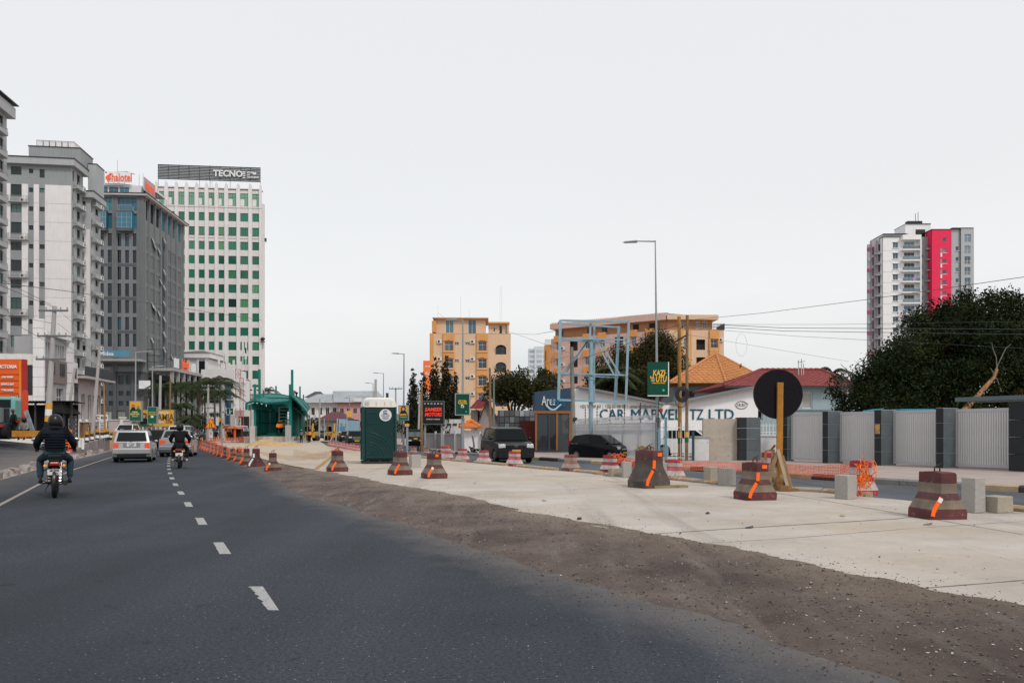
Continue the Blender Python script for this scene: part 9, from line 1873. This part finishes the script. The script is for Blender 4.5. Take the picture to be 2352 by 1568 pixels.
 mb=MB(); mb.box(-W/2*.8, W/2*.8,-hL*.8, hL*.85,.16,.3); mb.build('underbody', BMP, t)
 if bump: mb=MB(); mb.box(-W/2*.93, W/2*.93,-hL-.01,-hL+.1,.24,.44); mb.box(-W/2*.93, W/2*.93, hL-.12, hL+.01,.26,.40); mb.build('bumper_skirt', BMP, t, bevel=.02)
 return t, W, hL
def pair(t, nm_, mat, x, dx, y0, y1, z0, z1, par=None, taper=0):
 for s_ in (-1,1):
  mb=MB(); a, b = s_*x, s_*(x+dx); mb.prism([(a, z0+taper), (b, z0), (b, z1), (a, z1-taper*.3)], y0, y1, 'Y'); mb.build(nm_, mat, t, bevel=.012)
# silver hatchback, nearest car, seen from behind
p = G(297,1062,0); p.y += 1.9
t, W_c, hL = car('parked_car', 'silver hatchback with orange red tail lamps, nearest car seen from behind', 'car', (p.x-.6, p.y, 0), hr(200), 3.8,1.68,1.52,.92,.92, [(-.75,.9), (-.25,1.46), (1.1,1.52), (1.62,1.46), (1.86,.93)], SIL, 1.0,.31, tailh=.93)
t.name = 'silver_car';
pair(t, 'tail_light', TLO, .56,.22, hL-.07, hL+.01,.68,.91, taper=.03)
mb=MB(); mb.box(-W_c/2*.97, W_c/2*.97, hL-.08, hL+.05,.40,.66); mb.build('rear_bumper', SIL, t, bevel=.04); mb=MB(); mb.box(-.62,.62, hL-.06, hL+.03,.24,.41); mb.build('bumper_skirt', BMP, t, bevel=.02)
mb=MB(); mb.box(-.36,.36, hL+.0, hL+.012,.74,.94); mb.build('plate_recess', SIL2, t); mb=MB(); mb.box(-.2,.2, hL+.014, hL+.022,.76,.92); mb.build('number_plate', PLT, t); T(t, 'T 530', .075, HJ, 0,.87, y=hL+.026, rot=(PI2,0,pi), w_=.26, bold=.02, ext=.002); T(t, 'EFD', .075, HJ, 0,.80, y=hL+.026, rot=(PI2,0,pi), w_=.18, bold=.02, ext=.002)
mb=MB(); mb.bar((0, hL-.02,.98), (.3, hL-.12,1.10), .015); mb.build('wiper', BMP, t)
for s_ in (-1,1): mb=MB(); mb.tube([(s_*.55,-.2,1.53), (s_*.55,-.15,1.58), (s_*.55,1.0,1.58), (s_*.55,1.05,1.53)], .014,5); mb.build('roof_rail', SIL2, t)
# silver saloon
p = G(407,1049,0); t, W_c, hL = car('silver_car', 'silver grey saloon with red tail lamps right behind the second motorcyclist', 'car', (p.x-.75, p.y+2.1,0), hr(197), 4.4,1.74,1.5,.95,.92, [(-.85,.92), (-.2,1.44), (.9,1.5), (1.15,1.47), (1.85,1.03)], SIL2,1.03,.32, tailh=1.03)
pair(t, 'tail_light', TLO, .52,.27, hL-.09, hL+.012,.72,.96, taper=.05); mb=MB(); mb.box(-W_c/2*.97, W_c/2*.97, hL-.08, hL+.05,.38,.62); mb.build('rear_bumper', SIL2, t, bevel=.04); mb=MB(); mb.box(-W_c/2*.97, W_c/2*.97, hL+.045, hL+.055,.50,.525); mb.build('bumper_strip', CHR, t); mb=MB(); mb.box(-.25,.25, hL+.0, hL+.02,.76,.87); mb.build('number_plate', PLT, t)
# dark suv and van further on
p = G(359,1033.5,0); t, W_c, hL = car('dark_car', 'black hatchback with lit red tail lamps between the two silver cars', 'car', (p.x-.8, p.y+1.9,0), hr(199), 4.1,1.74,1.6,1.0,.95, [(-.8,.95), (-.25,1.54), (1.1,1.6), (1.6,1.54), (1.92,1.0)], CBL, 1., .33)
pair(t, 'tail_light', M('lens_lit_red', (.5,.02,.02), .3, emit=((1,.04,.04), 1.2)), .6,.2, hL-.04, hL+.02,.9,1.04)
p = P(291,991,76); t, W_c, hL = car('white_car', 'white estate car waiting on the forecourt beyond the silver hatchback', 'car', (p.x, 76,.7), hr(10), 4.3,1.75,1.6,.98,.93, [(-.9,.93), (-.25,1.54), (1.1,1.6), (1.7,1.52), (2.0,1.0)], CWH, .92,.33); pair(t, 'headlight', HLT, .5,.28,-hL-.01,-hL+.1,.66,.82)
t, W_c, hL = car('minibus', 'white minibus ahead of the silver saloon with blank rear', 'minibus', (P(418,991,78).x, 78,0), hr(190), 4.7,1.75,2.05,1.15,1.1, [(-2.0,1.1), (-1.6,1.95), (0,2.05), (2.1,2.0), (2.3,1.15)], CWH, 1.0,.33, axf=-1.5, axr=1.4, tailh=1.1); pair(t, 'tail_light', TLO, .66,.1, hL-.02, hL+.012,.7,1.0)
# oncoming far vehicles left of the station
t, W_c, hL = car('minibus', 'white minibus facing the camera beyond the far barrier row', 'minibus', (P(553,991,172).x, 172,0), hr(8), 4.7,1.9,2.1,1.15,1.05, [(-2.1,1.05), (-1.5,2.0), (0,2.1), (2.1,2.05), (2.3,1.15)], CWH, 1.3,.33, axf=-1.5, axr=1.4); pair(t, 'headlight', HLT, .6,.2,-hL-.02,-hL+.1,.7,.85)
t, W_c, hL = car('dark_car', 'black saloon with amber plate facing the camera beside the far minibus', 'car', (P(563,991,160).x, 160,0), hr(5), 4.4,1.75,1.45,.9,.86, [(-.9,.86), (-.2,1.4), (.9,1.45), (1.2,1.4), (1.8,.95)], CBL, 1.1); mb=MB(); mb.box(-.27,.27,-hL-.02,-hL+.01,.4,.55); mb.build('number_plate', PLTY, t)
# oncoming on the opposite carriageway
def oncoming(x, yb, rz_, lab, col, k=1., suv=False, nm='dark_car', dx=0, plate=True, z=0.):
 p = G(x, yb, z); H_ = 1.55 if suv else 1.45; t, W_c, hL = car(nm, lab, 'car', (p.x+dx, p.y+2.0*k, z), hr(rz_), 4.5,1.8, H_, .98 if suv else .9,.95 if suv else .86, [(-.95,.93 if suv else .86), (-.3, H_-.06), (.9, H_), (1.5, H_-.07), (1.95,.98)], col, k, .33, bump=True)
 pair(t, 'headlight', HLT, .52,.32,-hL-.012,-hL+.12,.66,.82, taper=.03); mb=MB(); mb.prism([(-.42,.50), (.42,.50), (.48,.78), (-.48,.78)], -hL-.02,-hL+.02, 'Y'); mb.build('grille', CHR if nm == 'dark_car' else BMP, t)
 if plate: mb=MB(); mb.box(-.24,.24,-hL-.035,-hL-.012,.32,.45); mb.build('number_plate', PLTY, t)
 return t
oncoming(805,1020.5,16, 'black car with bright chrome grille just left of the toilet', CBL, 1.08, dx=.1); oncoming(789,1014,16, 'second black car behind the chrome grilled one', CBL, 1.05); oncoming(779,1011,16, 'white car peeping left of the two black cars', CWH, 1., nm='white_car', plate=False); oncoming(735,1006,8, 'pale silver car driving up the site lane', SIL, 1.15, nm='silver_car', plate=False, z=.1); oncoming(717,1003,8, 'white car behind the pale silver one on the site lane', CWH, 1.1, nm='white_car', plate=False, z=.1)
# boxy black suv
p = G(1168,1063.5,0); t, W_c, hL = car('dark_car', 'boxy black car with amber plate facing the camera on the opposite road', 'car', (p.x-.12, p.y+1.95,0), hr(13), 4.2,1.78,1.66,1.06,1.0, [(-1.15,1.02), (-.72,1.58), (.6,1.66), (1.75,1.63), (2.0,1.06)], CBL, 1., .33, noseh=.88, bump=True)
pair(t, 'headlight', HLT, .50,.32,-hL-.012,-hL+.14,.70,.88, taper=.02); mb=MB(); mb.box(-.46,.46,-hL-.02,-hL+.02,.72,.84); mb.build('grille', BMP, t); mb=MB(); mb.tube([(.07*cos(a), -hL-.025,.79+.045*sin(a)) for a in np.linspace(0,6.28,13)[:-1]], .012,5, closed=True); mb.build('badge', CHR, t); mb=MB(); mb.box(-.6,.6,-hL-.025,-hL, .36,.5); mb.build('lower_grille', BMP, t)
mb=MB(); mb.box(-.2,.2,-hL-.045,-hL-.02,.52,.63); mb.build('number_plate', PLTY, t); mb=MB(); mb.box(-.46,.46,-hL-.028,-hL+.0,.845,.855); mb.build('grille_trim', CHR, t)
# small black hatchback, side on
p = G(1378,1056,.0); t, W_c, hL = car('dark_car', 'small black hatchback seen side on behind the kerb blocks, driver in white', 'car', (p.x, p.y+.4,.0), hr(52), 3.4,1.48,1.48,.92,.88, [(-1.2,.9), (-.45,1.42), (.5,1.48), (1.35,1.38), (1.62,.95)], CBL, .89,.28, noseh=.78, axf=-1.15, axr=1.12, bump=False)
pair(t, 'headlight', HLT, .42,.26,-hL-.005,-hL+.3,.62,.80, taper=.04); mb=MB(); mb.box(-.3,.3,-hL-.01,-hL+.03,.60,.68); mb.build('grille', CHR, t); mb=MB(); mb.box(-.2,.2,-hL-.04,-hL-.01,.38,.49); mb.build('number_plate', PLTY, t); mb=MB(); mb.blob((-.70,-.72,.72), .04,1,1,0, sq=(.4,1,.5)); mb.build('side_repeater', AMB, t); mb=MB(); mb.box(-.72,-.6, hL-.12, hL-.02,.85,1.1); mb.build('tail_light', TLR, t)
mb=MB(); mb.blob((-.52,-.05,1.02), .2,1,2,.05, sq=(.5,.7,.9)); dr = mb.build('driver_shirt', M('shirt_white', (.55,.58,.62), .8), t); mb=MB(); mb.blob((-.53,-.05,1.25), .1,2,2,.02, sq=(.5,.9,1.1)); mb.build('driver_head', SKIN, t)
# white cars parked behind the picket fence
for (x, yb, rz_, lab) in ((1553,1049,70, 'white parked car right behind the white picket fence'), (1585,1038,60, 'second white parked car deeper in the yard'), (1470,1034,75, 'silver car glimpsed through the steel fence'), (1400,1030,75, 'pale car behind the steel fence, left one')):
 p = G(x, yb, .12); t, W_c, hL = car('white_car' if 'white' in lab else 'silver_car', lab, 'car', (p.x+1, p.y+.6,.12), hr(rz_), 4.3,1.74,1.5,.95,.9, [(-.95,.92), (-.3,1.43), (.8,1.5), (1.5,1.42), (1.9,1.)], CWH if 'white' in lab else SIL, 1., .32); pair(t, 'headlight', HLT, .5,.3,-hL-.01,-hL+.2,.62,.82)
# tuk-tuk
def tuktuk():
 p = G(948,1034.5,0); t = thing('auto_rickshaw', (p.x, p.y+1.2,0), hr(10), 'black three wheeled taxi with amber plate right of the toilet', 'auto rickshaw'); k = 1.02; t.scale = (k,)*3; w_ = .62
 mb=MB(); mb.prism([(-1.2,.35), (-1.28,.75), (-1.1,1.0), (-.95,1.02), (-.95,.5), (.3,.45), (.3,.95), (1.25,1.0), (1.3,.4)], -w_, w_, 'X'); mb.build('body', CBL, t, bevel=.05)
 mb=MB(); mb.prism([(-.95,1.5), (-.85,1.60), (.9,1.62), (1.15,1.5), (1.15,1.42), (-.98,1.44)], -w_-.03, w_+.03, 'X'); mb.build('canopy', M('canopy_black', (.012,.012,.013), .7), t, bevel=.04)
 for s_ in (-1,1): mb=MB(); mb.bar((s_*(w_-.03), -1.05,1.0), (s_*(w_-.03), -.9,1.5), .06); mb.build('pillar', CBL, t); mb=MB(); mb.box(s_*w_-.02, s_*w_+.02,.25,1.2,.95,1.45); mb.build('side_curtain', MATS['canopy_black'], t); mb=MB(); mb.cyl((s_*.52,.8,.22), .22,.12,14, axis='X'); mb.build('rear_wheel', RUB, t); mb=MB(); mb.box(s_*.42-.11, s_*.42+.11,-1.3,-1.2,.72,.82); mb.build('headlight', HLT, t); mb=MB(); mb.blob((s_*.74,-1.0,1.05), .06,1,1,0); mb.build('mirror', DARK, t)
 mb=MB(); mb.quad((-w_+.1,-1.08,1.04), (w_-.1,-1.08,1.04), (w_-.12,-.93,1.42), (-w_+.12,-.93,1.42)); mb.build('windscreen', glass('rickshaw_glass', (.04,.07,.07), (.09,.12,.12), .5,.05), t); mb=MB(); mb.box(-.13,.13,-1.32,-1.28,.84,.96); mb.build('number_plate', PLTY, t); mb=MB(); mb.cyl((0,-1.05,.22), .22,.1,14, axis='X'); mb.build('front_wheel', RUB, t)
tuktuk()
# truck tractor at the left edge
def truck():
 p = P(-13,991,49); z = .98; t = thing('lorry', (p.x, 49, z), hr(12), 'teal cabbed lorry with bare chassis beside the orange totem', 'lorry'); TC = M('truck_teal', (.16,.42,.40), .4, var=.1)
 mb=MB(); mb.prism([(-1.0,1.3), (1.0,1.3), (1.05,2.4), (.95,2.62), (-1.0,2.62)], .3,2.2, 'Y'); mb.build('cab', TC, t, bevel=.08); mb=MB(); mb.box(-.8,.8,.26,.31,1.95,2.45); mb.build('rear_window', GLC_, t); mb=MB(); mb.box(-.75,.75,.22,.295,.8,1.9); mb.build('cab_back', DARK, t, bevel=.05)
 mb=MB(); mb.box(-.9,.9,-.8,2.4,.6,1.0); mb.build('chassis', DKF, t); mb=MB(); mb.cyl((.3,.0,1.5), .22,.9,12); mb.build('air_tank', STL, t)
 for x in (-.85,-.5,.5,.85): mb=MB(); mb.cyl((x, -.4,.5), .5,.3,18, axis='X'); mb.build('wheel', RUB, t, smooth=40)
 for s_ in (-1,1): mb=MB(); mb.box(s_*.7-.14, s_*.7+.14,-1., -.96,.75,.92); mb.build('tail_light', TLR, t)
truck()
# excavators
def digger(x, yb, Y, lab, s_=1.):
 p = P(x, 991, Y); t = thing('excavator', (p.x, Y, .1), 0, lab, 'excavator'); t.scale = (s_,)*3; EY = M('excavator_yellow', (.50,.27,.05), .6, var=.2, vs=2);
 mb=MB(); mb.box(-1.1,1.1,-1,1,.9,1.7); mb.build('body', EY, t, bevel=.08); mb=MB(); mb.box(-.9,.1,-.8,.5,1.7,2.7); mb.build('cab', GLC_, t); mb=MB(); mb.box(-1,.2,-.9,.6,2.7,2.8); mb.build('cab_roof', EY, t)
 for sx in (-1,1): mb=MB(); mb.tube([(sx*.95,-1.3,.45), (sx*.95,1.3,.45)], .45,12); mb.box(sx*.95-.25, sx*.95+.25,-1.3,1.3,0,.9); mb.build('track', DARK, t)
 mb=MB(); mb.bar((.6,-1,1.5), (1.0,-2.4,3.1), .3); mb.bar((1.0,-2.4,3.1), (1.2,-3.6,1.6), .24); mb.build('boom', EY, t); mb=MB(); mb.prism([(-3.9,.6), (-3.2,.6), (-3.2,1.5), (-3.7,1.4)], .8,1.6, 'X'); mb.build('bucket', EY, t)
digger(714,1005,118, 'yellow excavator right beside the teal station wall', .8); digger(763,1004,122, 'second yellow excavator at the end of the site lane', .8)
# workers and bystanders
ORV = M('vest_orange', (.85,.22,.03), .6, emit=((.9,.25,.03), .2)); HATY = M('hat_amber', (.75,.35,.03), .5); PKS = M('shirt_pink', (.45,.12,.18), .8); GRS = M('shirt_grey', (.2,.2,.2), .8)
for (x, y, Y, rz_, lab, jk, tr, kw) in ((640.5,994,96.5,200, 'worker in orange vest and amber helmet inside the station, left one', ORV, BLKC, dict(hat=HATY, vest=ORV)), (646,994,97.5,150, 'worker in orange vest inside the station, right one', ORV, BLKC, dict(hat=HATY, vest=ORV)), (657,994,104,90, 'worker in amber jacket stooping behind the concrete post', HATY, BLKC, dict(hat=HATY))):
 person(Vector((P(x, 991, Y).x, Y, .9)), hr(rz_), lab, jk, tr, DARK, dict(haL=(-.2,.3,1.05), haR=(.2,.28,1.0)), 1.05, detail=0, **kw)
bend = dict(chest=(0,.38,1.15), neck=(0,.52,1.2), head=(0,.62,1.18), shL=(-.19,.44,1.15), shR=(.19,.44,1.15), elL=(-.22,.5,.88), elR=(.22,.5,.88), haL=(-.15,.55,.62), haR=(.15,.55,.62), pelvis=(0,0,.95))
pz = P(681,917,103); person(Vector((pz.x, 103, (991-917)*103/F+HC)), hr(120), 'roof worker in pink bending over on top of the station', PKS, BLKC, DARK, bend, .95, detail=0); pz = P(703,947,110); person(Vector((pz.x, 110, (991-947)*110/F+HC)), hr(60), 'roof worker crouching on the lower right station roof', GRS, BLKC, DARK, bend, .9, detail=0)
p = P(692,991,98); person(Vector((p.x, 98,.1)), hr(40), 'worker in white helmet standing beside the station plinth', GRS, BLKC, DARK, None, .9, hat=WSH, detail=0)
p = P(709,991,100); person(Vector((p.x, 100,.1)), hr(70), 'man bending over beside the yellow excavator', M('shirt_tan', (.3,.2,.1), .8), BLKC, DARK, bend, .95, detail=0)
p = P(31,991,48); person(Vector((p.x, 48,1.02)), hr(150), 'attendant in black leaning on the orange totem', BLKC, BLKC, DARK, dict(elL=(-.34,.05,1.2), haL=(-.42,.1,1.05), head=(.02,.03,1.62)), 1., hat=M('cap_purple', (.2,.02,.06), .7), detail=0)
p = P(56,991,48.5); person(Vector((p.x, 48.5,.95)), hr(190), 'person in grey sitting beside the totem', GRS, BLKC, DARK, dict(pelvis=(0,0,.5), chest=(0,.03,.86), neck=(0,.03,1.04), head=(0,.05,1.18), shL=(-.18,.03,.98), shR=(.18,.03,.98), elL=(-.24,.1,.72), elR=(.24,.1,.72), haL=(-.15,.3,.6), haR=(.15,.3,.6), hiL=(-.1,0,.48), hiR=(.1,0,.48), knL=(-.15,.42,.5), knR=(.15,.42,.5), anL=(-.15,.42,.09), anR=(.15,.42,.09)), 1., helmet=HELM, detail=0)
for (x, Y, lab, jk) in ((497,112, 'pedestrian in black left of the orange kiosk', BLKC), (526,117, 'pedestrian in a dark top at the kiosk counter', BLKC), (534,118, 'pedestrian in crimson at the kiosk', M('top_crimson', (.2,.02,.04), .8)), (447,103, 'pedestrian in grey beside the street shrubs', GRS), (530,119, 'pedestrian waiting between the two kiosk customers', GRS), (712.5,109, 'labourer in orange standing by the first excavator', ORV)):
 p = P(x, 991, Y); person(Vector((p.x, Y, .0)), hr(x*37 % 360), lab, jk, BLKC, DARK, None, 1., detail=0)
# motorcyclist group far ahead left of the sedan
p = P(353,991,66); person(Vector((p.x-.4,66,0)), hr(200), 'distant motorcyclist between the silver hatchback and the dark car', GRS, BLKC, DARK, RIDE, 1., helmet=HELM, detail=0); motorbike(Vector((p.x-.4,66,0)), hr(200), 'distant motorcycle between the silver hatchback and the dark car', 1., None)
# litter, weeds and posters to break up clean surfaces
rr = random.Random(11)
for i, (x, y, z) in enumerate(((1720,1212,.1),(1935,1185,.1),(1250,1150,.1),(1480,1062,.12),(2236,1100,.12),(1090,1110,.1),(2130,1205,.1),(820,1105,.06))):
 mb=MB(); mb.add([(-.06,-.03,.01),(.05,-.04,.015),(.07,.03,.03),(-.04,.04,.008)], [(0,1,2,3)]); p = G(x, y, z+.004); tag(mb.build('litter', [DARK, M('litter_tan', (.35,.28,.2), .9), STL][i % 3], loc=p, rz=i), 'small flat scrap of litter, %s' % ('on the slab before the striped barrier', 'on the slab right of the sign', 'on the slab below the boxy car', 'on the pavement below the fence', 'on the pavement before the wall', 'on the slab right of the toilet', 'left of the largest barrier', 'near the gravel edge')[i], 'litter')
